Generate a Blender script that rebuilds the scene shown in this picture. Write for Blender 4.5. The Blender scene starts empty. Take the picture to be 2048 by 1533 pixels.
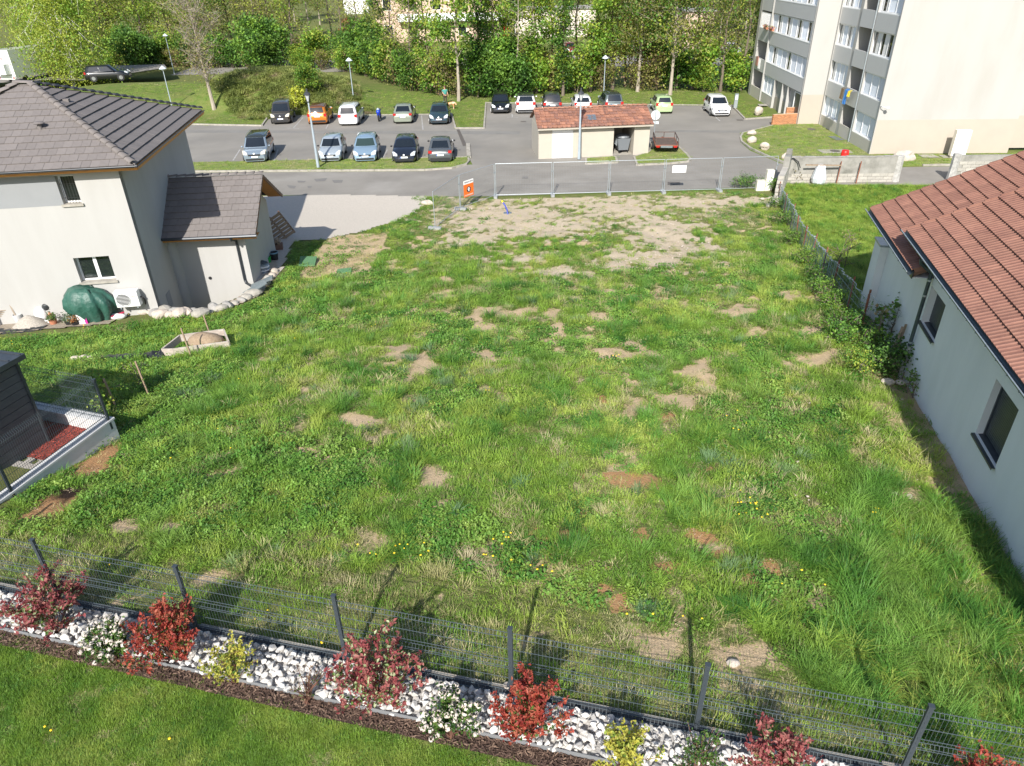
import bpy, bmesh, math, random
import numpy as np
from mathutils import Vector, Matrix
R = math.radians
random.seed(7)
rs = np.random.RandomState(11)
scene = bpy.context.scene
COL = scene.collection

# ------------------------------------------------------------------ camera
F_PX, PITCH, ROLL, CAM_H = 1418.0, R(30.7), R(-1.07), 12.3
_f = np.array([0, math.cos(PITCH), -math.sin(PITCH)]); _r = np.array([1.0, 0, 0]); _u = np.cross(_r, _f)
CR = _r * math.cos(ROLL) + _u * math.sin(ROLL)
CU = -_r * math.sin(ROLL) + _u * math.cos(ROLL)
cam_data = bpy.data.cameras.new('camera')
cam = bpy.data.objects.new('camera', cam_data)
COL.objects.link(cam)
scene.camera = cam
cam_data.sensor_width = 36.0
cam_data.lens = F_PX / 2048 * 36
cam_data.clip_start = 0.1
cam_data.clip_end = 3000
m = Matrix(((CR[0], CU[0], -_f[0], 0), (CR[1], CU[1], -_f[1], 0), (CR[2], CU[2], -_f[2], CAM_H), (0, 0, 0, 1)))
cam.matrix_world = m

# ------------------------------------------------------------------ light
SUN_AZ, SUN_EL = R(11.5), R(36.5)          # shadows fall towards +y, a little to +x
sdir = Vector((-math.sin(SUN_AZ) * math.cos(SUN_EL), -math.cos(SUN_AZ) * math.cos(SUN_EL), math.sin(SUN_EL)))
sun_data = bpy.data.lights.new('sun', 'SUN')
sun_data.energy = 5.0
sun_data.angle = R(0.53)
sun_data.color = (1.0, 0.965, 0.905)
sun = bpy.data.objects.new('sun', sun_data)
COL.objects.link(sun)
sun.rotation_euler = (-sdir).to_track_quat('-Z', 'Y').to_euler()
world = bpy.data.worlds.new('World')
scene.world = world
world.use_nodes = True
wn = world.node_tree
wn.nodes.clear()
sky = wn.nodes.new('ShaderNodeTexSky')
sky.sky_type = 'NISHITA'
sky.sun_disc = False
sky.sun_elevation = SUN_EL
sky.sun_rotation = math.atan2(sdir.x, sdir.y)
sky.altitude = 400
sky.air_density = 1.0
sky.dust_density = 1.5
bg = wn.nodes.new('ShaderNodeBackground')
bg.inputs[1].default_value = 0.12
wo = wn.nodes.new('ShaderNodeOutputWorld')
wn.links.new(sky.outputs[0], bg.inputs[0])
wn.links.new(bg.outputs[0], wo.inputs[0])
scene.view_settings.view_transform = 'Standard'
scene.view_settings.look = 'None'
scene.view_settings.gamma = 1.0
scene.view_settings.exposure = 0.52
scene.view_settings.use_curve_mapping = False

# ------------------------------------------------------------------ measuring (photo pixel -> world point)
def _ray(x, y):
    return (x - 1024) * CR + (766.5 - y) * CU + F_PX * _f
def at(x, y, z=0.0):
    d = _ray(x, y); t = (z - CAM_H) / d[2]
    return (d[0] * t, d[1] * t)
def onp(x, y, P, az):
    a = R(az); n = np.array([-math.sin(a), math.cos(a)])
    d = _ray(x, y); t = (np.array(P[:2]) @ n) / (d[:2] @ n)
    return (d[0] * t, d[1] * t, d[2] * t + CAM_H)

# ------------------------------------------------------------------ noise
_tab = np.random.RandomState(3).rand(256, 256)
def vnoise(x, y):
    x = np.asarray(x, float); y = np.asarray(y, float)
    xi = np.floor(x).astype(int); yi = np.floor(y).astype(int)
    fx = x - xi; fy = y - yi
    fx = fx * fx * (3 - 2 * fx); fy = fy * fy * (3 - 2 * fy)
    g = lambda a, b: _tab[a & 255, b & 255]
    return (g(xi, yi) * (1 - fx) + g(xi + 1, yi) * fx) * (1 - fy) + (g(xi, yi + 1) * (1 - fx) + g(xi + 1, yi + 1) * fx) * fy
def fbm(x, y, o=4):
    s = 0; a = .5
    for k in range(o):
        s = s + a * vnoise(x * 2 ** k + 17.3 * k, y * 2 ** k + 5.1 * k); a *= .5
    return s / (1 - .5 ** o)
def sstep(e0, e1, x):
    t = np.clip((x - e0) / (e1 - e0), 0, 1)
    return t * t * (3 - 2 * t)
def inpoly(px_, py_, poly):
    px_ = np.asarray(px_); py_ = np.asarray(py_)
    ins = np.zeros(px_.shape, bool); n = len(poly)
    for i in range(n):
        x1, y1 = poly[i][0], poly[i][1]; x2, y2 = poly[(i + 1) % n][0], poly[(i + 1) % n][1]
        c = ((y1 > py_) != (y2 > py_)) & (px_ < (x2 - x1) * (py_ - y1) / ((y2 - y1) if y2 != y1 else 1e-9) + x1)
        ins ^= c
    return ins

# ------------------------------------------------------------------ tagging and mesh helpers
def tag(o, label=None, cat=None, group=None, kind=None):
    if label: o['label'] = label
    if cat: o['category'] = cat
    if group: o['group'] = group
    if kind: o['kind'] = kind
    return o
def thing(name, label, cat, loc=(0, 0, 0), rz=0.0, group=None):
    o = bpy.data.objects.new(name, None)
    COL.objects.link(o)
    o.empty_display_size = .2
    o.location = loc
    o.rotation_euler = (0, 0, rz)
    return tag(o, label, cat, group)
def link(name, me, parent=None, loc=None, rot=None, scale=None):
    o = bpy.data.objects.new(name, me)
    COL.objects.link(o)
    if parent is not None: o.parent = parent
    if loc is not None: o.location = loc
    if rot is not None: o.rotation_euler = rot
    if scale is not None: o.scale = scale if hasattr(scale, '__len__') else (scale,) * 3
    return o
def kids(o):
    return [c for c in o.children]
def dup(root, loc, rz=None, label=None, group=None, scale=None):
    def cp(o, par):
        c = o.copy(); COL.objects.link(c); c.parent = par
        for ch in list(o.children): cp(ch, c)
        return c
    r = cp(root, None)
    r.location = loc
    if rz is not None: r.rotation_euler = (r.rotation_euler[0], r.rotation_euler[1], rz)
    if scale is not None: r.scale = scale if hasattr(scale, '__len__') else (scale,) * 3
    if label: r['label'] = label
    if group: r['group'] = group
    return r
class MB:
    """collects vertices and faces"""
    def __init__(s): s.v = []; s.f = []; s.mi = []
    def add(s, vs, fs, mi=0):
        b = len(s.v); s.v += [tuple(v) for v in vs]
        s.f += [tuple(b + i for i in f) for f in fs]; s.mi += [mi] * len(fs); return s
    def box(s, x0, x1, y0, y1, z0, z1, mi=0, M=None):
        vs = [(x, y, z) for z in (z0, z1) for y in (y0, y1) for x in (x0, x1)]
        if M is not None: vs = [tuple(M @ Vector(v)) for v in vs]
        return s.add(vs, [(0, 2, 3, 1), (4, 5, 7, 6), (0, 1, 5, 4), (2, 6, 7, 3), (0, 4, 6, 2), (1, 3, 7, 5)], mi)
    def bar(s, a, b, w, h=None, mi=0, up=(0, 0, 1)):
        a = Vector(a); b = Vector(b); d = b - a
        if d.length < 1e-6: return s
        d.normalize(); h = h or w
        u = Vector(up)
        if abs(d.dot(u)) > .95: u = Vector((0, 1, 0)) if abs(d.y) < .9 else Vector((1, 0, 0))
        x = d.cross(u).normalized(); y = x.cross(d).normalized()
        vs = [p + x * i * w / 2 + y * j * h / 2 for p in (a, b) for i, j in ((-1, -1), (1, -1), (1, 1), (-1, 1))]
        return s.add(vs, [(0, 1, 2, 3), (7, 6, 5, 4), (0, 4, 5, 1), (1, 5, 6, 2), (2, 6, 7, 3), (3, 7, 4, 0)], mi)
    def tube(s, pts, r, n=8, mi=0, cap=True):
        pts = [Vector(p) for p in pts]; k = len(pts)
        rr = r if hasattr(r, '__len__') else [r] * k
        vs = []; prev = None
        for i, p in enumerate(pts):
            d = (pts[min(i + 1, k - 1)] - pts[max(i - 1, 0)])
            d = d.normalized() if d.length > 1e-9 else Vector((0, 0, 1))
            if prev is None:
                u = Vector((0, 0, 1)) if abs(d.z) < .9 else Vector((1, 0, 0))
                x = d.cross(u).normalized()
            else:
                x = (prev - d * prev.dot(d))
                x = x.normalized() if x.length > 1e-6 else d.cross(Vector((0, 0, 1))).normalized()
            prev = x; y = d.cross(x)
            vs += [p + (x * math.cos(2 * math.pi * j / n) + y * math.sin(2 * math.pi * j / n)) * rr[i] for j in range(n)]
        fs = [(i * n + j, i * n + (j + 1) % n, (i + 1) * n + (j + 1) % n, (i + 1) * n + j) for i in range(k - 1) for j in range(n)]
        if cap: fs += [tuple(range(n))[::-1], tuple((k - 1) * n + j for j in range(n))]
        return s.add(vs, fs, mi)
    def lathe(s, prof, c=(0, 0, 0), n=16, mi=0, a0=0, a1=2 * math.pi, sx=1, sy=1):
        vs = []; full = abs(a1 - a0 - 2 * math.pi) < 1e-6; m_ = n if full else n + 1
        for r_, z in prof:
            vs += [(c[0] + sx * r_ * math.cos(a0 + (a1 - a0) * j / n), c[1] + sy * r_ * math.sin(a0 + (a1 - a0) * j / n), c[2] + z) for j in range(m_)]
        fs = []
        for i in range(len(prof) - 1):
            for j in range(n):
                fs.append((i * m_ + j, i * m_ + (j + 1) % m_, (i + 1) * m_ + (j + 1) % m_, (i + 1) * m_ + j))
        return s.add(vs, fs, mi)
    def prism(s, poly, z0, z1, mi=0, M=None):
        n = len(poly)
        A = sum(poly[i][0] * poly[(i + 1) % n][1] - poly[(i + 1) % n][0] * poly[i][1] for i in range(n))
        if A < 0: poly = poly[::-1]
        vs = [(p[0], p[1], z0) for p in poly] + [(p[0], p[1], z1) for p in poly]
        if M is not None: vs = [tuple(M @ Vector(v)) for v in vs]
        return s.add(vs, [tuple(range(n))[::-1], tuple(range(n, 2 * n))] + [(i, (i + 1) % n, n + (i + 1) % n, n + i) for i in range(n)], mi)
    def blob(s, c, r, seed=0, n=2, rough=.2, flat=1.0, mi=0, M=None, cut=.0):
        bm = bmesh.new(); bmesh.ops.create_icosphere(bm, subdivisions=n, radius=1)
        q = random.Random(seed); ks = [Vector((q.uniform(-1, 1), q.uniform(-1, 1), q.uniform(-1, 1))).normalized() for _ in range(7)]
        am = [q.uniform(.3, 1) for _ in ks]
        r3 = r if hasattr(r, '__len__') else (r, r, r)
        vs = []
        for v in bm.verts:
            d = v.co.normalized(); k = 1.0
            for kk, a in zip(ks, am):
                t = d.dot(kk)
                if t > .45: k -= rough * a * (t - .45)      # flattened facets
            k += q.uniform(-.04, .04) * (rough > .1)
            p = Vector((d.x * k * r3[0], d.y * k * r3[1], max(d.z, -cut if cut else -9) * k * r3[2] * flat))
            if M is not None: p = M @ p
            vs.append((p.x + c[0], p.y + c[1], p.z + c[2]))
        fs = [tuple(v.index for v in f.verts) for f in bm.faces]; bm.free()
        return s.add(vs, fs, mi)
    def mesh(s, name, mats, smooth=False):
        me = bpy.data.meshes.new(name)
        me.from_pydata(s.v, [], s.f)
        for m_ in (mats if isinstance(mats, (list, tuple)) else [mats]): me.materials.append(m_)
        if any(s.mi): me.polygons.foreach_set('material_index', s.mi)
        if smooth: me.shade_smooth()
        me.update()
        return me
    def build(s, name, mats, parent=None, smooth=False, **k):
        return link(name, s.mesh(name, mats, smooth), parent, **k)
def smooth_angle(me, ang=35):
    me.shade_smooth()
    try: me.set_sharp_from_angle(angle=R(ang))
    except Exception: pass
def bevel(o, w=.01, seg=2):
    b = o.modifiers.new('bevel', 'BEVEL'); b.width = w; b.segments = seg; b.limit_method = 'ANGLE'
    return o

# ------------------------------------------------------------------ materials
MATS = {}
def mat(name, c, c2=None, scale=4.0, rough=.8, bump=0.0, bscale=None, metal=0.0, spec=.5, rnd=0.0, c3=None, c3scale=.7, c3amt=.5,
        stretch=None, trans=0.0, coat=0.0, detail=5, lo=.35, hi=.65, coord='Object', alpha=None, hue=0.0):
    if name in MATS: return MATS[name]
    M_ = bpy.data.materials.new(name); M_.use_nodes = True
    nt = M_.node_tree; N = nt.nodes; L = nt.links
    b = N['Principled BSDF']
    tc = N.new('ShaderNodeTexCoord')
    src = tc.outputs['Object'] if coord == 'Object' else None
    if coord == 'World':
        g = N.new('ShaderNodeNewGeometry'); src = g.outputs['Position']
    if stretch:
        mp = N.new('ShaderNodeMapping'); mp.inputs['Scale'].default_value = stretch
        L.new(src, mp.inputs[0]); src = mp.outputs[0]
    def nz(sc, d=detail):
        n = N.new('ShaderNodeTexNoise'); n.inputs['Scale'].default_value = sc; n.inputs['Detail'].default_value = d
        n.inputs['Roughness'].default_value = .6
        L.new(src, n.inputs['Vector']); return n.outputs[0]
    def mr(s_, a, bb, c_=0., d=1.):
        k = N.new('ShaderNodeMapRange'); L.new(s_, k.inputs[0])
        for i, v in zip((1, 2, 3, 4), (a, bb, c_, d)): k.inputs[i].default_value = v
        return k.outputs[0]
    col = None
    def mix(fac, a, bb):
        k = N.new('ShaderNodeMix'); k.data_type = 'RGBA'; L.new(fac, k.inputs[0])
        for s_, i in ((a, 6), (bb, 7)):
            if isinstance(s_, tuple): k.inputs[i].default_value = (*s_[:3], 1)
            else: L.new(s_, k.inputs[i])
        return k.outputs[2]
    if c2: col = mix(mr(nz(scale), lo, hi), tuple(c), tuple(c2))
    if c3: col = mix(mr(nz(c3scale), .5, .7, 0, c3amt), col if col is not None else tuple(c), tuple(c3))
    if rnd or hue:
        oi = N.new('ShaderNodeObjectInfo'); hs = N.new('ShaderNodeHueSaturation')
        if col is None: hs.inputs['Color'].default_value = (*c[:3], 1)
        else: L.new(col, hs.inputs['Color'])
        L.new(mr(oi.outputs['Random'], 0, 1, 1 - rnd, 1 + rnd), hs.inputs['Value'])
        if hue:
            wn_ = N.new('ShaderNodeMath'); wn_.operation = 'FRACT'
            ml = N.new('ShaderNodeMath'); ml.operation = 'MULTIPLY'; ml.inputs[1].default_value = 37.7
            L.new(oi.outputs['Random'], ml.inputs[0]); L.new(ml.outputs[0], wn_.inputs[0])
            L.new(mr(wn_.outputs[0], 0, 1, .5 - hue, .5 + hue), hs.inputs['Hue'])
        col = hs.outputs[0]
    if col is None: b.inputs['Base Color'].default_value = (*c[:3], 1)
    else: L.new(col, b.inputs['Base Color'])
    b.inputs['Roughness'].default_value = rough
    b.inputs['Metallic'].default_value = metal
    b.inputs['Specular IOR Level'].default_value = spec
    if coat: b.inputs['Coat Weight'].default_value = coat; b.inputs['Coat Roughness'].default_value = .05
    if bump:
        bp = N.new('ShaderNodeBump'); bp.inputs['Strength'].default_value = 1.0; bp.inputs['Distance'].default_value = bump
        L.new(nz(bscale or scale * 4), bp.inputs['Height']); L.new(bp.outputs[0], b.inputs['Normal'])
    if trans:
        tr = N.new('ShaderNodeBsdfTranslucent'); mx = N.new('ShaderNodeMixShader'); mx.inputs[0].default_value = trans
        if col is None: tr.inputs[0].default_value = (*c[:3], 1)
        else:
            hv = N.new('ShaderNodeHueSaturation'); hv.inputs['Value'].default_value = 1.3; hv.inputs['Saturation'].default_value = 1.1
            L.new(col, hv.inputs['Color']); L.new(hv.outputs[0], tr.inputs[0])
        L.new(b.outputs[0], mx.inputs[1]); L.new(tr.outputs[0], mx.inputs[2])
        out = [n for n in N if n.type == 'OUTPUT_MATERIAL'][0]
        L.new(mx.outputs[0], out.inputs[0])
    MATS[name] = M_
    return M_
def glassy(name, c, rough=.05, spec=.8):
    return mat(name, c, rough=rough, spec=spec)
def hexc(h):
    h = h.lstrip('#'); v = [int(h[i:i + 2], 16) / 255 for i in (0, 2, 4)]
    return tuple((x / 12.92 if x <= .04045 else ((x + .055) / 1.055) ** 2.4) for x in v)

m_wall = mat('render_white', (.425, .415, .395), (.405, .393, .373), scale=1.2, rough=.95, bump=.002, bscale=260, c3=(.365, .35, .325), c3scale=.45, c3amt=.35, stretch=(1.6, 1.6, .35))
m_wall_r = mat('render_cool_white', (.74, .74, .735), (.71, .71, .705), scale=1.5, rough=.95, bump=.002, bscale=220, c3=(.60, .61, .60), c3scale=.5, c3amt=.35, stretch=(1.6, 1.6, .4))
m_grey_wall = mat('render_grey', (.27, .277, .283), (.255, .262, .268), scale=1.5, rough=.95, bump=.002, bscale=200)
m_white = mat('white_pvc', (.82, .82, .81), rough=.35)
m_darkmetal = mat('anthracite_metal', (.035, .042, .05), (.05, .057, .065), scale=6, rough=.38, spec=.5)
m_gutter = mat('anthracite_gutter', (.045, .05, .058), rough=.3, metal=.3)
m_zinc = mat('zinc', (.36, .40, .43), (.28, .32, .34), scale=5, rough=.4, metal=.7)
m_galv = mat('galvanised_steel', (.48, .53, .56), (.40, .44, .47), scale=8, rough=.42, metal=.55)
m_wood_o = mat('varnished_pine', (.62, .27, .06), (.50, .20, .045), scale=3, rough=.5, stretch=(1, 6, 6))
m_wood_b = mat('brown_wood', (.16, .085, .055), (.22, .13, .09), scale=3, rough=.7, stretch=(2, 2, 8))
m_wood_g = mat('weathered_wood', (.34, .25, .17), (.24, .17, .11), scale=3, rough=.85, stretch=(3, 3, 12))
m_glass = mat('window_glass', (.015, .02, .02), rough=.03, spec=1.0)
m_conc = mat('weathered_concrete', (.36, .34, .31), (.27, .26, .24), scale=2.5, rough=.95, bump=.004, bscale=40, c3=(.13, .13, .11), c3scale=1.2, c3amt=.6)
m_kerb = mat('kerb_concrete', (.40, .37, .32), (.28, .26, .22), scale=3, rough=.95, bump=.004, bscale=30)
m_iron = mat('cast_iron', (.09, .08, .075), (.13, .11, .09), scale=9, rough=.7)
m_rust = mat('rusty_iron', (.27, .10, .055), (.18, .07, .045), scale=9, rough=.85)
m_rubber = mat('tyre_rubber', (.018, .018, .018), rough=.85)
m_black = mat('black_plastic', (.02, .02, .022), rough=.5)
m_blackfilm = mat('black_film', (.02, .022, .024), (.045, .05, .052), scale=5, rough=.35, bump=.01, bscale=9)
m_stone = mat('boulder_stone', (.55, .475, .40), (.42, .36, .30), scale=2.5, rough=.9, bump=.02, bscale=7)

def foliage_mat(name, c1, c2, c3, rough=.55, trans=.35, nsc=.8, spec=.4, rnd=.25):
    M_ = bpy.data.materials.new(name); M_.use_nodes = True; nt = M_.node_tree; N = nt.nodes; L = nt.links; b = N['Principled BSDF']
    g = N.new('ShaderNodeNewGeometry'); n = N.new('ShaderNodeTexNoise'); n.inputs['Scale'].default_value = nsc; n.inputs['Detail'].default_value = 4; L.new(g.outputs['Position'], n.inputs['Vector'])
    r = N.new('ShaderNodeValToRGB'); r.color_ramp.elements[0].position = .38; r.color_ramp.elements[0].color = (*c1, 1); r.color_ramp.elements[1].position = .64; r.color_ramp.elements[1].color = (*c3, 1)
    e = r.color_ramp.elements.new(.5); e.color = (*c2, 1); L.new(n.outputs[0], r.inputs[0])
    oi = N.new('ShaderNodeObjectInfo'); mr = N.new('ShaderNodeMapRange'); L.new(oi.outputs['Random'], mr.inputs[0]); mr.inputs[3].default_value = 1 - rnd; mr.inputs[4].default_value = 1 + rnd
    hs = N.new('ShaderNodeHueSaturation'); L.new(r.outputs[0], hs.inputs['Color']); L.new(mr.outputs[0], hs.inputs['Value'])
    L.new(hs.outputs[0], b.inputs['Base Color']); b.inputs['Roughness'].default_value = rough; b.inputs['Specular IOR Level'].default_value = spec
    if trans:
        tr = N.new('ShaderNodeBsdfTranslucent'); mx = N.new('ShaderNodeMixShader'); mx.inputs[0].default_value = trans
        h2 = N.new('ShaderNodeHueSaturation'); h2.inputs['Value'].default_value = 1.35; h2.inputs['Hue'].default_value = .485; L.new(hs.outputs[0], h2.inputs['Color']); L.new(h2.outputs[0], tr.inputs[0])
        L.new(b.outputs[0], mx.inputs[1]); L.new(tr.outputs[0], mx.inputs[2])
        L.new(mx.outputs[0], [x for x in N if x.type == 'OUTPUT_MATERIAL'][0].inputs[0])
    return M_
# ------------------------------------------------------------------ terrain height
_cp = np.array([(-14, 10.4, 3.2), (-7.5, 8.5, 3.25), (0, 6.7, 3.25), (5, 5.4, 3.2), (8, 4.5, 3.1), (12, 3.5, 2.9), (16, 2.5, 2.8),
    (-8, 4.5, 3.3), (0, 2, 3.3), (8, 0, 3.3), (-17, 6, 3.3), (0, -5, 3.4), (-12, -3, 3.4), (14, -5, 3.3),
    (0, 14, 2.4), (0, 22, 1.35), (0, 30, .5), (0, 36, .12), (0, 42, 0), (-6, 14, 2.55), (-9.3, 13.5, 2.5), (-10, 17, 2.05), (-10, 21, 1.4),
    (-12, 24.3, .92), (-14.3, 24.8, .8), (-20, 24, .8), (-26, 24, .8), (-20, 20, 1.45), (-18, 16, 2.1), (-14, 15.5, 2.3), (-26, 16, 2.2), (-26, 8, 3),
    (-10.8, 28.5, .5), (-9, 32, .3), (-8, 38, .08), (-12, 42, 0), (-12, 36, .12), (-20, 42, 0), (-30, 42, 0), (-30, 32, .3),
    (11.53, 17.87, 1.6), (10.92, 15.29, 1.71), (10.06, 11.67, 1.97), (9.51, 9.39, 2.12), (9.2, 6.6, 2.55), (12.75, 23, 1.15), (13.2, 27.5, .7),
    (15.3, 38, .1), (16.5, 42, 0), (20, 30, .5), (25, 38, .1), (30, 42, 0), (30, 30, .5), (20, 20, 1.2), (14, 10, 2.1), (20, 8, 2.3), (32, 18, 1.2),
    (6, 10, 2.6), (7, 15, 2.0), (8, 22, 1.25), (10, 30, .45), (5, 36, .12)])
SUNK = None
def _U(r2): return np.where(r2 > 0, r2 * np.log(np.maximum(r2, 1e-12)), 0)
_n = len(_cp)
_K = _U(((_cp[:, None, :2] - _cp[None, :, :2]) ** 2).sum(-1)) + np.eye(_n) * 3.0
_P = np.c_[np.ones(_n), _cp[:, :2]]
_A = np.block([[_K, _P], [_P.T, np.zeros((3, 3))]])
_W = np.linalg.solve(_A, np.r_[_cp[:, 2], 0, 0, 0])
def zt(x, y):
    x = np.asarray(x, float); y = np.asarray(y, float); sh = np.broadcast(x, y).shape
    xf = np.broadcast_to(np.clip(x, -32, 34), sh).ravel(); yf = np.broadcast_to(np.clip(y, -6, 44), sh).ravel()
    z = np.zeros(xf.shape)
    for i in range(0, len(xf), 20000):
        a = xf[i:i + 20000]; b = yf[i:i + 20000]
        z[i:i + 20000] = _W[_n] + _W[_n + 1] * a + _W[_n + 2] * b + (_U((a[:, None] - _cp[:, 0]) ** 2 + (b[:, None] - _cp[:, 1]) ** 2) * _W[:_n]).sum(1)
    z = z.reshape(sh)
    z = z * (1 - sstep(38, 42.6, y))
    # planted mound behind the parked cars, hillside far off
    sunk = inpoly(x, y, SUNK) if SUNK is not None else 0
    z = z - 1.3 * sunk
    m1 = 2.9 * np.exp(-(((x + 25) / 8.5) ** 2) ** 1.3 - (((y - 81) / 7.5) ** 2) ** 1.2)
    m2 = 1.6 * np.exp(-(((x + 40) / 12) ** 2) ** 1.5 - (((y - 80) / 11) ** 2) ** 1.5)
    m = np.maximum(m1, m2) * sstep(71.5, 76, y)
    far = np.maximum(y - 122, 0) * .045 * (1 + .3 * np.sin(x * .03)) + np.maximum(y - 260, 0) * .12
    return z + m + far
def gat(x, y, z=0.0):
    for _ in range(26):
        X, Y = at(x, y, z); z = z * .5 + .5 * float(zt(X, Y))
    return X, Y, z
def P3(x, y, dz=0.0):
    X, Y, Z = gat(x, y); return Vector((X, Y, Z + dz))

# near fence line
FA = np.array([-7.47, 8.25]); FB = np.array([4.82, 5.15]); FD = (FB - FA) / np.linalg.norm(FB - FA); FN = np.array([-FD[1], FD[0]])
def fence_side(x, y): return (np.asarray(x) - FA[0]) * FN[0] + (np.asarray(y) - FA[1]) * FN[1]   # + = field side
# right house wall line
HW = np.array([11.53, 17.87]); HD = np.array([math.cos(R(-103.4)), math.sin(R(-103.4))]); HN = np.array([-HD[1], HD[0]])    # HN points right (into house)
def house_side(x, y): return (np.asarray(x) - HW[0]) * HN[0] + (np.asarray(y) - HW[1]) * HN[1]

# bare patches measured in the photo: (x, y, rx, ry, kind)  kind 0 tan soil, 1 orange clay, 2 gravel
PATCH = [(1015, 430, 120, 28, 2), (1090, 455, 110, 22, 2), (960, 455, 60, 14, 2), (1150, 400, 120, 14, 2), (1330, 470, 75, 45, 2), (1240, 420, 90, 20, 2), (1400, 405, 120, 10, 2), (1500, 400, 50, 9, 2),
    (1290, 520, 90, 20, 2), (1050, 515, 50, 10, 2), (1120, 545, 60, 8, 2), (940, 480, 60, 9, 2), (885, 588, 26, 7, 0), (1010, 625, 75, 9, 0), (960, 655, 22, 16, 0), (790, 708, 40, 20, 0),
    (840, 732, 24, 24, 0), (950, 705, 30, 7, 0), (1000, 718, 26, 9, 0), (1205, 640, 26, 8, 0), (1120, 660, 12, 16, 0), (1175, 678, 20, 8, 0), (1120, 702, 10, 8, 0),
    (1230, 708, 50, 9, 0), (1310, 712, 26, 9, 0), (1265, 690, 15, 12, 0), (1265, 765, 20, 12, 0), (1275, 805, 18, 18, 0), (1390, 750, 34, 16, 0), (1315, 790, 14, 12, 0), (1370, 798, 26, 12, 0), (1400, 725, 18, 6, 0),
    (1600, 716, 34, 14, 0), (1660, 712, 20, 6, 0), (1480, 620, 34, 8, 0), (1590, 590, 40, 8, 0), (1620, 660, 26, 10, 0), (700, 835, 26, 9, 0), (730, 845, 16, 10, 0), (600, 780, 24, 7, 0), (1500, 660, 20, 6, 0),
    (860, 955, 30, 14, 0), (470, 945, 16, 10, 0), (1010, 825, 12, 5, 0), (970, 780, 16, 9, 0), (905, 790, 14, 7, 0), (640, 640, 12, 5, 0), (530, 720, 14, 5, 0),
    (1290, 965, 52, 9, 1), (1235, 955, 24, 6, 1), (1165, 953, 8, 5, 1), (1410, 942, 18, 6, 1), (1320, 832, 20, 8, 1), (1215, 803, 18, 7, 1), (1165, 1027, 12, 7, 1), (1140, 1070, 20, 7, 1), (1285, 1072, 16, 12, 1),
    (1070, 1080, 12, 20, 1), (1400, 1075, 26, 8, 1), (1440, 1120, 22, 9, 1), (1330, 1128, 46, 9, 1), (1205, 1180, 26, 22, 1), (1240, 1200, 26, 16, 1), (1555, 1140, 26, 9, 1), (1600, 1165, 18, 8, 1), (1500, 1168, 14, 8, 1), (1215, 1140, 14, 10, 1), (1030, 985, 10, 7, 1), (1060, 1015, 10, 6, 1),
    (1290, 1285, 36, 18, 0), (1262, 1258, 22, 10, 0), (1505, 1315, 42, 13, 0), (1560, 1205, 46, 12, 0), (1552, 1335, 22, 10, 0), (1350, 1290, 26, 14, 0), (430, 1155, 30, 9, 0), (1800, 1000, 34, 12, 0), (1790, 850, 16, 8, 0),
    (190, 925, 36, 22, 1), (165, 945, 26, 16, 1), (110, 1015, 36, 22, 1), (95, 1035, 30, 14, 1), (1240, 880, 14, 8, 0), (1080, 880, 10, 6, 0), (780, 930, 9, 5, 0), (320, 1060, 20, 7, 0), (250, 1050, 24, 8, 0),
    (620, 600, 8, 4, 0), (1700, 770, 20, 6, 0), (1720, 905, 14, 6, 0), (1450, 870, 10, 6, 0), (650, 1010, 9, 5, 0), (880, 1010, 10, 6, 0)]
_PW = []
for (x, y, rx, ry, k) in PATCH:
    c = gat(x, y); a = gat(x + rx, y); b = gat(x, y + ry)
    _PW.append((c[0], c[1], abs(a[0] - c[0]) + .02, math.hypot(b[0] - c[0], b[1] - c[1]) + .02, k))
def patches(x, y):
    """returns bare, orange, gravel weights"""
    x = np.asarray(x, float); y = np.asarray(y, float)
    out = [np.zeros(x.shape) for _ in range(3)]
    hf = fbm(x * 3.1 + 5, y * 3.1, 4); rg = fbm(x * 2.6 + 15, y * 2.6 + 3, 5)
    wx = (fbm(x * 1.7, y * 1.7, 4) - .5) * 1.3; wy = (fbm(x * 1.7 + 50, y * 1.7 + 9, 4) - .5) * 1.3
    for cx, cy, ax, ay, k in _PW:
        q = (abs(x - cx) < ax * 1.9 + .6) & (abs(y - cy) < ay * 1.9 + .6)
        if not q.any(): continue
        d = np.sqrt(((x[q] - cx + wx[q] * 1.25 * min(ax, 1.0)) / ax) ** 2 + ((y[q] - cy + wy[q] * 1.25 * min(ay, 1.0)) / ay) ** 2)
        w = sstep(.0, .75, (1 - d) * .75 + (rg[q] - .5) * 2.3 + .46) * (d < 1.9)
        out[k][q] = np.maximum(out[k][q], w * (.55 + .75 * hf[q]) * (.86 if k == 2 else 1))
    # scattered small openings
    n = fbm(x * 1.1 + 31, y * 1.1 + 7, 5)
    dist = sstep(18, 34, y)
    mid = sstep(.535, .62, n) * (.5 + .5 * dist) * (x > -7) * (y < 38) * np.clip((rg - .38) * 5, 0, 1.1)
    out[0] = np.maximum(out[0], mid)
    g = sstep(33.5, 36.5, y + (fbm(x * .5, y * .5) - .5) * 5) * sstep(-6, -3.5, x) * (1 - sstep(12.5, 14.5, x))
    out[2] = np.maximum(out[2], g * .58 * (.25 + .95 * fbm(x * 1.3, y * 1.3 + 8, 5)))
    return out

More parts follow.
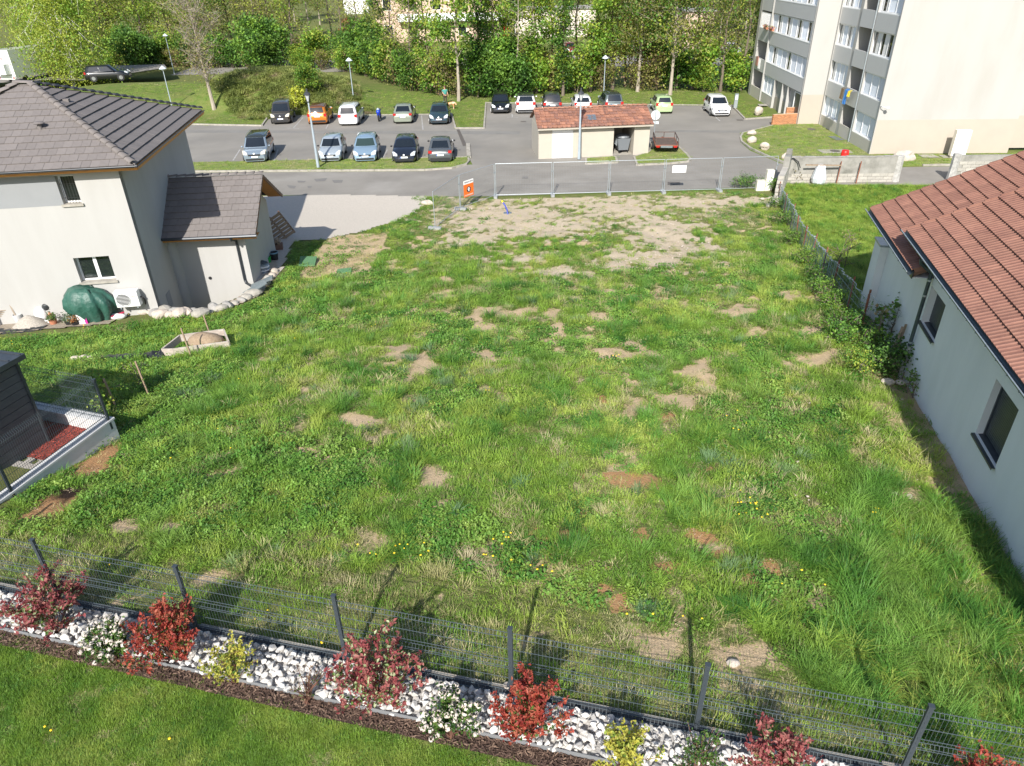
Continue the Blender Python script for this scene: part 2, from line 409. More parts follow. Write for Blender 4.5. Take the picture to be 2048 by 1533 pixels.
# plan regions (world metres)
GARAGE_FC = at(508.4, 572, .5)
SUNK = [(-13.7, 25.6), gat(338, 620)[:2], gat(416, 615)[:2], gat(463, 599)[:2], gat(498, 582)[:2], (-10.95, 28.4), (-11.0, 28.8), (-15, 28.6), (-15, 25.5)]
POLY_GRAVEL = [(-32, 44.2), at(700, 391), at(852, 394), at(845, 412, .05), at(800, 440, .1), at(720, 462, .2), at(650, 476, .25), at(585, 478, .3), at(560, 545, .4), at(530, 580, .5), (-13, 29), (-13, 34), (-32, 34)]
POLY_DRY = [at(660, 470, .25), at(785, 458, .2), at(745, 535, .4), at(735, 548, .45), at(590, 556, .55), at(625, 500, .4)]
POLY_FIELD = [(-9.9, 14.4), tuple(FA + FN * .15 - FD * 3.2), tuple(FA + FN * .15), tuple(FA + FD * 19 + FN * .15), (10.5, 6), (12.9, 23.5), (15.6, 40), (16.2, 41.6), (13.4, 43.3), (4, 42.6), (-1, 42.6), (-4.2, 43.4), (-6, 43.2),
              at(845, 412, .05), at(800, 440, .1), at(720, 464, .2), at(640, 480, .25), at(590, 480, .3), at(570, 545, .45), at(540, 600, .6), (-11.2, 25), (-12.8, 24.2), (-16, 23.1), (-20, 22.4), (-27, 21.4), (-27, 17), (-13.5, 15.6)]
POLY_LOT = [(13.1, 22), (15.9, 40.5), (17, 44.5), (26, 43.4), (30, 42.5), (30, 20), (14.5, 20)]
m_ground = bpy.data.materials.new('ground_soil_and_turf'); m_ground.use_nodes = True
def _ground_nodes():
    nt = m_ground.node_tree; N = nt.nodes; L = nt.links; b = N['Principled BSDF']
    b.inputs['Roughness'].default_value = .97; b.inputs['Specular IOR Level'].default_value = .15
    g = N.new('ShaderNodeNewGeometry')
    def nz(sc, d=6, off=0):
        n = N.new('ShaderNodeTexNoise'); n.inputs['Scale'].default_value = sc; n.inputs['Detail'].default_value = d; n.inputs['Roughness'].default_value = .65
        if off:
            mp = N.new('ShaderNodeMapping'); mp.inputs['Location'].default_value = (off, off, 0); L.new(g.outputs['Position'], mp.inputs[0]); L.new(mp.outputs[0], n.inputs['Vector'])
        else: L.new(g.outputs['Position'], n.inputs['Vector'])
        return n.outputs[0]
    def mr(s, a, b_, c=0., d=1.):
        k = N.new('ShaderNodeMapRange'); L.new(s, k.inputs[0])
        for i, v in zip((1, 2, 3, 4), (a, b_, c, d)): k.inputs[i].default_value = v
        return k.outputs[0]
    def mx(f, a, c):
        k = N.new('ShaderNodeMix'); k.data_type = 'RGBA'; L.new(f, k.inputs[0])
        for s, i in ((a, 6), (c, 7)):
            if isinstance(s, tuple): k.inputs[i].default_value = (*s, 1)
            else: L.new(s, k.inputs[i])
        return k.outputs[2]
    def att(n):
        k = N.new('ShaderNodeAttribute'); k.attribute_name = n; return k.outputs['Fac']
    def madd(a, b_, k_=1.0):
        k = N.new('ShaderNodeMath'); k.operation = 'MULTIPLY_ADD'; L.new(b_, k.inputs[0]); k.inputs[1].default_value = k_; L.new(a, k.inputs[2]); return k.outputs[0]
    turf = mx(mr(nz(2.2), .35, .65), (.12, .15, .04), (.22, .20, .085))
    turf = mx(mr(nz(30, 3), .4, .7), turf, (.08, .11, .028))
    soil = mx(mr(nz(14), .3, .7), (.54, .41, .26), (.42, .31, .19))
    soil = mx(mr(nz(55, 3), .62, .7), soil, (.54, .45, .33))
    clay = mx(mr(nz(12, off=3), .35, .65), (.43, .235, .11), (.34, .20, .10))
    grav = mx(mr(nz(22, 4), .35, .65), (.52, .43, .315), (.40, .325, .225))
    grav = mx(mr(nz(60, 2), .6, .66), grav, (.66, .59, .48))
    mown = mx(mr(nz(.9), .38, .62), (.13, .19, .04), (.235, .225, .08))
    mown = mx(mr(nz(26, 3), .35, .7), mown, (.08, .13, .025))
    n1 = nz(11, 8)
    def mk(a): return mr(madd(att(a), n1, .9), .86, 1.06)
    col = mx(att('mown'), turf, mown)
    col = mx(mk('bare'), col, soil); col = mx(mk('orange'), col, clay); col = mx(mk('gravel'), col, grav)
    col = mx(att('dark'), col, (.035, .022, .016))
    L.new(col, b.inputs['Base Color'])
    bp = N.new('ShaderNodeBump'); bp.inputs['Distance'].default_value = .03; L.new(nz(25, 8), bp.inputs['Height']); L.new(bp.outputs[0], b.inputs['Normal'])
_ground_nodes()
def build_ground():
    xs = np.r_[np.linspace(-420, -60, 30)[:-1], np.linspace(-60, -22, 60)[:-1], np.arange(-22, 20, .17), np.linspace(20, 60, 60), np.linspace(60, 420, 30)[1:]]
    ys = np.r_[np.linspace(-60, 2, 40)[:-1], np.arange(2, 45, .17), np.linspace(45, 130, 120)[1:], np.linspace(130, 650, 80)[1:]]
    X, Y = np.meshgrid(xs, ys)
    Z = zt(X, Y)
    near = (Y > 5) & (Y < 43) & (X > -25) & (X < 30)
    infield = inpoly(X, Y, POLY_FIELD) | inpoly(X, Y, POLY_LOT)
    Z = Z + infield * ((fbm(X * .8, Y * .8, 4) - .5) * .22 + (fbm(X * 4, Y * 4, 3) - .5) * .09) * (1 - sstep(38, 42, Y))
    # flat ground lies a hair below paved sheets
    nx, ny = len(xs), len(ys)
    V = np.c_[X.ravel(), Y.ravel(), Z.ravel()]
    I = np.arange(nx * ny).reshape(ny, nx)
    F = np.c_[I[:-1, :-1].ravel(), I[:-1, 1:].ravel(), I[1:, 1:].ravel(), I[1:, :-1].ravel()]
    me = bpy.data.meshes.new('ground')
    me.vertices.add(len(V)); me.vertices.foreach_set('co', V.ravel())
    me.loops.add(F.size); me.loops.foreach_set('vertex_index', F.ravel().astype(np.int32))
    me.polygons.add(len(F)); me.polygons.foreach_set('loop_start', (np.arange(len(F)) * 4).astype(np.int32))
    me.update(calc_edges=True); me.shade_smooth()
    b, o, g = patches(X, Y)
    b = b * infield; o = o * infield; g = g * infield
    s = house_side(X, Y)
    strip = (s > -1.25 + (fbm(X * 3, Y * 3) - .5) * .9) & (s < .4) & (Y > 2) & (Y < 20)
    b = np.maximum(b, strip * .75)
    dry = inpoly(X, Y, POLY_DRY); b = np.maximum(b, dry * (.42 + .4 * fbm(X * 2, Y * 2)))
    dk = np.zeros(X.shape)
    c = gat(140, 985); dk = np.maximum(dk, 1 - sstep(.25, .6, np.hypot(X - c[0], (Y - c[1])) + (fbm(X * 4, Y * 4) - .5) * .5))
    mown = ((Y > 43) | ((fence_side(X, Y) < -.2) & (Y < 12))).astype(float)
    for n_, a in (('bare', b), ('orange', o), ('gravel', g), ('mown', mown * (1 - sstep(88, 93, Y) * (X < -8))), ('dark', dk)):
        at_ = me.attributes.new(n_, 'FLOAT', 'POINT'); at_.data.foreach_set('value', a.ravel().astype(np.float32))
    me.materials.append(m_ground)
    o_ = link('ground', me); tag(o_, kind='structure')
    return o_
GROUND = build_ground()

# ------------------------------------------------------------------ paved sheets
m_asph = mat('old_asphalt', (.25, .231, .202), (.208, .191, .167), scale=.35, rough=.93, bump=.003, bscale=90, c3=(.32, .30, .27), c3scale=.18, c3amt=.7, coord='World')
m_asph2 = mat('car_park_asphalt', (.256, .237, .208), (.215, .199, .174), scale=.28, rough=.93, bump=.003, bscale=90, c3=(.175, .165, .15), c3scale=.12, c3amt=.75, coord='World')
m_patch = mat('asphalt_repair', (.16, .15, .14), (.19, .18, .165), scale=6, rough=.9)
m_gravel = mat('pale_drive_gravel', (.53, .475, .405), (.44, .395, .335), scale=16, rough=.97, bump=.015, bscale=30, c3=(.36, .33, .29), c3scale=50, c3amt=.6)
m_turf = mat('verge_turf', (.15, .21, .045), (.24, .235, .08), scale=1.1, rough=.97, bump=.03, bscale=26, c3=(.09, .13, .025), c3scale=18, c3amt=.8, coord='World')
m_paint = mat('road_paint_worn', (.42, .41, .39), (.28, .27, .26), scale=5, rough=.85)
def sheet(name, poly, z, m_, thick=0.0, kind='structure', follow=False):
    mb = MB(); n = len(poly)
    A = sum(poly[i][0] * poly[(i + 1) % n][1] - poly[(i + 1) % n][0] * poly[i][1] for i in range(n))
    if A < 0: poly = poly[::-1]
    if thick: mb.prism(poly, z - thick, z)
    else: mb.add([(p[0], p[1], (float(zt(p[0], p[1])) if follow else 0) + z) for p in poly], [tuple(range(n))])
    o = mb.build(name, m_)
    bm = bmesh.new(); bm.from_mesh(o.data); bmesh.ops.triangulate(bm, faces=bm.faces[:]); bm.to_mesh(o.data); bm.free()
    return tag(o, kind=kind)
W = lambda *p: [at(x, y, 0) for x, y in p]
road = sheet('road', [(-75, 43.9), (-15, 44.3)] + W((700, 391), (852, 394), (990, 393), (1200, 386), (1440, 377), (1552, 374)) + [(20, 44.3), (28, 43.7), (75, 42.5), (75, 48.0), (28, 48.2)] + W((1600, 340), (1562, 327), (1400, 325), (938, 330), (850, 343), (375, 346)) + [(-75, 50.5)], .008, m_asph)
carpark = sheet('car_park', [(-75, 53.1)] + W((378, 327), (938, 316), (945, 330), (1100, 335), (1400, 328), (1562, 328), (1500, 302), (1480, 285), (1486, 268), (1545, 252)) + [(24.6, 62.9), (24.9, 66)] +
                W((1490, 239), (1463, 212), (1400, 212), (972, 207), (968, 258), (910, 258), (903, 229), (720, 232), (546, 224), (524, 253), (360, 250)) + [(-75, 68.5)], .012, m_asph2)
# gravel drive draped on the terrain
def draped(name, poly, m_, dz, step=.5, kind='structure'):
    xs = [p[0] for p in poly]; ys = [p[1] for p in poly]
    gx = np.arange(min(xs), max(xs) + step, step); gy = np.arange(min(ys), max(ys) + step, step)
    X, Y = np.meshgrid(gx, gy); cx = X[:-1, :-1] + step / 2; cy = Y[:-1, :-1] + step / 2
    ins = inpoly(cx, cy, poly); Z = zt(X, Y) + dz
    I = np.arange(X.size).reshape(X.shape)
    F = [(int(I[j, i]), int(I[j, i + 1]), int(I[j + 1, i + 1]), int(I[j + 1, i])) for j in range(X.shape[0] - 1) for i in range(X.shape[1] - 1) if ins[j, i]]
    mb = MB(); mb.v = [tuple(v) for v in np.c_[X.ravel(), Y.ravel(), Z.ravel()]]; mb.f = F; mb.mi = [0] * len(F)
    o = mb.build(name, m_, smooth=True); return tag(o, kind=kind)
drive = draped('gravel_drive', POLY_GRAVEL, m_gravel, .03, .2)
# kerbs and raised grass islands
def kerb(pts, name='kerb', w=.14, h=.12, stone=1.0):
    root = tag(thing(name, None, None), kind='structure')
    root.location = (pts[0][0], pts[0][1], 0)
    for i in range(len(pts) - 1):
        a = Vector((*pts[i], 0)); b = Vector((*pts[i + 1], 0)); L_ = (b - a).length; k = max(1, int(L_ / stone)); d = (b - a) / k
        for j in range(k):
            p = a + d * j; q = a + d * (j + 1) - d.normalized() * .015
            o_ = Vector((pts[0][0], pts[0][1], 0))
            MB().bar(p - o_ + Vector((0, 0, h / 2 - .02)), q - o_ + Vector((0, 0, h / 2 - .02)), w, h + .04).build('kerb_stone', m_kerb, root)
    return root
ISL = dict(
    front=[(-40, 50.6)] + W((375, 345), (600, 343.5), (850, 342), (905, 338), (932, 331), (938, 324), (936, 317), (700, 321)) + [(-23, 53.0), (-40, 53.0)],
    leftstore=W((1172, 319), (1228, 315), (1232, 318), (1234, 327), (1172, 330)),
    rightstore=W((1268, 316), (1297, 307), (1320, 284), (1337, 283), (1357, 296), (1374, 312), (1381, 321), (1376, 325), (1340, 329), (1274, 332)),
    block=W((1486, 268), (1545, 253), (1600, 250), (1640, 251)) + [(25.85, 51.6), (36, 51.2), (75, 50.5), (75, 48.4), (28, 48.5)] + W((1600, 336), (1562, 325), (1530, 312), (1500, 298), (1483, 285), (1481, 276)),
)
for k_, pl in ISL.items(): sheet('grass_verge', pl, .10, m_turf, thick=.1)
kerb(ISL['front'][1:9], stone=1.5); kerb(W((938, 317), (936, 290)), stone=1.0, w=.3)
kerb(ISL['rightstore'] + ISL['rightstore'][:1]); kerb(ISL['leftstore'] + ISL['leftstore'][:1])
kerb(ISL['block'][-6:] + ISL['block'][:2], stone=1.5); kerb([(28, 48.4), (50, 48.2)], stone=2)
kerb(W((903, 229), (911, 258), (968, 258), (972, 207)), stone=1.5); kerb(W((546, 222), (524, 253), (370, 250)), stone=2)
kerb(W((1463, 212), (1490, 240), (1545, 236)), stone=1.5)
kerb(W((546, 224), (720, 231), (903, 229)), stone=2, h=.06); kerb(W((972, 206), (1400, 211), (1463, 212)), stone=2, h=.06)
# worn bay lines, repair patches, grates and covers (flat on the tarmac)
mk = MB()
def line_px(a, b, w=.1, z=.018):
    p = Vector((*at(*a, 0), 0)); q = Vector((*at(*b, 0), 0)); d = (q - p).normalized(); n = Vector((-d.y, d.x, 0)) * w / 2
    mk.add([(*(v.xy), z) for v in (p - n, q - n, q + n, p + n)], [(0, 1, 2, 3)])
for a, b in (((586, 258), (606, 236)), ((573, 257), (598, 258)), ((843, 232), (846, 260)), ((1024, 229), (1025, 236)), ((1014, 235.5), (1036, 236)), ((1401, 218), (1428, 232)), ((1418, 230), (1432, 231)), ((1428, 232), (1440, 243)), ((652, 258), (663, 238)), ((658, 322), (690, 300)), ((466, 322), (480, 300)), ((763, 322), (775, 300)), ((840, 322), (846, 300)), ((556, 300), (548, 322))): line_px(a, b)
tag(mk.build('bay_markings', m_paint), kind='structure')
def flat_px(name, pts, m_, z=.019): return sheet(name, W(*pts), z, m_)
flat_px('asphalt_patch', [(360, 266), (910, 269), (1040, 269.5), (1040, 263.5), (910, 263), (360, 261)], mat('trench_reinstatement', (.185, .175, .16), (.22, .21, .192), scale=.8, rough=.92, coord='World'), .016)
flat_px('asphalt_patch', [(1340, 265), (1500, 266.5), (1500, 262), (1340, 261)], MATS['trench_reinstatement'], .016)
for pts in ([(574, 371), (592, 373), (589, 378), (578, 377)], [(595, 362), (612, 363), (608, 366), (596, 366)], [(628, 359), (655, 357), (650, 363), (632, 364)], [(664, 361), (686, 361), (684, 366), (668, 367)], [(615, 373), (624, 373), (622, 377), (616, 377)], [(1045, 354), (1056, 354), (1056, 358), (1044, 358)]):
    flat_px('asphalt_patch', pts, m_patch)
for pts in ([(913, 260), (919, 260), (934, 292), (926, 293)],): flat_px('drain_channel', pts, m_iron, .02)
# ------------------------------------------------------------------ near mesh fence, white stone bed, mulch and shrubs
def FP(s, n, z=None):      # point at distance s along the fence, n towards the field
    p = FA + FD * s + FN * n
    return Vector((p[0], p[1], float(zt(p[0], p[1])) if z is None else z))
F_AZ = math.atan2(FD[1], FD[0])
m_post = mat('fence_post_anthracite', (.042, .052, .062), rough=.45, spec=.5)
m_wire = mat('fence_wire_anthracite', (.10, .125, .14), rough=.35, metal=.2, spec=.6)
def fence_post(h):
    mb = MB(); mb.box(-.03, .03, -.022, .022, 0, h); mb.box(-.035, .035, -.03, .03, h, h + .02)
    for k in range(int(h / .1)): mb.box(-.006, .006, -.0245, -.021, .06 + k * .1, .1 + k * .1)
    for k in range(int(h / .1)): mb.box(-.006, .006, .021, .0245, .06 + k * .1, .1 + k * .1)
    return mb
def mesh_panel(L_, z0, z1, folds, rise=0.0, pitch=.05, r=.003, hs=.2):
    mb = MB(); n = int(L_ / pitch)
    for i in range(n + 1):
        x = i * L_ / n; o = rise * i / n
        zs = [z0]; 
        pts = [(x, 0, z0 + o)]
        for fz in folds: pts += [(x, 0, fz - .05 + o), (x, .035, fz + o), (x, 0, fz + .05 + o)]
        pts.append((x, 0, z1 + o))
        for a, b in zip(pts[:-1], pts[1:]): mb.bar(a, b, r, r)
    z = z0
    hz = sorted(set([round(z0 + .02, 3)] + [round(q, 3) for fz in folds for q in (fz - .05, fz + .05)] + [round(z0 + k * hs, 3) for k in range(1, int((z1 - z0) / hs))]))
    for z in hz: mb.bar((0, -.004, z), (L_, -.004, z + rise), .006, .006)
    return mb
def near_fence():
    root = thing('mesh_fence', 'anthracite welded mesh fence on ribbed posts running behind the white stones', 'fence', FP(0, 0, 3.3))
    base = FP(0, 0, 3.3); z0 = 3.28
    posts = []
    for k in range(-2, 8):
        p = FP(k * 2.535 + .01, 0, z0)
        o = fence_post(1.46).build('post', m_post, root, loc=p - base, rot=(0, 0, F_AZ))
        posts.append(p)
    me = mesh_panel(2.46, .05, 1.40, (.14, .74, 1.33), hs=.2).mesh('mesh_panel', m_wire)
    for k in range(-2, 7):
        p = FP(k * 2.535 + .045, 0.0, z0)
        link('mesh_panel', me, root, loc=p - base, rot=(0, 0, F_AZ))
    return root
near_fence()
m_board = mat('weathered_edging_board', (.36, .33, .28), (.25, .22, .18), scale=3, rough=.9, stretch=(1, 8, 8))
bd = thing('edging_board', 'weathered grey board lying along the foot of the near mesh fence', 'board', FP(0, .12, 3.2), F_AZ)
for k in range(-2, 7): MB().box(k * 2.5, k * 2.5 + 2.46, -.02 + .01 * (k % 2), .03 + .01 * (k % 2), -.06, .12 + .015 * (k % 3)).build('board', m_board, bd)
m_wstone = mat('white_quarry_stone', (.64, .62, .59), (.50, .48, .45), scale=5, rough=.85, bump=.006, bscale=16, rnd=.16, c3=(.50, .40, .30), c3scale=3, c3amt=.4)
m_bedsand = mat('white_chippings', (.50, .48, .45), (.30, .28, .26), scale=22, rough=.95, bump=.02, bscale=30)
m_mulch = mat('bark_mulch', (.075, .042, .028), (.035, .02, .014), scale=18, rough=.95, bump=.04, bscale=35, c3=(.14, .09, .06), c3scale=28, c3amt=.6)
def strip_fn(name, n0, n1, z, m_, s0=-4.8, s1=16.5, w=.2, parent=None):
    mb = MB(); r_ = random.Random(5); pts = []
    k = int((s1 - s0) / w)
    vs = []; nn = 5
    for i in range(k + 1):
        s = s0 + i * w
        for j in range(nn): 
            p = FP(s, n0 + (n1 - n0) * j / (nn - 1), z + r_.uniform(-.008, .008)); vs.append(p)
    mb.add(vs, [(i * nn + j, (i + 1) * nn + j, (i + 1) * nn + j + 1, i * nn + j + 1) for i in range(k) for j in range(nn - 1)])
    return mb.build(name, m_, parent, smooth=True)
bed = tag(strip_fn('stone_bed', -.66, .03, 3.335, m_bedsand), kind='structure')
mul = tag(strip_fn('mulch_bed', -.90, -.665, 3.32, m_mulch), kind='structure')
m_membrane = mat('weed_membrane', (.03, .032, .034), rough=.8)
tag(strip_fn('weed_membrane', .0, .10, 3.35, m_membrane), kind='structure')
# bark chips
def chips():
    r_ = random.Random(4); mb = MB()
    for i in range(5200):
        s = r_.uniform(-4, 14.5); n = r_.uniform(-.9, -.67); p = FP(s, n, 3.33 + r_.random() * .02)
        e = Matrix.Rotation(r_.uniform(0, 6.28), 4, 'Z') @ Matrix.Rotation(r_.gauss(0, .5), 4, 'X'); M_ = Matrix.Translation(p) @ e
        l = r_.uniform(.015, .04); mb.add([M_ @ Vector(v) for v in ((-l, -.008, 0), (l, -.006, 0), (l * .8, .008, .005), (-l, .007, 0))], [(0, 1, 2, 3)], r_.choice((0, 0, 0, 1)))
    return tag(mb.build('bark_chips', [mat('bark_chip_dark', (.06, .034, .024), (.11, .065, .045), scale=3), mat('bark_chip_light', (.20, .13, .09))]), kind='stuff')
chips()
edge = thing('metal_edging', 'flat grey metal lawn edging between the white stones and the bark', 'edging', FP(0, -.66, 3.3), F_AZ)
for k in range(-2, 7): MB().box(k * 2.4, k * 2.4 + 2.39, -.004, .004, 0, .10).build('edging_strip', mat('edging_steel', (.33, .34, .35), rough=.5, metal=.5), edge)
def hull_stone(seed):
    q = random.Random(seed); bm = bmesh.new()
    for _ in range(13):
        v = Vector((q.gauss(0, 1), q.gauss(0, 1), q.gauss(0, 1))).normalized() * q.uniform(.8, 1)
        bm.verts.new((v.x * .5, v.y * .42, v.z * .34))
    bmesh.ops.convex_hull(bm, input=bm.verts[:]); 
    for v in [v for v in bm.verts if not v.link_faces]: bm.verts.remove(v)
    bmesh.ops.bevel(bm, geom=bm.edges[:], offset=.03, segments=1, affect='EDGES', clamp_overlap=True)
    me = bpy.data.meshes.new('stone'); bm.to_mesh(me); bm.free(); me.materials.append(m_wstone); return me
STONES = [hull_stone(i) for i in range(10)]
def stones():
    r_ = random.Random(9); L_ = []
    for layer, (sp, zz, keep) in enumerate(((.108, 3.345, 1.0), (.125, 3.40, .85))):
        s = -4.6
        while s < 15.9:
            n = -.60
            while n < .02:
                if r_.random() < keep:
                    sz = r_.uniform(.08, .18) * (1.25 if r_.random() < .12 else 1)
                    L_.append((s + r_.uniform(-.045, .045), n + r_.uniform(-.035, .035), zz + sz * .12 + r_.uniform(-.01, .012), sz))
                n += sp
            s += sp
    def depth(t):
        p = FP(t[0], t[1], t[2]); q = np.array(p) - np.array([0, 0, CAM_H]); w = q @ _f; u = 1024 + F_PX * (q @ CR) / w; v = 766.5 - F_PX * (q @ CU) / w
        vis = (0 < u < 2048) and (0 < v < 1533)
        return (0 if vis else 1, 0 if t[2] > 3.38 else .5, w / t[3])
    L_.sort(key=depth)
    rest = MB(); base = bed
    for i, (s, n, z, sz) in enumerate(L_):
        p = FP(s, n, z); rt = (r_.uniform(0, 6.28), r_.gauss(0, .4), r_.uniform(0, 6.28))
        if i < 298: link('stone', STONES[i % 10], bed, loc=p, rot=rt, scale=sz)
        else:
            me = STONES[i % 10]; M_ = Matrix.LocRotScale(p, Matrix.Rotation(rt[2], 3, 'Z') @ Matrix.Rotation(rt[0], 3, 'X'), (sz, sz, sz))
            rest.add([M_ @ v.co for v in me.vertices], [tuple(f.vertices) for f in me.polygons])
    o = rest.build('loose_stones', m_wstone, bed); tag(o, kind='stuff')
    print('stones', len(L_))
stones()
# --- shrubs
def leaf_mesh(mb, c, e, s, mi=0, w=.32):
    vs = [c + e @ Vector(v) * s for v in ((0, -.5, 0), (w, -.05, .10), (0, .55, 0), (-w, -.05, .10))]
    mb.add(vs, [(0, 1, 2), (0, 2, 3)], mi)
def shrub_meshes(seed, h, r, nb, nl, leaf, tipcol=.45, shape='round', sparse=1.0, flowers=0, w=.3, up=.6):
    q = random.Random(seed); st = MB(); lf = MB(); fl = MB()
    tips = []
    for i in range(nb):
        a = q.uniform(0, 6.283); rr = r * q.uniform(.2, 1) ; hh = h * (1.0 - .45 * (rr / r) ** 2) * q.uniform(.65, 1.05)
        if shape == 'cone': hh = h * (1 - .75 * rr / r) * q.uniform(.8, 1.05) + .12
        p0 = Vector((q.uniform(-.04, .04), q.uniform(-.04, .04), 0)); p2 = Vector((rr * math.cos(a), rr * math.sin(a), hh)); p1 = p0.lerp(p2, .5) + Vector((0, 0, hh * .08)) - Vector((math.cos(a), math.sin(a), 0)) * rr * .12
        st.tube([p0, p1, p2], [.009, .006, .003], 4)
        for sub in range(q.randint(1, 3)):
            t = q.uniform(.35, .9); b = (p0.lerp(p1, t * 2) if t < .5 else p1.lerp(p2, t * 2 - 1)); e = b + Vector((q.gauss(0, 1), q.gauss(0, 1), abs(q.gauss(.8, .5)))).normalized() * r * q.uniform(.25, .5)
            st.tube([b, e], [.004, .002], 3); tips.append((b, e, q.random()))
        tips.append((p1, p2, 1.0))
    per = max(1, int(nl / len(tips)))
    for b, e, k in tips:
        for j in range(per):
            t = q.random() ** .7; c = b.lerp(e, t) + Vector((q.gauss(0, 1), q.gauss(0, 1), q.gauss(0, 1))) * leaf * .45
            dirv = ((e - b).normalized() * up + Vector((q.gauss(0, 1), q.gauss(0, 1), q.gauss(.2, .8)))).normalized()
            m3 = dirv.to_track_quat('Y', 'Z').to_matrix() @ Matrix.Rotation(q.uniform(-.8, .8), 3, 'Y')
            young = (t > .5 and q.random() < tipcol * 1.5) or q.random() < tipcol * .5
            leaf_mesh(lf, c, m3, leaf * q.uniform(.6, 1.25), 0 if young else (1 if q.random() < .7 else 2), w)
        if flowers and q.random() < flowers and e.z > h * .3:
            for j in range(16):
                d = Vector((q.gauss(0, 1), q.gauss(0, 1), abs(q.gauss(.5, .4)))).normalized() * .036
                c = e + d; m3 = d.normalized().to_track_quat('Z', 'Y').to_matrix(); s = .012
                fl.add([c + m3 @ Vector(v) * s for v in ((-1, -1, 0), (1, -1, 0), (1, 1, .2), (-1, 1, 0))], [(0, 1, 2, 3)])
    return st, lf, fl
lm = lambda n, a, b, c_, **k: foliage_mat(n, a, b, c_, nsc=6, rnd=.05, **k)
L_RED = lm('leaf_red', (.26, .04, .03), (.38, .065, .04), (.42, .14, .08)); L_DRED = lm('leaf_crimson', (.22, .045, .05), (.32, .08, .08), (.38, .16, .13))
L_GRN = lm('leaf_green', (.05, .12, .02), (.09, .18, .03), (.16, .25, .05)); L_VAR = lm('leaf_variegated', (.30, .38, .18), (.48, .50, .30), (.20, .30, .10)); L_DGR = lm('leaf_darkgreen', (.025, .07, .012), (.04, .10, .018), (.07, .14, .03))
L_YEL = lm('leaf_golden', (.42, .40, .05), (.50, .47, .09), (.26, .34, .05)); L_BRN = lm('leaf_brown_dry', (.22, .15, .09), (.3, .22, .13), (.16, .17, .07))
m_stem = mat('shrub_stem', (.16, .07, .045), (.10, .05, .035), scale=8); m_petal = mat('white_petal', (.62, .585, .52), (.50, .40, .33), scale=30, rough=.7)
def shrub(label, s, n, sd, h, r, nb, nl, leaf, mats, group=None, name='shrub', cat='shrub', **k):
    t = thing(name, label, cat, FP(s, n, 3.33), random.Random(sd).uniform(0, 6), group)
    st, lf, fl = shrub_meshes(sd, h * 1.08, r * 1.12, int(nb * 1.2), int(nl * 1.35), leaf * .9, **k)
    st.build('stem', m_stem, t); lf.build('foliage', mats, t)
    if fl.v: fl.build('blossom', m_petal, t)
    return t
G = 'shrubs planted along the white stone bed'
red = [L_RED, L_DGR, L_GRN]; dred = [L_DRED, L_VAR, L_GRN]
shrub('crimson and cream variegated shrub at the left end of the stone bed', .35, -.50, 31, 1.05, .62, 30, 2300, .07, dred, G, tipcol=.62)
shrub('small rounded shrub with white blossom between the two leftmost red shrubs', 1.6, -.72, 32, .62, .40, 26, 1500, .06, [L_GRN, L_DGR, L_DGR], G, flowers=.8)
shrub('bright red conical shrub left of the golden shrub', 2.5, -.55, 33, 1.18, .58, 34, 2800, .062, [L_RED, L_GRN, L_DGR], G, shape='cone', tipcol=.85)
shrub('golden yellow shrub right of the bright red conical one', 3.62, -.66, 34, .82, .42, 18, 950, .055, [L_YEL, L_YEL, L_GRN], G, shape='cone')
shrub('almost leafless twiggy shrub in the bark between golden and crimson shrubs', 4.82, -.74, 35, .62, .34, 18, 130, .045, [L_BRN, L_GRN, L_BRN], G, name='bare_shrub')
shrub('large loose crimson shrub with cream edged leaves in front of the third fence post', 5.85, -.52, 36, 1.22, .66, 30, 2100, .075, dred, G, tipcol=.55)
shrub('rounded shrub covered in white blossom right of the large crimson shrub', 6.95, -.76, 37, .70, .42, 28, 1700, .06, [L_GRN, L_DGR, L_DGR], G, flowers=1.0)
shrub('dense scarlet shrub under the middle fence post', 8.0, -.55, 38, 1.12, .50, 34, 2700, .062, red, G, tipcol=.9)
shrub('golden shrub with a tall leader cut by the bottom edge of the picture', 9.25, -.70, 39, .85, .46, 22, 1300, .055, [L_YEL, L_YEL, L_GRN], G, shape='cone')
shrub('crimson shrub cut off by the bottom edge, right of the golden one', 11.1, -.42, 40, .95, .5, 24, 1500, .065, dred, G, tipcol=.8)
shrub('scarlet shrub tip at the bottom right corner of the picture', 13.45, -.25, 41, .95, .45, 24, 1300, .06, red, G, tipcol=.9)
shrub('sparse green shrub between the golden and right crimson shrubs', 10.2, -.52, 42, .75, .4, 16, 420, .05, [L_GRN, L_DGR, L_GRN], G)
# ------------------------------------------------------------------ tiled roof faces
def clip_poly(sub, clip):
    out = sub
    n = len(clip); A = sum(clip[i][0] * clip[(i + 1) % n][1] - clip[(i + 1) % n][0] * clip[i][1] for i in range(n))
    cl = clip if A > 0 else clip[::-1]
    for i in range(n):
        a = cl[i]; b = cl[(i + 1) % n]; inp = out; out = []
        if not inp: break
        f = lambda p: (b[0] - a[0]) * (p[1] - a[1]) - (b[1] - a[1]) * (p[0] - a[0])
        for j in range(len(inp)):
            p = inp[j - 1]; q = inp[j]; fp, fq = f(p), f(q)
            if fq >= 0:
                if fp < 0: t = fp / (fp - fq); out.append((p[0] + (q[0] - p[0]) * t, p[1] + (q[1] - p[1]) * t))
                out.append(q)
            elif fp >= 0: t = fp / (fp - fq); out.append((p[0] + (q[0] - p[0]) * t, p[1] + (q[1] - p[1]) * t))
    return out
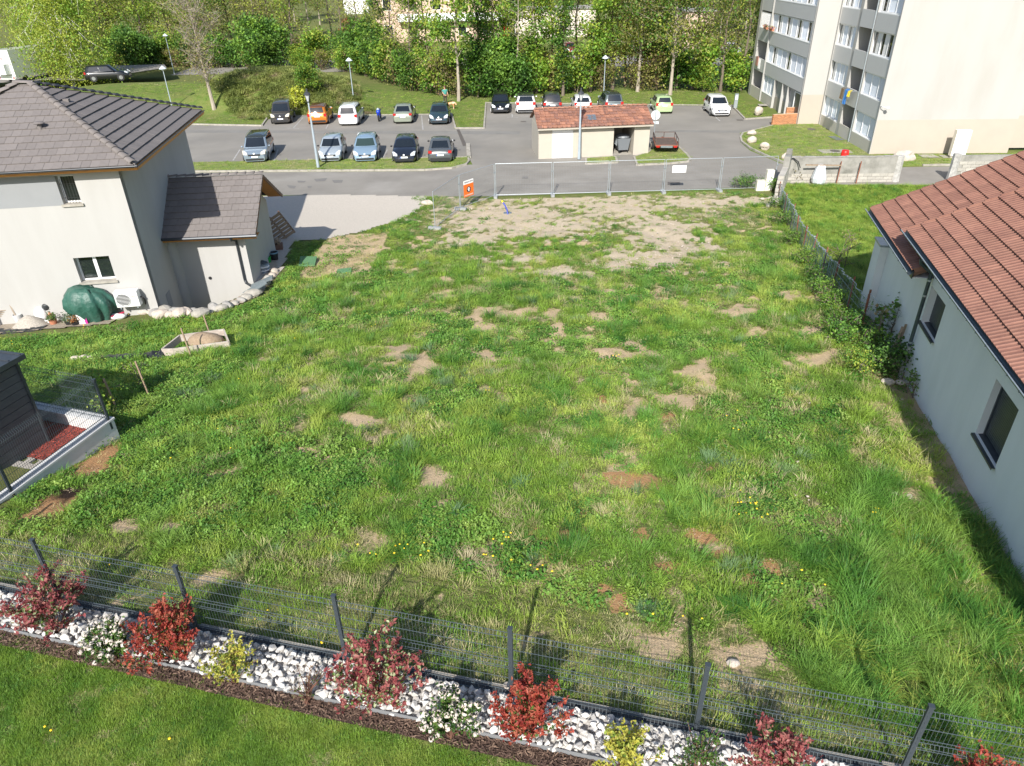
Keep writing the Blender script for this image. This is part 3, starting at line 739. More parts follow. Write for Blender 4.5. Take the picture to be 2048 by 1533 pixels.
def roof_face(parent, O, U, S, poly, tw, th, m_, name='roof_tile', prof=None, thick=.035, lift=.03, limit=298, stag=True, seed=0, key=None, gap=.006, jitter=.0):
    """O origin of the face, U unit vector along the eave, S unit vector up the slope; poly in (u, s). prof(u01)->height for ribbed tiles"""
    O, U, S = Vector(O), Vector(U).normalized(), Vector(S).normalized(); Nn = U.cross(S).normalized()
    if Nn.z < 0: Nn = -Nn
    B = Matrix((U, S, Nn)).transposed()
    us = [p[0] for p in poly]; ss = [p[1] for p in poly]
    q = random.Random(seed); tiles = []
    r0 = 0
    s = min(ss); row = 0
    np_ = 13 if prof else 2
    def tile_mb(quad, full):
        mb = MB()
        if full and prof:
            vs = []
            for k, sy in enumerate((0, th + .03)):
                for j in range(np_):
                    x = j / (np_ - 1) * (tw - gap); zz = prof(j / (np_ - 1)) + (lift if k == 0 else .004)
                    vs.append((x, sy, zz))
            vs += [(j / (np_ - 1) * (tw - gap), 0, prof(j / (np_ - 1)) + lift - thick) for j in range(np_)]
            fs = [(j, j + 1, np_ + j + 1, np_ + j) for j in range(np_ - 1)] + [(2 * np_ + j, 2 * np_ + j + 1, j + 1, j) for j in range(np_ - 1)]
            mb.add(vs, fs)
        else:
            n = len(quad); zt_ = lambda p: lift * (1 - p[1] / th) + .004
            vs = [(p[0], p[1], zt_(p)) for p in quad] + [(p[0], p[1], zt_(p) - thick) for p in quad]
            mb.add(vs, [tuple(range(n))] + [(i, i + n, (i + 1) % n + n, (i + 1) % n) for i in range(n)])
        return mb
    full_me = tile_mb([(0, 0), (tw - gap, 0), (tw - gap, th), (0, th)], True).mesh(name, m_)
    while s < max(ss) - 1e-4:
        u = min(us) - (tw / 2 if (stag and row % 2) else 0)
        while u < max(us):
            quad = [(u, s), (u + tw - gap, s), (u + tw - gap, s + th), (u, s + th)]
            c = clip_poly(quad, poly)
            if len(c) >= 3:
                ar = abs(sum(c[i - 1][0] * c[i][1] - c[i][0] * c[i - 1][1] for i in range(len(c)))) / 2
                if ar > .004: tiles.append((u, s, ar > (tw - gap) * th * .985, [(p[0] - u, p[1] - s) for p in c]))
            u += tw
        s += th; row += 1
    if key: tiles.sort(key=key)
    rest = MB()
    for i, (u, s, full, c) in enumerate(tiles):
        P = O + U * u + S * s
        if i < limit:
            me = full_me if full else tile_mb(c, False).mesh(name, m_)
            o = link(name, me, parent); o.matrix_local = Matrix.Translation(P + Nn * q.uniform(0, jitter + .008)) @ B.to_4x4() @ Matrix.Rotation(q.gauss(0, .005), 4, 'Z')
        else:
            t = tile_mb(c, full); rest.add([P + B @ Vector(v) for v in t.v], t.f)
    if rest.v: tag(rest.build('roof_tiles', m_, parent), kind='stuff')
    return len(tiles)
def ridge_caps(parent, a, b, m_, name='ridge_cap', r=.13, step=.33):
    a, b = Vector(a), Vector(b); d = (b - a); L_ = d.length; d.normalize(); n = max(1, int(L_ / step)); st = L_ / n
    side = d.cross(Vector((0, 0, 1))).normalized(); up = side.cross(d)
    mb = MB(); k = 7; vs = []
    for t, rr, dz in ((0, r * 1.06, .035), (st * 1.08, r * .88, .0)):
        vs += [(t, rr * math.cos(math.pi * j / (k - 1)), rr * .62 * math.sin(math.pi * j / (k - 1)) + dz) for j in range(k)]
    b_ = [(0, v[1] * .8, v[2] - .03) for v in vs[:k]]
    mb.add(vs + b_, [(j, j + 1, k + j + 1, k + j) for j in range(k - 1)] + [(2 * k + j, 2 * k + j + 1, j + 1, j) for j in range(k - 1)])
    me = mb.mesh(name, m_, True); B = Matrix((d, side, up)).transposed().to_4x4()
    for i in range(n):
        o = link(name, me, parent); o.matrix_local = Matrix.Translation(a + d * st * i) @ B
def wall_with_holes(w, h, holes, th=.2, mi=0):
    """wall in local x (0..w), z (0..h), outer face at y=0, thickness towards +y; holes (x0,x1,z0,z1)"""
    xs = sorted(set([0, w] + [v for q in holes for v in q[:2]])); zs = sorted(set([0, h] + [v for q in holes for v in q[2:]]))
    mb = MB()
    for i in range(len(xs) - 1):
        for j in range(len(zs) - 1):
            cx, cz = (xs[i] + xs[i + 1]) / 2, (zs[j] + zs[j + 1]) / 2
            if any(q[0] < cx < q[1] and q[2] < cz < q[3] for q in holes): continue
            mb.add([(xs[i], 0, zs[j]), (xs[i + 1], 0, zs[j]), (xs[i + 1], 0, zs[j + 1]), (xs[i], 0, zs[j + 1])], [(0, 1, 2, 3)], mi)
            mb.add([(xs[i], th, zs[j]), (xs[i + 1], th, zs[j]), (xs[i + 1], th, zs[j + 1]), (xs[i], th, zs[j + 1])], [(3, 2, 1, 0)], mi)
    for q in list(holes):
        mb.add([(q[0], 0, q[2]), (q[1], 0, q[2]), (q[1], 0, q[3]), (q[0], 0, q[3]), (q[0], th, q[2]), (q[1], th, q[2]), (q[1], th, q[3]), (q[0], th, q[3])],
               [(0, 4, 5, 1), (1, 5, 6, 2), (2, 6, 7, 3), (3, 7, 4, 0)], mi)
    mb.add([(0, 0, 0), (w, 0, 0), (w, 0, h), (0, 0, h), (0, th, 0), (w, th, 0), (w, th, h), (0, th, h)], [(0, 4, 7, 3)[::-1], (1, 2, 6, 5)[::-1], (3, 7, 6, 2)[::-1], (0, 1, 5, 4)[::-1]], mi)
    return mb
m_tile_g = mat('slate_brown_tile', (.182, .162, .153), (.168, .149, .14), scale=6, rough=.8, rnd=.07, c3=(.20, .18, .168), c3scale=9, c3amt=.4, spec=.35)
m_inside = mat('dark_interior', (.03, .03, .03), rough=.9)

# ------------------------------------------------------------------ left house (two storeys, hipped roof) and its garage
HU = Vector((.9888, .1495, 0)); HV = Vector((-.1495, .9888, 0)); HA = math.atan2(.1495, .9888)
EZ = 6.52
EC = Vector((-12.86, 24.9, EZ))                   # front right corner of the eave
WC = Vector((-13.66, 25.27, 0))                   # wall corner
def left_house():
    t = thing('house', 'two storey cream rendered house with grey hipped tile roof on the left', 'house', (WC.x, WC.y, .6), HA)
    inv = Matrix.Rotation(-HA, 4, 'Z') @ Matrix.Translation(-Vector((WC.x, WC.y, .6)))
    loc = lambda P: inv @ Vector(P)
    H = EZ - .6 - .12
    # front wall runs towards -x from the corner; build it left->right
    Wd = 9.6
    hx = lambda px_, py_: (loc(onp(px_, py_, WC, math.degrees(HA))).x + Wd, loc(onp(px_, py_, WC, math.degrees(HA))).z)
    w1 = (hx(145, 515)[0], hx(219, 512)[0], hx(232, 561)[1], hx(219, 512)[1])
    w1 = (w1[0] , hx(230, 552)[0], w1[2], w1[3])
    w2 = (hx(108, 352)[0], hx(145, 350)[0], hx(160, 408)[1], hx(143, 351)[1])
    front = wall_with_holes(Wd, H, [w1, w2], .3).build('wall', m_wall, t, loc=(-Wd, 0, 0))
    D = 9.6
    side = MB(); side.box(-.3, 0, .002, D, -1.5, H); side.build('wall', m_wall, t)
    MB().box(-Wd, -.3, D - .3, D, 0, H).build('wall', m_wall, t); MB().box(-Wd, -Wd + .3, .3, D - .3, 0, H).build('wall', m_wall, t)
    # grey band between the first floor windows (smooth render, 3 mm proud)
    MB().box(-Wd, w2[0] - Wd - .002, -.004, 0, w2[2] - .02, w2[3] + .02).build('grey_render_band', m_grey_wall, t)
    for (a, b, z0, z1), two in ((w1, True), (w2, False)):
        x0, x1 = a - Wd, b - Wd
        fr = MB(); d = .22; f = .07
        fr.box(x0, x1, d, d + .06, z0, z0 + f); fr.box(x0, x1, d, d + .06, z1 - f, z1); fr.box(x0, x0 + f, d, d + .06, z0 + f, z1 - f); fr.box(x1 - f, x1, d, d + .06, z0 + f, z1 - f)
        if two: fr.box((x0 + x1) / 2 - .06, (x0 + x1) / 2 + .06, d, d + .06, z0 + f, z1 - f)
        w = fr.build('window', m_white, t); MB().box(x0 + f, x1 - f, d + .02, d + .035, z0 + f, z1 - f).build('pane', m_glass, w)
        MB().box(x0 - .06, x1 + .06, -.07, d, z0 - .07, z0 + .012).build('window_sill', m_kerb, t)
        if not two:
            g = MB()
            for k in range(5): xx = x0 + .1 + k * (x1 - x0 - .2) / 4; g.tube([(xx, .06, z0 + .02), (xx, .06, z1 - .12)], .008, 5)
            for zz in (z0 + .22, z1 - .3): g.bar((x0, .06, zz), (x1, .06, zz), .02, .008)
            g.build('window_grille', m_black, t)
    MB().box(-.012, .01, -.01, .0, 0, 0).v  # (nothing)
    # soffit, fascia
    ov = .72; e = EZ - .6
    MB().box(-Wd - .3, .78, -.40, D + .9, e - .14, e - .11).build('soffit', m_wood_o, t)
    fs = MB(); fs.box(-Wd - .5, .80, -.43, -.405, e - .20, e - .03); fs.box(.785, .81, -.405, D + .9, e - .20, e - .03); fs.build('fascia_board', m_wood_o, t)
    # roof in local coordinates
    O = loc(EC); Lf = 10.8; Lw = 9.2; ap = Vector((-4.23, 4.23, 2.17)); apl = Vector((-4.66, 4.23, 2.17)); 
    und = MB(); c = [O + Vector(v) for v in ((0, 0, 0), (0, Lf, 0), (-Lw, Lf, 0), (-Lw, 0, 0))]; a1 = O + ap; a2 = O + apl
    und.add([c[0], c[1], c[2], c[3], a1, a2], [(0, 1, 4), (1, 2, 5, 4), (2, 3, 5), (3, 0, 4, 5), (0, 3, 2, 1)]); und.build('roof_deck', mat('roof_underlay', (.06, .055, .05)), t)
    sl = math.hypot(4.23, 2.17); S1 = Vector((0, 4.23, 2.17)).normalized(); S2 = Vector((-4.23, 0, 2.17)).normalized()
    n1 = roof_face(t, O + Vector((-Lw, 0, 0)), (1, 0, 0), S1, [(0, -.04), (Lw, -.04), (Lw - 4.23, sl), (Lw - 4.66, sl)], .30, .36, m_tile_g, seed=1, limit=150, key=lambda q: -q[0] + q[1] * .3)
    n2 = roof_face(t, O, (0, 1, 0), S2, [(-.04, -.04), (Lf, -.04), (4.23, sl)], .30, .36, m_tile_g, seed=2, limit=140, lift=.045, key=lambda q: q[0])
    print('house tiles', n1, n2)
    b_ = Vector((0, 0, .05))
    ridge_caps(t, c[0] + b_, a1 + b_, m_tile_g, step=.34); ridge_caps(t, c[1] + b_, a1 + b_, m_tile_g, step=.36); ridge_caps(t, c[3] + b_, a2 + b_, m_tile_g, step=.36); ridge_caps(t, a2 + b_ + Vector((-.1, 0, 0)), a1 + b_ + Vector((.1, 0, 0)), m_tile_g, step=.34)
    # gutters: half round
    def gutter(a, b):
        a, b = Vector(a), Vector(b); d = (b - a).normalized(); n = d.cross(Vector((0, 0, 1))); g = MB(); vs = []
        for p in (a, b): vs += [p + n * (.065 * math.cos(x)) + Vector((0, 0, .065 * math.sin(x))) for x in [math.pi + math.pi * k / 6 for k in range(7)]]
        g.add(vs, [(k, k + 1, 8 + k, 7 + k) for k in range(6)]); g.tube([a + n * .065, b + n * .065], .012, 6); g.tube([a - n * .065, b - n * .065], .008, 6)
        return g
    gz = O.z - .02
    gg = gutter((-Lw - .2 + O.x, O.y - .08, gz), (O.x + .10, O.y - .08, gz)); gg.build('gutter', m_gutter, t); gutter((O.x + .09, O.y - .09, gz), (O.x + .09, O.y + Lf + .05, gz)).build('gutter', m_gutter, t)
    # roof vents
    for (px_, py_) in ((62, 214),):
        P = loc(onp(px_, py_, EC + HU * -0 + HV * 1.75, math.degrees(HA))); v = MB(); z_ = O.z + 2.17 * (1.9 / 4.23)
        v.lathe([(0, .26), (.12, .25), (.2, .20), (.17, .18), (.07, .17), (.07, -.15)], (P.x, O.y + 1.9, z_), 14); v.build('roof_vent', m_tile_g, t)
    for (u, s) in ((-5.0, 2.6), (-1.8 - .0, None)):
        if s: x = O.x + u; p = O + Vector((u, 0, 0)) + S1 * s
        else: p = O + Vector((0, 3.9, 0)) + S2 * 3.4
        v = MB(); v.box(p.x - .1, p.x + .1, p.y - .09, p.y + .09, p.z, p.z + .11); v.build('vent_tile', m_tile_g, t)
    # round service pipe cover and hatch on the shaded side wall
    q = inv @ Vector(onp(340, 600, WC, 90 + math.degrees(HA)))
    MB().box(-.001, .012, q.y - .33, q.y + .22, -.2, q.z + .35).build('hatch', m_grey_wall, t)
    return t, loc
LH, lh_loc = left_house()
GA = R(4.5); GC = Vector((*at(508.4, 572, .45), .45))
def garage():
    t = thing('garage', 'low cream rendered garage with grey tile roof attached to the left house', 'garage', GC, GA)
    inv = Matrix.Rotation(-GA, 4, 'Z') @ Matrix.Translation(-GC)
    loc = lambda P: inv @ Vector(P)
    ez = 2.95 - GC.z; O = loc((*at(511.3, 468.5, 2.95), 2.95)); rl = 5.0
    rd = loc((*at(524.5, 349.5, 4.62), 4.62)); run = rd.y - O.y; rise = rd.z - O.z
    Dp = run * 2 - .55
    back = .25
    MB().box(-5.2, 0, 0, .25, -1.8, ez - .12).build('wall', m_wall, t)
    g = MB(); yy = [(.251, -.6), (Dp - .55, -.6), (Dp - .55, ez - .1), (run + O.y, rise + ez - .12), (.251, ez - .02)]
    g.add([(-.25, y, z) for y, z in yy] + [(0, y, z) for y, z in yy], [(0, 1, 2, 3, 4), (9, 8, 7, 6, 5)] + [(i, i + 5, (i + 1) % 5 + 5, (i + 1) % 5) for i in range(5)]); g.build('wall', m_wall, t)
    MB().box(-5.2, -.25, Dp - .8, Dp - .55, -.6, ez - .12).build('wall', m_wall, t)
    # quarter round inner corner is plain; roof
    x1 = O.x; x0 = O.x - rl; sl = math.hypot(run, rise); S1 = Vector((0, run, rise)); S2 = Vector((0, -run, rise))
    und = MB(); und.add([(x0, O.y, O.z), (x1, O.y, O.z), (x1, O.y + run, O.z + rise), (x0, O.y + run, O.z + rise), (x0, O.y + 2 * run, O.z), (x1, O.y + 2 * run, O.z)], [(0, 1, 2, 3), (3, 2, 5, 4)]); und.build('roof_deck', MATS['roof_underlay'], t)
    k = roof_face(t, (x0, O.y, O.z), (1, 0, 0), S1, [(0, -.05), (rl, -.05), (rl, sl), (0, sl)], .30, .345, m_tile_g, seed=3, limit=230, key=lambda q: -q[0])
    roof_face(t, (x1, O.y + 2 * run, O.z), (-1, 0, 0), S2, [(0, -.05), (rl, -.05), (rl, sl), (0, sl)], .30, .345, m_tile_g, seed=4, limit=60)
    ridge_caps(t, (x1 + .03, O.y + run, O.z + rise + .05), (x0, O.y + run, O.z + rise + .05), m_tile_g, step=.34, r=.11)
    # verge boards, soffit of the gable, gutter, downpipe
    vb = MB(); 
    for (a, b) in (((x1 - .02, O.y, O.z - .07), (x1 - .02, O.y + run, O.z + rise - .07)), ((x1 - .02, O.y + 2 * run, O.z - .07), (x1 - .02, O.y + run, O.z + rise - .07))): vb.bar(a, b, .03, .14)
    vb.build('verge_board', m_wood_b, t)
    so = MB(); so.add([(0, O.y, O.z - .08), (x1, O.y, O.z - .08), (x1, O.y + run, O.z + rise - .08), (0, O.y + run, O.z + rise - .08), (0, O.y + 2 * run, O.z - .08), (x1, O.y + 2 * run, O.z - .08)], [(0, 1, 2, 3), (3, 2, 5, 4)]); so.build('soffit', m_wood_o, t)
    MB().box(x0, x1, O.y + .02, O.y + .045, O.z - .2, O.z - .05).build('fascia_board', m_wood_o, t)
    MB().box(x0, x1 - .02, O.y + .05, .0, O.z - .16, O.z - .14).build('soffit', m_wood_o, t)
    gu = MB(); gu.tube([(x0, O.y - .07, O.z - .05), (x1 + .04, O.y - .07, O.z - .05)], .065, 8); gu.build('gutter', m_gutter, t)
    dp = MB(); X = -.32
    dp.tube([(X, O.y - .05, O.z - .1), (X, O.y - .0, O.z - .22), (X, -.07, O.z - .42), (X, -.07, .32), (X + .04, -.12, .2), (X + .3, -.3, .1), (X + .5, -.34, .1), (X + .68, -.2, .22)], .05, 10); dp.build('downpipe', m_gutter, t)
    MB().lathe([(0, 0), (.07, 0), (.07, .02), (0, .02)], (0, 0, 0), 12)
    v = MB(); v.tube([(-1.75 + .0, -.02, .45), (-1.75, .02, .45)], .07, 12); v.build('wall_vent', m_black, t)
    return t
GT = garage()
k = MB(); k.tube([(0, 0, -1.4), (0, 0, 2.2)], .32, 20); o = k.build('corner_column', m_wall, GT); o.location = (-3.05, .1, 0)
# ------------------------------------------------------------------ right house: long white wall, red-brown tile roofs at two levels
RA = R(-13.4)                                     # local +y = away along wall, +x = into the house
m_tile_r = mat('red_brown_tile', (.255, .125, .087), (.215, .102, .073), scale=2.2, rough=.62, rnd=.12, c3=(.17, .075, .055), c3scale=5, c3amt=.55, spec=.4, coord='World', stretch=(1, 1, 1))
m_zincd = mat('dark_zinc', (.085, .11, .12), (.06, .08, .09), scale=4, rough=.42, metal=.45)
def right_house():
    base = Vector((HW[0], HW[1], 1.2))
    t = thing('house', 'white rendered house with red brown ribbed tile roof at the right edge of the field', 'house', base, RA)
    inv = Matrix.Rotation(-RA, 4, 'Z') @ Matrix.Translation(-base); loc = lambda P: inv @ Vector(P)
    hx = lambda a, b: loc(onp(a, b, HW, -103.4))
    w1 = (hx(1842, 641), hx(1868, 684), hx(1866, 575)); w2 = (hx(1951, 866), hx(1990, 935), hx(1997, 763))
    topz = 5.3 - 1.2
    # near wall: y from -13 to 0 ; built with local x = -y
    ylen = 14.0
    holes = [(-w[0].y, -w[1].y, w[1].z, w[2].z) for w in (w1, w2)]
    holes = [(min(h[0], h[1]), max(h[0], h[1]), h[2], h[3]) for h in holes]
    wl = wall_with_holes(ylen, topz - .05, holes, .38)
    o = wl.build('wall', m_wall_r, t); o.rotation_euler = (0, 0, R(-90))
    far = MB(); far.box(.16, .5, .002, 5.25, -.8, 4.78 - 1.2); far.box(.5, 9, 4.95, 5.25, -.8, 4.78 - 1.2); far.box(-.0, .5, -.0, .0, 0, 0) ; far.build('wall', m_wall_r, t)
    MB().box(.38, 9, -.3, -.002, 0, topz - .05).build('wall', m_wall_r, t)
    MB().box(-.012, .0, -ylen, 0, -.8, .0).build('plinth', m_conc, t)
    for (a, b, z0, z1) in holes:
        y0, y1 = -b, -a
        w = MB().box(.20, .23, y0 + .05, y1 - .05, z0 + .05, z1 - .05).build('window', m_darkmetal, t)
        sl = MB(); n = int((z1 - z0 - .1) / .055)
        for k in range(n): sl.box(.170, .200, y0 + .05, y1 - .05, z0 + .06 + k * .055, z0 + .06 + k * .055 + .046)
        sl.build('roller_shutter', m_darkmetal, w)
        fr = MB(); fr.box(.15, .25, y0, y0 + .05, z0, z1); fr.box(.15, .25, y1 - .05, y1, z0, z1); fr.box(.15, .25, y0 + .05, y1 - .05, z1 - .05, z1); fr.build('window_frame', m_darkmetal, w)
        sk = MB(); sk.add([(-.07, y0 - .04, z0 - .02), (-.07, y1 + .04, z0 - .02), (.25, y1 + .04, z0 + .03), (.25, y0 - .04, z0 + .03), (-.07, y0 - .04, z0 - .07), (-.07, y1 + .04, z0 - .07)], [(0, 1, 2, 3), (0, 4, 5, 1)]); sk.build('window_sill', m_darkmetal, t)
    # roofs
    def prof(u):
        v = (u * 2) % 1.0
        return .028 * max(0.0, math.sin(math.pi * min(v / .55, 1.0))) if v < .55 else .004 * (1 - abs((v - .775) / .225))
    def roof(y0, y1, x0, z0, run, pitch, limit, seed, key):
        S = Vector((math.cos(pitch), 0, math.sin(pitch))); L_ = run / math.cos(pitch)
        O = Vector((x0, y1, z0)); Ln = y1 - y0
        und = MB(); a = [(x0 + .02, y0, z0 - .03), (x0 + .02, y1, z0 - .03), (x0 + run, y1, z0 - .03 + run * math.tan(pitch)), (x0 + run, y0, z0 - .03 + run * math.tan(pitch))]
        und.add(a + [(p[0], p[1], p[2] - .14) for p in a], [(0, 1, 2, 3), (7, 6, 5, 4), (0, 4, 5, 1), (1, 5, 6, 2), (2, 6, 7, 3), (3, 7, 4, 0)]); und.build('roof_deck', m_wood_b, t)
        n = roof_face(t, O, (0, -1, 0), S, [(0, -.05), (Ln, -.05), (Ln, L_), (0, L_)], .30, .395, m_tile_r, prof=prof, thick=.03, lift=.055, limit=limit, stag=False, seed=seed, key=key, gap=0)
        bk = MB(); bk.add([(x0 + run, y0, z0 + run * math.tan(pitch)), (x0 + run, y1, z0 + run * math.tan(pitch)), (x0 + 2 * run, y1, z0), (x0 + 2 * run, y0, z0)], [(3, 2, 1, 0)]); bk.build('roof_slope', m_tile_r, t)
        print('right tiles', n)
    p = R(26.5)
    ef = loc((*at(1744, 420, 4.8), 4.8)); en = loc((*at(1823, 461, 5.35), 5.35)); eg = loc((*at(1850, 528, 4.85), 4.85))
    roof(-14.2, en.y, -.33, 5.35 - 1.2, 6.2, p, 180, 5, lambda q: abs(q[0] - 4.5) + q[1] * 1.2)
    roof(.25, ef.y, -.50, 4.83 - 1.2, 6.0, p, 118, 6, lambda q: q[1] * 1.0 + q[0] * .5)
    def vrg(y, x0, z0, L_):
        g = MB(); 
        for k in range(int(L_ / .395)):
            a = Vector((x0 + k * .395 * math.cos(p), y, z0 + k * .395 * math.sin(p))); b = a + Vector((math.cos(p), 0, math.sin(p))) * .42
            g.bar(a + Vector((0, 0, .05)), b + Vector((0, 0, .015)), .05, .13)
        return g
    vrg(ef.y + .02, -.50, 4.80 - 1.2, 6.5).build('verge_tiles', m_tile_r, t); vrg(en.y + .02, -.33, 5.33 - 1.2, 6.7).build('verge_tiles', m_tile_r, t); vrg(.23, -.5, 4.80 - 1.2, 2.2).build('verge_tiles', m_tile_r, t)
    # gutters with brackets
    def gut(y0, y1, x, z):
        g = MB(); vs = []
        for y in (y0, y1): vs += [(x + .075 * math.cos(a), y, z + .085 * math.sin(a)) for a in [math.pi + math.pi * k / 6 for k in range(7)]]
        g.add(vs, [(k, k + 1, 8 + k, 7 + k) for k in range(6)]); g.build('gutter', m_zincd, t)
        MB().tube([(x - .075, y0, z + .006), (x - .075, y1, z + .006)], .014, 8).build('gutter_lip', m_galv, t)
        b = MB(); k = y0 + .3
        while k < y1: b.bar((x - .085, k, z + .0), (x - .0, k, z - .095), .03, .02); b.bar((x - .085, k, z + .015), (x - .085, k, z - .03), .03, .02); k += .62
        b.build('gutter_brackets', m_zincd, t)
        MB().box(x + .08, x + .11, y0, y1, z - .19, z + .02).build('fascia_board', m_darkmetal, t)
    gut(-14.2, en.y + .05, -.44, 5.33 - 1.2); gut(.2, ef.y + .05, -.61, 4.80 - 1.2)
    MB().box(-.33, .0, -14.2, .0, 5.18 - 1.2, 5.2 - 1.2).build('soffit', m_darkmetal, t)
    MB().box(-.5, .16, .25, ef.y - .1, 4.62 - 1.2, 4.64 - 1.2).build('soffit', m_wall_r, t)
    # downpipe
    X = -.09; Y = .12
    d = MB(); d.tube([(-.44, Y, 4.02), (-.42, Y, 3.9), (X, Y, 3.62), (X, Y, 1.42)], .052, 12); d.build('downpipe', m_zincd, t)
    for zz in (3.4, 2.95, 1.5): MB().tube([(X, Y, zz), (X, Y, zz + .05)], .060, 12).build('pipe_collar', m_galv, t)
    c = MB(); c.tube([(X, Y, 1.40), (X, Y, .0)], .062, 12); c.tube([(X, Y, 1.36), (X, Y, 1.24)], .072, 12); c.tube([(X, Y, .98), (X, Y, .92)], .072, 12); c.build('cast_standpipe', mat('grey_cast_pipe', (.42, .43, .41), (.33, .34, .32), scale=7, rough=.6), t)
    # low annex box behind
    b0 = loc(onp(1745, 590, HW, -103.4))
    MB().box(-.10, 1.0, 5.26, 6.1, -.8, 2.55).build('annex', m_wall_r, t); MB().box(-.14, 1.04, 5.24, 6.14, 2.55, 2.62).build('annex_cap', m_zinc, t)
    return t
RHO = right_house()
# ------------------------------------------------------------------ apartment block
m_apt = mat('apartment_cream', (.425, .413, .388), (.405, .392, .366), scale=.5, rough=.95, c3=(.375, .36, .325), c3scale=.5, c3amt=.6, stretch=(1, 1, .25))
m_beige = mat('apartment_beige', (.44, .385, .32), (.42, .365, .305), scale=.8, rough=.95)
m_spand = mat('grey_spandrel', (.56, .555, .535), (.52, .515, .50), scale=3, rough=.85, stretch=(14, 14, .3), bump=.003, bscale=8)
m_spandw = mat('beige_parapet', (.58, .54, .48), (.53, .49, .43), scale=3, rough=.9, stretch=(14, 14, .3))
m_curt = mat('net_curtain', (.72, .76, .82), (.56, .60, .66), scale=5, rough=.9, stretch=(12, 12, .4), rnd=.12)
m_drape = mat('window_drape', (.75, .74, .72), (.55, .54, .52), scale=5, rough=.9, stretch=(14, 14, .4))
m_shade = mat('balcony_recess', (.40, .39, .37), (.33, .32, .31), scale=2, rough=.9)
m_brickw = mat('orange_brick', (.50, .22, .09), (.36, .15, .07), scale=9, rough=.9, rnd=.22)
m_mortar = mat('mortar', (.55, .43, .30), rough=.95)
AP = Vector((25.8, 51.6, 0)); AAZ = R(87.2)
def apartment():
    # local: x = depth into the block (to the right), y = along the facade away from the camera
    rz = AAZ - math.pi / 2
    t = thing('apartment_block', 'tall cream apartment block with grey spandrels and net curtained windows', 'apartment block', AP, rz)
    st = 2.655; H = 5 * st + 1
    # end wall with beige base
    MB().box(.02, 9.55, -.0, .25, 2.42, H).build('end_wall', m_apt, t); MB().box(.02, 9.55, -.012, .24, .12, 2.42).build('base_band', m_beige, t); MB().box(.02, 9.5, .02, .22, -.05, .12).build('plinth', m_kerb, t)
    MB().box(9.3, 9.55, .25, 11, .0, H).build('end_wall', m_apt, t)
    MB().box(9.6, 20, 1.2, 1.5, 2.42, H).build('end_wall', m_apt, t); MB().box(9.6, 20, 1.18, 1.5, .2, 2.42).build('base_band', m_beige, t)
    MB().box(-.02, .22, .26, 30, -.1, H).build('core_wall', m_shade, t) if False else None
    def window(y0, y1, z0, z1, x, panes, seed):
        w = tag(MB().box(x + .10, x + .13, y0, y1, z0, z1).build('window', m_glass, t))
        q = random.Random(seed); f = MB(); n = panes; pw = (y1 - y0) / n
        f.box(x + .03, x + .10, y0, y1, z0, z0 + .06); f.box(x + .03, x + .10, y0, y1, z1 - .05, z1)
        for k in range(n + 1): yy = y0 + k * pw; f.box(x + .035, x + .10, max(y0, yy - .03), min(y1, yy + .03), z0 + .06, z1 - .05)
        f.build('window_frame', m_white, w)
        for k in range(n):
            yy = y0 + k * pw + .03; r_ = q.random()
            a, b = yy, yy + pw - .06
            if r_ < .72: seg = [(a, b)]
            elif r_ < .88: seg = [(a, a + (b - a) * .35), (b - (b - a) * .3, b)]
            else: seg = [(a, a + (b - a) * .55)]
            for s0, s1 in seg:
                c = MB(); m_ = max(3, int((s1 - s0) / .05)); vs = []
                for j in range(m_ + 1):
                    yq = s0 + (s1 - s0) * j / m_; vs += [(x + .085 - .02 * (j % 2), yq, z0 + .07), (x + .085 - .02 * (j % 2), yq, z1 - .06)]
                c.add(vs, [(2 * j, 2 * j + 1, 2 * j + 3, 2 * j + 2) for j in range(m_)]); c.build('curtain', m_drape if (s1 - s0) < (b - a) * .6 else m_curt, w)
        MB().box(x - .07, x + .12, y0 - .02, y1 + .02, z0 - .07, z0 - .005).build('window_sill', m_white, t)
    def pilaster(y0, y1, z0=0, z1=None, x=-.06, m_=None): MB().box(x, x + .34, y0, y1, z0, z1 or H).build('pilaster', m_ or m_apt, t)
    # facade A
    pilaster(-.002, .13, 0, H, -.03); pilaster(3.88, 4.02, 0, H, .02); pilaster(6.55, 7.10, 0, H, .02); pilaster(10.72, 11.0, 0, H, -.02)
    for k in range(5):
        zb = k * st + .95 if k else .96; z0 = zb; z1 = k * st + 2.40
        for (a, b, n) in ((.14, 3.87, 3), (7.12, 10.70, 4)):
            window(a, b, z0, z1, .10, n, 10 * k + n)
            lo = 0.0 if k == 0 else (k - 1) * st + 2.43
            MB().box(.02, .22, a, b, lo, z0 - .06).build('spandrel', m_spandw if k == 0 else m_spand, t)
        # balcony recess 4.02..6.55
        lo = 0 if k == 0 else (k - 1) * st + 2.50
        MB().box(-.04 if k else .0, .06, 4.06, 6.5, lo, z0 + .05).build('balcony_parapet', m_spandw if k == 0 else m_spand, t)
        MB().box(.06, 1.5, 4.03, 6.54, lo - .02, lo + .12).build('balcony_floor', m_kerb, t)
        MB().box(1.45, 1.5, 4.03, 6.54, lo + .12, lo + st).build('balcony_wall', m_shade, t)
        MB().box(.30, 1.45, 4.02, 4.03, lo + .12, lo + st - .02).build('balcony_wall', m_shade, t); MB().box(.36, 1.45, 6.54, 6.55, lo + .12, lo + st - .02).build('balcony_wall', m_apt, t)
        d = MB().box(1.40, 1.448, 4.3, 5.1, lo + .13, lo + 2.15).build('balcony_door', m_darkmetal if k == 0 else m_glass, t)
    # pier between the facades
    bx = -1.75
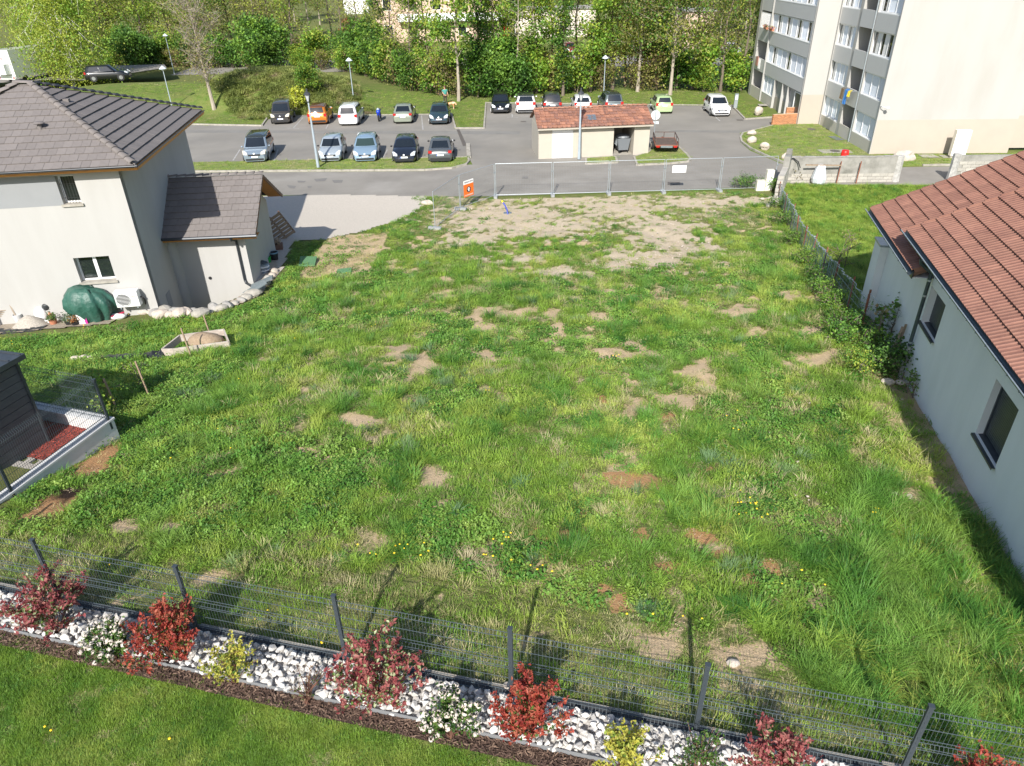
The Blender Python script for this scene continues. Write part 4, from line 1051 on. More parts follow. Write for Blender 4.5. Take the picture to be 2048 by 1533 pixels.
    MB().box(bx, .20, 11.0, 11.25, 2.42, H).build('pier_wall', m_apt, t); MB().box(bx + .002, .20, 10.99, 11.24, -.1, 2.42).build('base_band', m_beige, t)
    # facade B at x = bx
    y0 = 11.25
    pilaster(y0, y0 + .10, 0, H, bx - .02)
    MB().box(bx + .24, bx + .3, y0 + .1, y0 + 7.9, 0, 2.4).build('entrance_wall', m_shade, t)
    for k in range(5):
        z0 = k * st + .98; z1 = k * st + 2.44
        if k:
            window(y0 + .12, y0 + 11.7, z0, z1, bx + .06, 8, 50 + k)
            MB().box(bx, bx + .2, y0 + .12, y0 + 11.8, (k - 1) * st + 2.50, z0 - .06).build('spandrel', m_spand, t)
        else:
            window(y0 + 8.2, y0 + 11.7, z0, z1, bx + .06, 3, 50)
            MB().box(bx, bx + .2, y0 + 8.05, y0 + 11.8, -.2, z0 - .06).build('spandrel', m_spandw, t)
            for yy in (3.75, 5.4, 7.95): MB().box(bx - .02, bx + .24, y0 + yy, y0 + yy + .12, -.2, 2.46).build('pilaster', m_apt, t)
            dr = MB(); dr.box(bx + .15, bx + .2, y0 + .35, y0 + 2.0, .1, 2.3); o = dr.build('entrance_door', mat('door_dark', (.10, .10, .09), rough=.4), t)
            f = MB(); f.box(bx + .10, bx + .15, y0 + 2.0, y0 + 2.1, .1, 2.36); f.box(bx + .10, bx + .15, y0 + .25, y0 + .35, .1, 2.36); f.box(bx + .10, bx + .15, y0 + .35, y0 + 2.0, 2.30, 2.36); f.build('door_frame', m_white, t)
            MB().box(bx + .2, bx + .232, y0 + 4.0, y0 + 7.8, 0, 1.1).build('base_band', m_beige, t)
        lo = 0 if k == 0 else (k - 1) * st + 2.55
        MB().box(bx - .04, bx + .05, y0 + 12.0, y0 + 15.7, lo - (.25 if k == 0 else 0), z0 + .05).build('balcony_parapet', m_spandw if k == 0 else m_spand, t)
        MB().box(bx + .05, bx + 1.4, y0 + 12.0, y0 + 15.7, lo - .02, lo + .1).build('balcony_floor', m_kerb, t); MB().box(bx + 1.35, bx + 1.4, y0 + 12, y0 + 15.7, lo + .1, lo + st).build('balcony_wall', m_shade, t)
    pilaster(y0 + 11.75, y0 + 11.95, -.2, H, bx - .05); MB().box(bx - .05, bx + 6, y0 + 15.72, y0 + 16.5, -.3, H).build('end_wall', m_apt, t)
    rl = MB()
    for k in range(36): rl.box(bx + .0, bx + .02, y0 + 12.05 + k * .1, y0 + 12.07 + k * .1, 2 * st + 1.0, 2 * st + 2.4)
    rl.build('balcony_screen', m_white, t)
    MB().box(-.0, .0, 0, 0, 0, 0)
    MB().box(.3, 9.3, .25, 10.99, H - .3, H).build('roof', m_conc, t); MB().box(bx + .3, 6, 11.25, y0 + 16.5, H - .3, H).build('roof', m_conc, t)
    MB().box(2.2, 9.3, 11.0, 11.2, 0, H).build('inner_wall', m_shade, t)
    # drain pipe in the joint
    MB().tube([(-.02, 4.05, 0), (-.02, 4.05, H)], .04, 8).build('downpipe', m_galv, t); MB().tube([(bx - .07, y0 + 11.85, 0), (bx - .07, y0 + 11.85, H)], .035, 8).build('downpipe', m_apt, t)
    # wall lamp at the corner
    l = MB(); l.tube([(.0, -.0, 3.3), (.0, -.28, 3.35), (.25, -.42, 3.3)], .025, 8); l.build('lamp_bracket', m_galv, t); h = MB(); h.lathe([(0, .07), (.10, .05), (.14, -.02), (.1, -.08), (0, -.10)], (.32, -.46, 3.3), 12); h.build('lamp_shade', m_white, t)
    return t, rz, bx, y0
APT, apt_rz, bx_, y0_ = apartment()
def apw(x, y, z): return Matrix.Translation(AP) @ Matrix.Rotation(apt_rz, 4, 'Z') @ Vector((x, y, z))
# things on the balconies
q_ = random.Random(3)
def flowerbox(y, z, label):
    t = thing('flower_box', label, 'flower box', apw(bx_ - .15, y, z), apt_rz, 'flower boxes on the upper balcony')
    MB().box(-.1, .1, -.5, .5, 0, .18).build('box', mat('terracotta', (.45, .18, .1), rough=.8), t)
    lf = MB(); 
    for i in range(260): 
        c = Vector((q_.gauss(-.05, .1), q_.uniform(-.55, .55), q_.uniform(.1, .4))); leaf_mesh(lf, c, Matrix.Rotation(q_.uniform(0, 6), 3, 'Z') @ Matrix.Rotation(q_.uniform(-1, 1), 3, 'X'), .10, q_.choice((0, 0, 0, 1, 2, 3)))
    lf.build('flowers', [L_GRN, mat('petal_orange', (.85, .35, .02)), mat('petal_pink', (.6, .08, .25)), mat('petal_cream', (.8, .75, .6))], t)
flowerbox(y0_ + 13.0, 6.35, 'flower box with orange and pink flowers on the upper left balcony parapet'); flowerbox(y0_ + 11.0, 6.35, 'flower box of orange flowers on the window ledge beside the upper balcony')
def laundry():
    t = thing('laundry_rack', 'rack of brown, blue and yellow laundry hanging over a grey balcony', 'laundry', apw(-.12, 5.3, 3.65), apt_rz)
    r = MB(); 
    for y in (-1, 1): r.bar((0, y, 0), (-.45, y, .05), .02)
    for k in range(4): r.bar((-.1 - k * .11, -1, .02), (-.1 - k * .11, 1, .02), .012)
    r.build('rack', m_galv, t)
    for (y0, y1, l, m_) in ((.3, .9, .75, mat('cloth_brown', (.16, .11, .06), rough=.9)), (-.5, .1, 1.0, mat('cloth_blue', (.05, .19, .5), rough=.9)), (-1.0, -.5, .4, mat('cloth_yellow', (.75, .6, .05), rough=.9))):
        c = MB(); n = 8; vs = []
        for j in range(n + 1): y = y0 + (y1 - y0) * j / n; d = .03 * math.sin(j * 1.9); vs += [(-.25, y, .05), (-.42 + d, y, -.05), (-.45 + d * 2, y, -l)]
        c.add(vs, [(3 * j + k, 3 * j + k + 1, 3 * j + k + 4, 3 * j + k + 3) for j in range(n) for k in (0, 1)]); c.build('cloth', m_, t)
laundry()
def rack2():
    t = thing('towel', 'pink towel and folded rack hung on the lower left balcony parapet', 'towel', apw(bx_ - .1, y0_ + 14.0, 3.7), apt_rz)
    MB().box(-.05, .0, .1, .9, -.75, .1).build('cloth', mat('cloth_pink', (.5, .25, .2), rough=.9), t)
    r = MB()
    for k in range(5): r.bar((-.08, -1.0 + k * .18, -.9), (-.08, -1.0 + k * .18, 0), .02)
    r.build('rack', m_white, t)
rack2()
def brick_wall(label, a, b, h, depth=.22):
    a = Vector((*a, 0)); b = Vector((*b, 0)); d = b - a; L_ = d.length
    t = thing('brick_wall', label, 'wall', a, math.atan2(d.y, d.x), 'stepped orange brick walls')
    MB().box(0.01, L_ - .01, .01, depth - .01, 0, h - .02).build('mortar_core', m_mortar, t)
    bl, bh = .22, .075; rest = MB(); n = 0
    proto = MB().box(0, bl - .012, 0, depth, 0, bh - .012).mesh('brick', m_brickw)
    for r_ in range(int(h / bh)):
        k = 0; x = -(bl / 2) * (r_ % 2)
        while x < L_ - .02:
            x0, x1 = max(0, x), min(L_, x + bl - .012)
            if x1 - x0 > .04:
                if n < 140: o = link('brick', proto, t, loc=(x0, q_.uniform(-.004, .004), r_ * bh), scale=((x1 - x0) / (bl - .012), 1, 1))
                else: rest.box(x0, x1, 0, depth, r_ * bh, r_ * bh + bh - .012)
                n += 1
            x += bl
    if rest.v: tag(rest.build('bricks', m_brickw, t), kind='stuff')
brick_wall('low front part of the orange brick wall before the block entrance', at(1544, 252, 0), at(1602, 249, 0), .92); brick_wall('higher rear part of the orange brick wall behind the front one', at(1570, 243, 0), at(1604, 242, 0), 1.15)

# ------------------------------------------------------------------ bin store
m_store = mat('store_cream', (.455, .415, .345), (.43, .39, .325), scale=1.2, rough=.95, c3=(.50, .45, .36), c3scale=1.0, c3amt=.3)
m_tc = mat('terracotta_tile', (.37, .175, .11), (.30, .14, .09), scale=4, rough=.85, rnd=.20, c3=(.20, .10, .07), c3scale=3, c3amt=.5, coord='World')
m_tcd = mat('terracotta_tile_worn', (.25, .125, .09), (.20, .105, .08), scale=5, rough=.9, rnd=.15, c3=(.42, .17, .09), c3scale=4, c3amt=.6, coord='World')
def bin_store():
    a = Vector((*at(1077, 319, 0), 0)); b = Vector((*at(1296, 309.5, 0), 0)); d = b - a; L_ = d.length; rz = math.atan2(d.y, d.x)
    t = thing('bin_store', 'small cream bin store with terracotta tile roof, white door and open bay', 'shed', a, rz)
    fx = lambda px_, py_: float(((Vector(onp(px_, py_, a, math.degrees(rz))) - a) @ d.normalized()))
    h = 2.18; D = 3.5
    dr0, dr1 = fx(1104, 300), fx(1146, 300); o0, o1 = fx(1226, 300), fx(1267, 290)
    w = wall_with_holes(L_, h, [(dr0, dr1, 0, h - .12), (o0, o1, 0, h - .1)], .2); w.build('wall', m_store, t)
    s = MB()
    for x0, x1 in ((0, .2), (L_ - .2, L_), (o0 - .2, o0), (o1, o1 + .2)): s.box(x0 + .0, x1, .202, D - .2, 0, h)
    s.build('wall', m_store, t); MB().box(.0, L_, D - .2, D, 0, h).build('wall', m_store, t)
    g = MB()
    for x0, x1 in ((0.01, .19), (L_ - .19, L_ - .01)): g.add([(x, y, z) for x in (x0, x1) for y, z in ((.05, h), (D - .05, h), (D / 2, h + .72))], [(0, 1, 2), (5, 4, 3), (0, 3, 4, 1), (1, 4, 5, 2), (2, 5, 3, 0)])
    g.build('gable', m_store, t)
    do = MB().box(dr0 + .01, dr1 - .01, .03, .08, .02, h - .13).build('door', mat('door_white', (.80, .79, .77), (.76, .75, .73), scale=2, rough=.6), t)
    MB().bar((dr0 + .62, .02, 1.15), (dr0 + .8, .02, 1.15), .03).build('door_handle', m_black, do)
    MB().box(o0 - 3, o1 + .3, .25, D - .2, -.05, .03).build('floor_slab', m_kerb, t)
    # roof
    ov = .42; pr = R(23); run = D / 2 + ov; rise = run * math.tan(pr); ez = h - .02
    def prof(u): return .045 * max(0.0, math.cos((u - .16) * math.pi / .34)) if abs(u - .16) < .17 else .0
    x0, x1 = -.12, L_ + .14; S1 = Vector((0, run, rise)); S2 = Vector((0, -run, rise)); sl = S1.length
    u = MB(); u.add([(x0, -ov, ez), (x1, -ov, ez), (x1, -ov + run, ez + rise), (x0, -ov + run, ez + rise), (x0, -ov + 2 * run, ez), (x1, -ov + 2 * run, ez)], [(0, 1, 2, 3), (3, 2, 5, 4)]); u.build('roof_deck', m_wood_b, t)
    tw = (x1 - x0) / 25; n = roof_face(t, (x0, -ov, ez + .03), (1, 0, 0), S1, [(0, 0), (x1 - x0, 0), (x1 - x0, sl), (0, sl)], tw, sl / 7, m_tc, prof=prof, thick=.03, lift=.05, stag=False, seed=7, limit=200, gap=0, jitter=.012)
    k = 0
    for c in t.children:
        if c.name.startswith('roof_tile'):
            if c.material_slots and q_.random() < .55:
                c.material_slots[0].link = 'OBJECT'; c.material_slots[0].material = m_tcd
    roof_face(t, (x1, -ov + 2 * run, ez + .03), (-1, 0, 0), S2, [(0, 0), (x1 - x0, 0), (x1 - x0, sl), (0, sl)], tw, sl / 7, m_tc, prof=prof, thick=.03, lift=.05, stag=False, seed=8, limit=0, gap=0)
    ridge_caps(t, (x0, -ov + run, ez + rise + .08), (x1, -ov + run, ez + rise + .08), m_tc, r=.11, step=.36)
    # four grey replacement tiles
    gx = fx(1180, 260)
    for i in range(2):
        for j in range(2):
            p = Vector((x0 + tw * (11 + i), -ov, ez + .03)) + S1.normalized() * (sl / 7) * (2 + j) + Vector((0, 0, .085)); q = S1.normalized() * (sl / 7 - .01)
            mb = MB(); mb.add([p, p + Vector((tw - .02, 0, 0)), p + Vector((tw - .02, 0, 0)) + q, p + q], [(0, 1, 2, 3)]); mb.build('grey_tile', m_zinc, t)
    fa = MB().box(x0 + .02, x1 - .02, -ov + .02, -ov + .06, ez - .10, ez + .02).build('fascia_board', m_store, t)
    MB().box(0, L_, -ov + .06, 0, ez - .06, ez - .05).build('soffit', m_store, t)
    return t, a, rz, o0, o1, fx
BS, bs_a, bs_rz, bs_o0, bs_o1, bs_fx = bin_store()
def bsw(x, y, z): return bs_a + Matrix.Rotation(bs_rz, 3, 'Z') @ Vector((x, y, z))
def wheelie():
    t = thing('waste_container', 'grey wheeled waste container inside the open bay of the bin store', 'bin', bsw(bs_o1 - .55, 1.2, .03), bs_rz)
    m_ = mat('bin_grey', (.16, .175, .19), rough=.5)
    b = MB(); b.add([(-.35, -.5, .2), (.35, -.5, .2), (.35, .5, .2), (-.35, .5, .2), (-.48, -.62, 1.05), (.48, -.62, 1.05), (.48, .62, 1.05), (-.48, .62, 1.05)], [(3, 2, 1, 0), (0, 1, 5, 4), (1, 2, 6, 5), (2, 3, 7, 6), (3, 0, 4, 7)]); b.build('bin_body', m_, t)
    l = MB(); l.lathe([(.55, 0), (.5, .12), (.3, .2), (0, .22)], (0, 0, 1.07), 16, sy=1.2); l.build('lid', m_, t)
    for x in (-.33, .33):
        for y in (-.45, .45): MB().tube([(x - .02, y, .1), (x + .02, y, .1)], .09, 12).build('wheel', m_rubber, t)
    for y in (-.3, .0, .3): MB().box(-.5, -.45, y - .02, y + .02, .5, 1.0).build('rib', m_galv, t)
wheelie()
t = thing('bin_bag', 'dark bag slumped at the back of the open bin store bay', 'bag', bsw(bs_o0 + .55, 2.6, .03)); MB().blob((0, 0, .22), (.32, .28, .26), 4, 3, .3).build('bag', m_blackfilm, t, smooth=True)
t = thing('scooter', 'small scooter lying on the slab of the open bin store bay', 'scooter', bsw(bs_o0 + .9, .9, .05), 1.0)
mb = MB(); mb.bar((-.4, 0, .03), (.3, .05, .03), .1, .02); mb.build('deck', m_black, t); mb = MB(); mb.bar((.3, .05, .05), (.45, .1, .35), .03); mb.bar((.3, 0, .35), (.6, .2, .35), .025); mb.build('handlebar', mat('scooter_red', (.4, .05, .03)), t)
for x in (-.42, .34): MB().tube([(x, -.01, .05), (x, .03, .05)], .05, 10).build('wheel', m_rubber, t)

# ------------------------------------------------------------------ old block wall on the right with broken end pier
m_block = mat('concrete_block', (.44, .41, .36), (.35, .33, .29), scale=5, rough=.95, bump=.006, bscale=30, rnd=.10)
m_rend = mat('old_grey_render', (.33, .315, .285), (.24, .23, .205), scale=1.6, rough=.95, bump=.006, bscale=18, c3=(.10, .10, .08), c3scale=.9, c3amt=.7)
def block_wall():
    a = Vector((*at(1572, 366, 0), 0)); b = Vector((*at(1786, 364, 0), 0)); d = b - a; L_ = d.length; rz = math.atan2(d.y, d.x)
    t = thing('block_wall', 'old grey rendered block wall with exposed white blocks along its foot', 'wall', a, rz)
    h = 1.55
    MB().box(0, L_, .02, .18, -.2, h).build('wall_core', m_rend, t)
    MB().box(0, L_, -.012, .02, .5, h - .02).build('render_coat', m_rend, t)
    rg = MB(); q = random.Random(2); x = 0
    while x < L_: w = q.uniform(.2, .7); rg.box(x, min(L_, x + w), -.02, .2, h, h + q.uniform(.02, .07)); x += w
    rg.build('coping', m_conc, t)
    pm = MB().box(0, .485, -.03, .02, 0, .185).mesh('block', m_block)
    for r_ in range(4):
        x = -.25 * (r_ % 2)
        while x < L_ - .1:
            if x >= 0: link('block', pm, t, loc=(x, q.uniform(-.004, .004), -.25 + r_ * .2))
            x += .5
    # plastered end column
    c = MB(); c.tube([(L_ + .12, .08, -.3), (L_ + .12, .08, .6), (L_ + .12, .08, 1.6)], [.26, .22, .24], 6); c.build('end_column', mat('plaster_column', (.5, .48, .45), (.30, .29, .27), scale=4, rough=.95, bump=.02, bscale=9), t)
    return t, a, rz, L_
BW, bw_a, bw_rz, bw_L = block_wall()
def block_wall2():
    a = Vector((*at(1905, 362, 0), 0)); L_ = 12
    t = thing('block_wall', 'second stretch of grey block wall beyond the gap, behind the red brown roof', 'wall', a, bw_rz)
    MB().box(.0, L_, 0, .2, -.2, 1.55).build('wall_core', m_rend, t); pm = MB().box(0, .485, -.03, .0, 0, .185).mesh('block', m_block)
    for r_ in range(7):
        for k in range(14): link('block', pm, t, loc=(.1 + k * .5 + .25 * (r_ % 2), 0, -.2 + r_ * .2))
    c = MB(); c.tube([(-.12, .1, -.3), (-.12, .1, .7), (-.1, .1, 1.65)], [.28, .22, .25], 6); c.build('end_column', MATS['plaster_column'], t)
block_wall2()
def return_wall():
    # stepped remains running from the wall corner towards the field
    a = Vector((*at(1552, 403, 0), 0)); b = Vector((bw_a.x - .1, bw_a.y, 0)); d = b - a; L_ = d.length; rz = math.atan2(d.y, d.x)
    t = thing('block_wall', 'stepped broken end of the block wall beside the temporary fence', 'wall', a, rz)
    pm = MB().box(0, .385, -.17, .17, 0, .19).mesh('block', m_block); q = random.Random(6)
    rows = 7
    for r_ in range(rows):
        x = .12 * r_ - .2 * (r_ % 2)
        while x < L_ - .3: link('block', pm, t, loc=(x, q.uniform(-.01, .01), -.1 + r_ * .2), rot=(0, 0, q.uniform(-.02, .02))); x += .4
    MB().box(L_ - 1.3, L_ - .2, -.18, .18, 1.3, 1.9).build('cap_block', m_rend, t); MB().box(L_ - .55, L_ - .2, -.16, .16, 1.9, 2.15).build('cap_block', m_rend, t)
    rb = MB()
    for i in range(9): rb.blob((-.3 - .16 * i + q.uniform(-.1, .1), q.uniform(-.25, .25), .08 + .05 * q.random()), q.uniform(.12, .26), i, 2, .5)
    rb.build('rubble_footing', m_block, t)
return_wall()
# ------------------------------------------------------------------ grass and herbs (points carrying small tuft meshes)
g_mid = foliage_mat('grass_mid', (.15, .28, .036), (.245, .375, .052), (.37, .45, .09), nsc=.55)
g_deep = foliage_mat('grass_deep', (.065, .185, .026), (.125, .28, .042), (.225, .37, .068), nsc=.7)
g_blue = foliage_mat('grass_blueish', (.14, .24, .11), (.20, .31, .13), (.25, .35, .13), nsc=.7)
g_dry = foliage_mat('grass_dry', (.42, .37, .19), (.36, .35, .14), (.50, .43, .26), nsc=1.0, trans=.2)
g_herb = foliage_mat('clover_leaf', (.10, .225, .036), (.18, .315, .055), (.28, .40, .085), nsc=.9)
g_lawn = foliage_mat('lawn_blade', (.135, .255, .028), (.20, .325, .04), (.29, .38, .068), nsc=1.3)
g_lime = foliage_mat('grass_lime', (.22, .34, .05), (.29, .40, .065), (.36, .42, .09), nsc=.8)
m_yellow = mat('dandelion_yellow', (.85, .60, .02), rough=.7)
PROTO = {}
def blade_tuft(name, n, h, r, w, lean, m_, seed, segs=2):
    q = random.Random(seed); mb = MB()
    for i in range(n):
        a = q.uniform(0, 6.283); d = r * math.sqrt(q.random()); bx, by = d * math.cos(a), d * math.sin(a)
        t = q.uniform(0, 6.283) if q.random() < .5 else a + q.uniform(-.6, .6)
        hh = h * q.uniform(.5, 1.1); ln = lean * q.uniform(.3, 1.3) * hh; ww = w * q.uniform(.7, 1.2)
        dx, dy = math.cos(t), math.sin(t); px_, py_ = -dy, dx
        pts = []
        for k in range(segs + 1):
            f = k / segs; pts.append((bx + dx * ln * f * f, by + dy * ln * f * f, hh * (f - .28 * lean * f * f)))
        vs = []
        for k in range(segs):
            f = 1 - .55 * k / segs
            vs += [(pts[k][0] - px_ * ww * f / 2, pts[k][1] - py_ * ww * f / 2, pts[k][2]), (pts[k][0] + px_ * ww * f / 2, pts[k][1] + py_ * ww * f / 2, pts[k][2])]
        vs.append(pts[-1]); fs = [(2 * k, 2 * k + 1, 2 * k + 3, 2 * k + 2) for k in range(segs - 1)] + [(2 * segs - 2, 2 * segs - 1, 2 * segs)]
        mb.add(vs, fs)
    return mb.mesh(name, m_)
def herb_tuft(name, n, h, r, lf, m_, seed):
    q = random.Random(seed); mb = MB()
    for i in range(n):
        a = q.uniform(0, 6.283); d = r * math.sqrt(q.random()); z = h * q.uniform(.15, 1) * (1 - .5 * (d / r) ** 2)
        c = Vector((d * math.cos(a), d * math.sin(a), z)); s = lf * q.uniform(.6, 1.25)
        e = Matrix.Rotation(q.uniform(0, 6.283), 3, 'Z') @ Matrix.Rotation(q.gauss(.35, .45), 3, 'X')
        vs = [c + e @ Vector(v) * s for v in ((0, -.5, 0), (.34, 0, .06), (0, .5, .0), (-.34, 0, .06))]
        mb.add(vs, [(0, 1, 2, 3)])
    return mb.mesh(name, m_)
def proto_collection(name, meshes):
    c = bpy.data.collections.new(name)
    for i, me in enumerate(meshes):
        o = bpy.data.objects.new('%s_%02d' % (name, i), me); c.objects.link(o)
    return c
def scatter(name, pts, idx, scl, rot, coll):
    me = bpy.data.meshes.new(name); n = len(pts)
    me.vertices.add(n); me.vertices.foreach_set('co', np.asarray(pts, np.float32).ravel())
    a = me.attributes.new('idx', 'INT', 'POINT'); a.data.foreach_set('value', np.asarray(idx, np.int32))
    a = me.attributes.new('scl', 'FLOAT_VECTOR', 'POINT'); a.data.foreach_set('vector', np.asarray(scl, np.float32).ravel())
    a = me.attributes.new('rot', 'FLOAT_VECTOR', 'POINT'); a.data.foreach_set('vector', np.asarray(rot, np.float32).ravel())
    o = link(name, me)
    ng = bpy.data.node_groups.new(name + '_scatter', 'GeometryNodeTree')
    ng.interface.new_socket('Geometry', in_out='INPUT', socket_type='NodeSocketGeometry'); ng.interface.new_socket('Geometry', in_out='OUTPUT', socket_type='NodeSocketGeometry')
    N = ng.nodes; L = ng.links
    gi = N.new('NodeGroupInput'); go = N.new('NodeGroupOutput'); ip = N.new('GeometryNodeInstanceOnPoints')
    ci = N.new('GeometryNodeCollectionInfo'); ci.inputs['Collection'].default_value = coll; ci.inputs['Separate Children'].default_value = True; ci.inputs['Reset Children'].default_value = True
    def na(nm, ty):
        k = N.new('GeometryNodeInputNamedAttribute'); k.data_type = ty; k.inputs['Name'].default_value = nm; return k.outputs['Attribute']
    L.new(gi.outputs[0], ip.inputs['Points']); L.new(ci.outputs[0], ip.inputs['Instance']); ip.inputs['Pick Instance'].default_value = True
    L.new(na('idx', 'INT'), ip.inputs['Instance Index']); L.new(na('scl', 'FLOAT_VECTOR'), ip.inputs['Scale'])
    er = N.new('FunctionNodeEulerToRotation'); L.new(na('rot', 'FLOAT_VECTOR'), er.inputs[0]); L.new(er.outputs[0], ip.inputs['Rotation'])
    L.new(ip.outputs[0], go.inputs[0])
    md = o.modifiers.new('scatter', 'NODES'); md.node_group = ng
    return tag(o, kind='stuff')
def jgrid(x0, x1, y0, y1, step, r_):
    X, Y = np.meshgrid(np.arange(x0, x1, step), np.arange(y0, y1, step)); X = X.ravel(); Y = Y.ravel()
    return X + r_.uniform(-.5, .5, X.shape) * step, Y + r_.uniform(-.5, .5, Y.shape) * step
def visible(x, y, z, pad=350):
    p = np.c_[x, y, z - CAM_H]; w = p @ _f; u = 1024 + F_PX * (p @ CR) / w; v = 766.5 - F_PX * (p @ CU) / w
    return (w > 1) & (u > -pad) & (u < 2048 + pad) & (v > -pad) & (v < 1533 + pad * 2.5)
def clods():
    q = random.Random(5); mb = MB()
    for i in range(16):
        r = q.uniform(.006, .024); mb.blob((q.gauss(0, .08), q.gauss(0, .08), r * .4 + .012), (r, r * .8, r * .7), i, 1, .4)
    return mb.mesh('p', mat('soil_clod', (.46, .36, .25), (.34, .26, .17), scale=30, rough=1))
FIELD = [blade_tuft('p', 36, .15, .17, .014, .7, g_mid, 1), blade_tuft('p', 36, .12, .17, .014, .9, g_deep, 2), blade_tuft('p', 32, .19, .16, .014, .8, g_mid, 3),
         herb_tuft('p', 44, .14, .17, .055, g_herb, 4), herb_tuft('p', 36, .17, .17, .062, g_deep, 5), herb_tuft('p', 60, .11, .18, .038, g_mid, 6),
         blade_tuft('p', 60, .34, .13, .012, 1.0, g_deep, 7, 3), blade_tuft('p', 60, .30, .14, .011, 1.1, g_mid, 8, 3), blade_tuft('p', 70, .26, .12, .010, .9, g_blue, 9, 3),
         blade_tuft('p', 36, .09, .18, .009, 1.2, g_dry, 10), blade_tuft('p', 40, .22, .16, .010, 1.0, g_dry, 11, 3), herb_tuft('p', 50, .24, .15, .05, g_herb, 12),
         blade_tuft('p', 55, .22, .16, .010, .9, g_lime, 13, 3), herb_tuft('p', 26, .05, .16, .04, g_herb, 14), blade_tuft('p', 18, .07, .16, .009, 1.2, g_mid, 15),
         blade_tuft('p', 70, .42, .16, .012, 1.1, g_deep, 16, 4), clods()]
coll_field = proto_collection('tufts', FIELD)
def grow_field():
    r_ = np.random.RandomState(5)
    PX, PY, ID, SC = [], [], [], []
    # near half denser, far half coarser
    for (y0, y1, step) in ((3, 13, .105), (13, 22, .13), (22, 46, .165)):
        x, y = jgrid(-27, 30, y0, y1, step, r_)
        ins = inpoly(x, y, POLY_FIELD); lot = inpoly(x, y, POLY_LOT) & ~ins
        k = ins | lot; x = x[k]; y = y[k]; lot = lot[k]
        z = zt(x, y); k = visible(x, y, z); x = x[k]; y = y[k]; z = z[k]; lot = lot[k]
        s = house_side(x, y); k = (s < -.12) | (y > 24); x = x[k]; y = y[k]; lot = lot[k]; s = s[k]
        b, o, g = patches(x, y)
        bare = np.maximum(np.maximum(b, o), g * .93)
        bare = np.where(lot, bare * .2, bare)
        wall = (s > -.9) & (y < 19); bare = np.where(wall, np.maximum(bare, .35), bare)
        dry = inpoly(x, y, POLY_DRY)
        dens = 1 - np.clip(bare * 1.1 - .05, 0, .88)
        dens = np.where(dry, .35, dens)
        keep = r_.rand(len(x)) < dens
        x, y, bare, dry, lot, s = (a[keep] for a in (x, y, bare, dry, lot, s))
        n1 = fbm(x * .55, y * .55, 4); n2 = fbm(x * .9 + 40, y * .9 + 12, 4); n3 = fbm(x * 1.6 + 9, y * 1.6 + 77, 3); u = r_.rand(len(x)); u2 = r_.rand(len(x))
        idx = np.where(u < .3, 0, np.where(u < .52, 1, np.where(u < .75, 2, 5)))
        herb = n1 > .53; idx = np.where(herb & (u < .75), np.where(u2 < .5, 3, 4), idx)
        tall = (n2 > .60) & (bare < .3); idx = np.where(tall & (u < .42), np.where(u2 < .5, 6, 7), idx)
        blue = (n3 > .72) & (bare < .3); idx = np.where(blue & (u < .22), 8, idx)
        tallh = (n3 < .30) & herb & (bare < .3); idx = np.where(tallh & (u < .4), 11, idx)
        drym = ((bare > .2) & (u2 < .4)) | (u2 > .91) | (dry & (u2 < .75)); idx = np.where(drym, 9, idx)
        idx = np.where((bare > .5) & (u < .5) & ~dry, np.where(u2 < .35, 13, np.where(u2 < .6, 14, 16)), idx)
        # mown-looking strip along the near fence: short and yellowish
        fs = fence_side(x, y); st = fs < 1.9 + (n1 - .5) * 2; idx = np.where(st, np.where(u < .40, 14, np.where(u < .62, 9, np.where(u < .85, 0, 13))), idx)
        # rank grass lower right, and the neighbouring plot
        rank = (inpoly(x, y, [(4.0, 6.6), (5.5, 8.5), (7.2, 12), (8.3, 12.5), (11, 10), (9.8, 4), (6.5, 5.2)])) & (n2 > .36)
        idx = np.where(rank & (u < .5), np.where(u2 < .55, 15, 7), idx)
        straw = (fbm(x * .75 + 3, y * .75 + 33, 4) > .54) & (x > -4) & (u2 > .76); idx = np.where(straw & (idx < 6), 9, idx)
        stalk = (fbm(x * 1.2 + 60, y * 1.2 + 4, 3) > .62) & (u2 > .55) & (u < .35); idx = np.where(stalk, 10, idx)
        edge = (s > -2.2) & (s < -.6) & (y < 40) & (n3 > .42); idx = np.where(edge & (u < .35), np.where(u2 < .5, 7, 10), idx)
        idx = np.where(lot, np.where(u < .7, 12, np.where(u < .93, 7, 6)), idx)
        # lush margin along the left wall and drive
        lush = inpoly(x, y, [(-13, 10), (-3, 10), (-4, 14), (-9.3, 16), (-10, 24), (-4, 43.5), (-16, 46), (-30, 26), (-30, 18)]) & (bare < .4) & ~st & (n3 > .33); idx = np.where(lush & (u < .4), np.where(u2 < .45, 3, np.where(u2 < .8, 4, 11)), idx)
        sc = r_.uniform(.75, 1.3, len(x)) * np.where(bare > .4, .75, 1) * (step / .12) ** .55
        sc = np.where(y > 33, sc * .75, sc)
        sc = np.where(st, sc * .9, sc)
        PX.append(x); PY.append(y); ID.append(idx); SC.append(sc)
    x = np.concatenate(PX); y = np.concatenate(PY); idx = np.concatenate(ID); sc = np.concatenate(SC)
    z = zt(x, y) + (fbm(x * .8, y * .8, 4) - .5) * .22 * (1 - sstep(38, 42, y)) + (fbm(x * 4, y * 4, 3) - .5) * .09 * (1 - sstep(38, 42, y)) - .012
    n = len(x); rot = np.c_[r_.normal(0, .14, n), r_.normal(0, .14, n), r_.uniform(0, 6.283, n)]
    scl = np.c_[sc, sc, sc * r_.uniform(.7, 1.25, n) * (.45 + 1.15 * fbm(x * 1.5 + 2, y * 1.5, 3))]
    print('field tufts', n)
    return scatter('meadow_grass', np.c_[x, y, z], idx, scl, rot, coll_field)
MEADOW = grow_field()
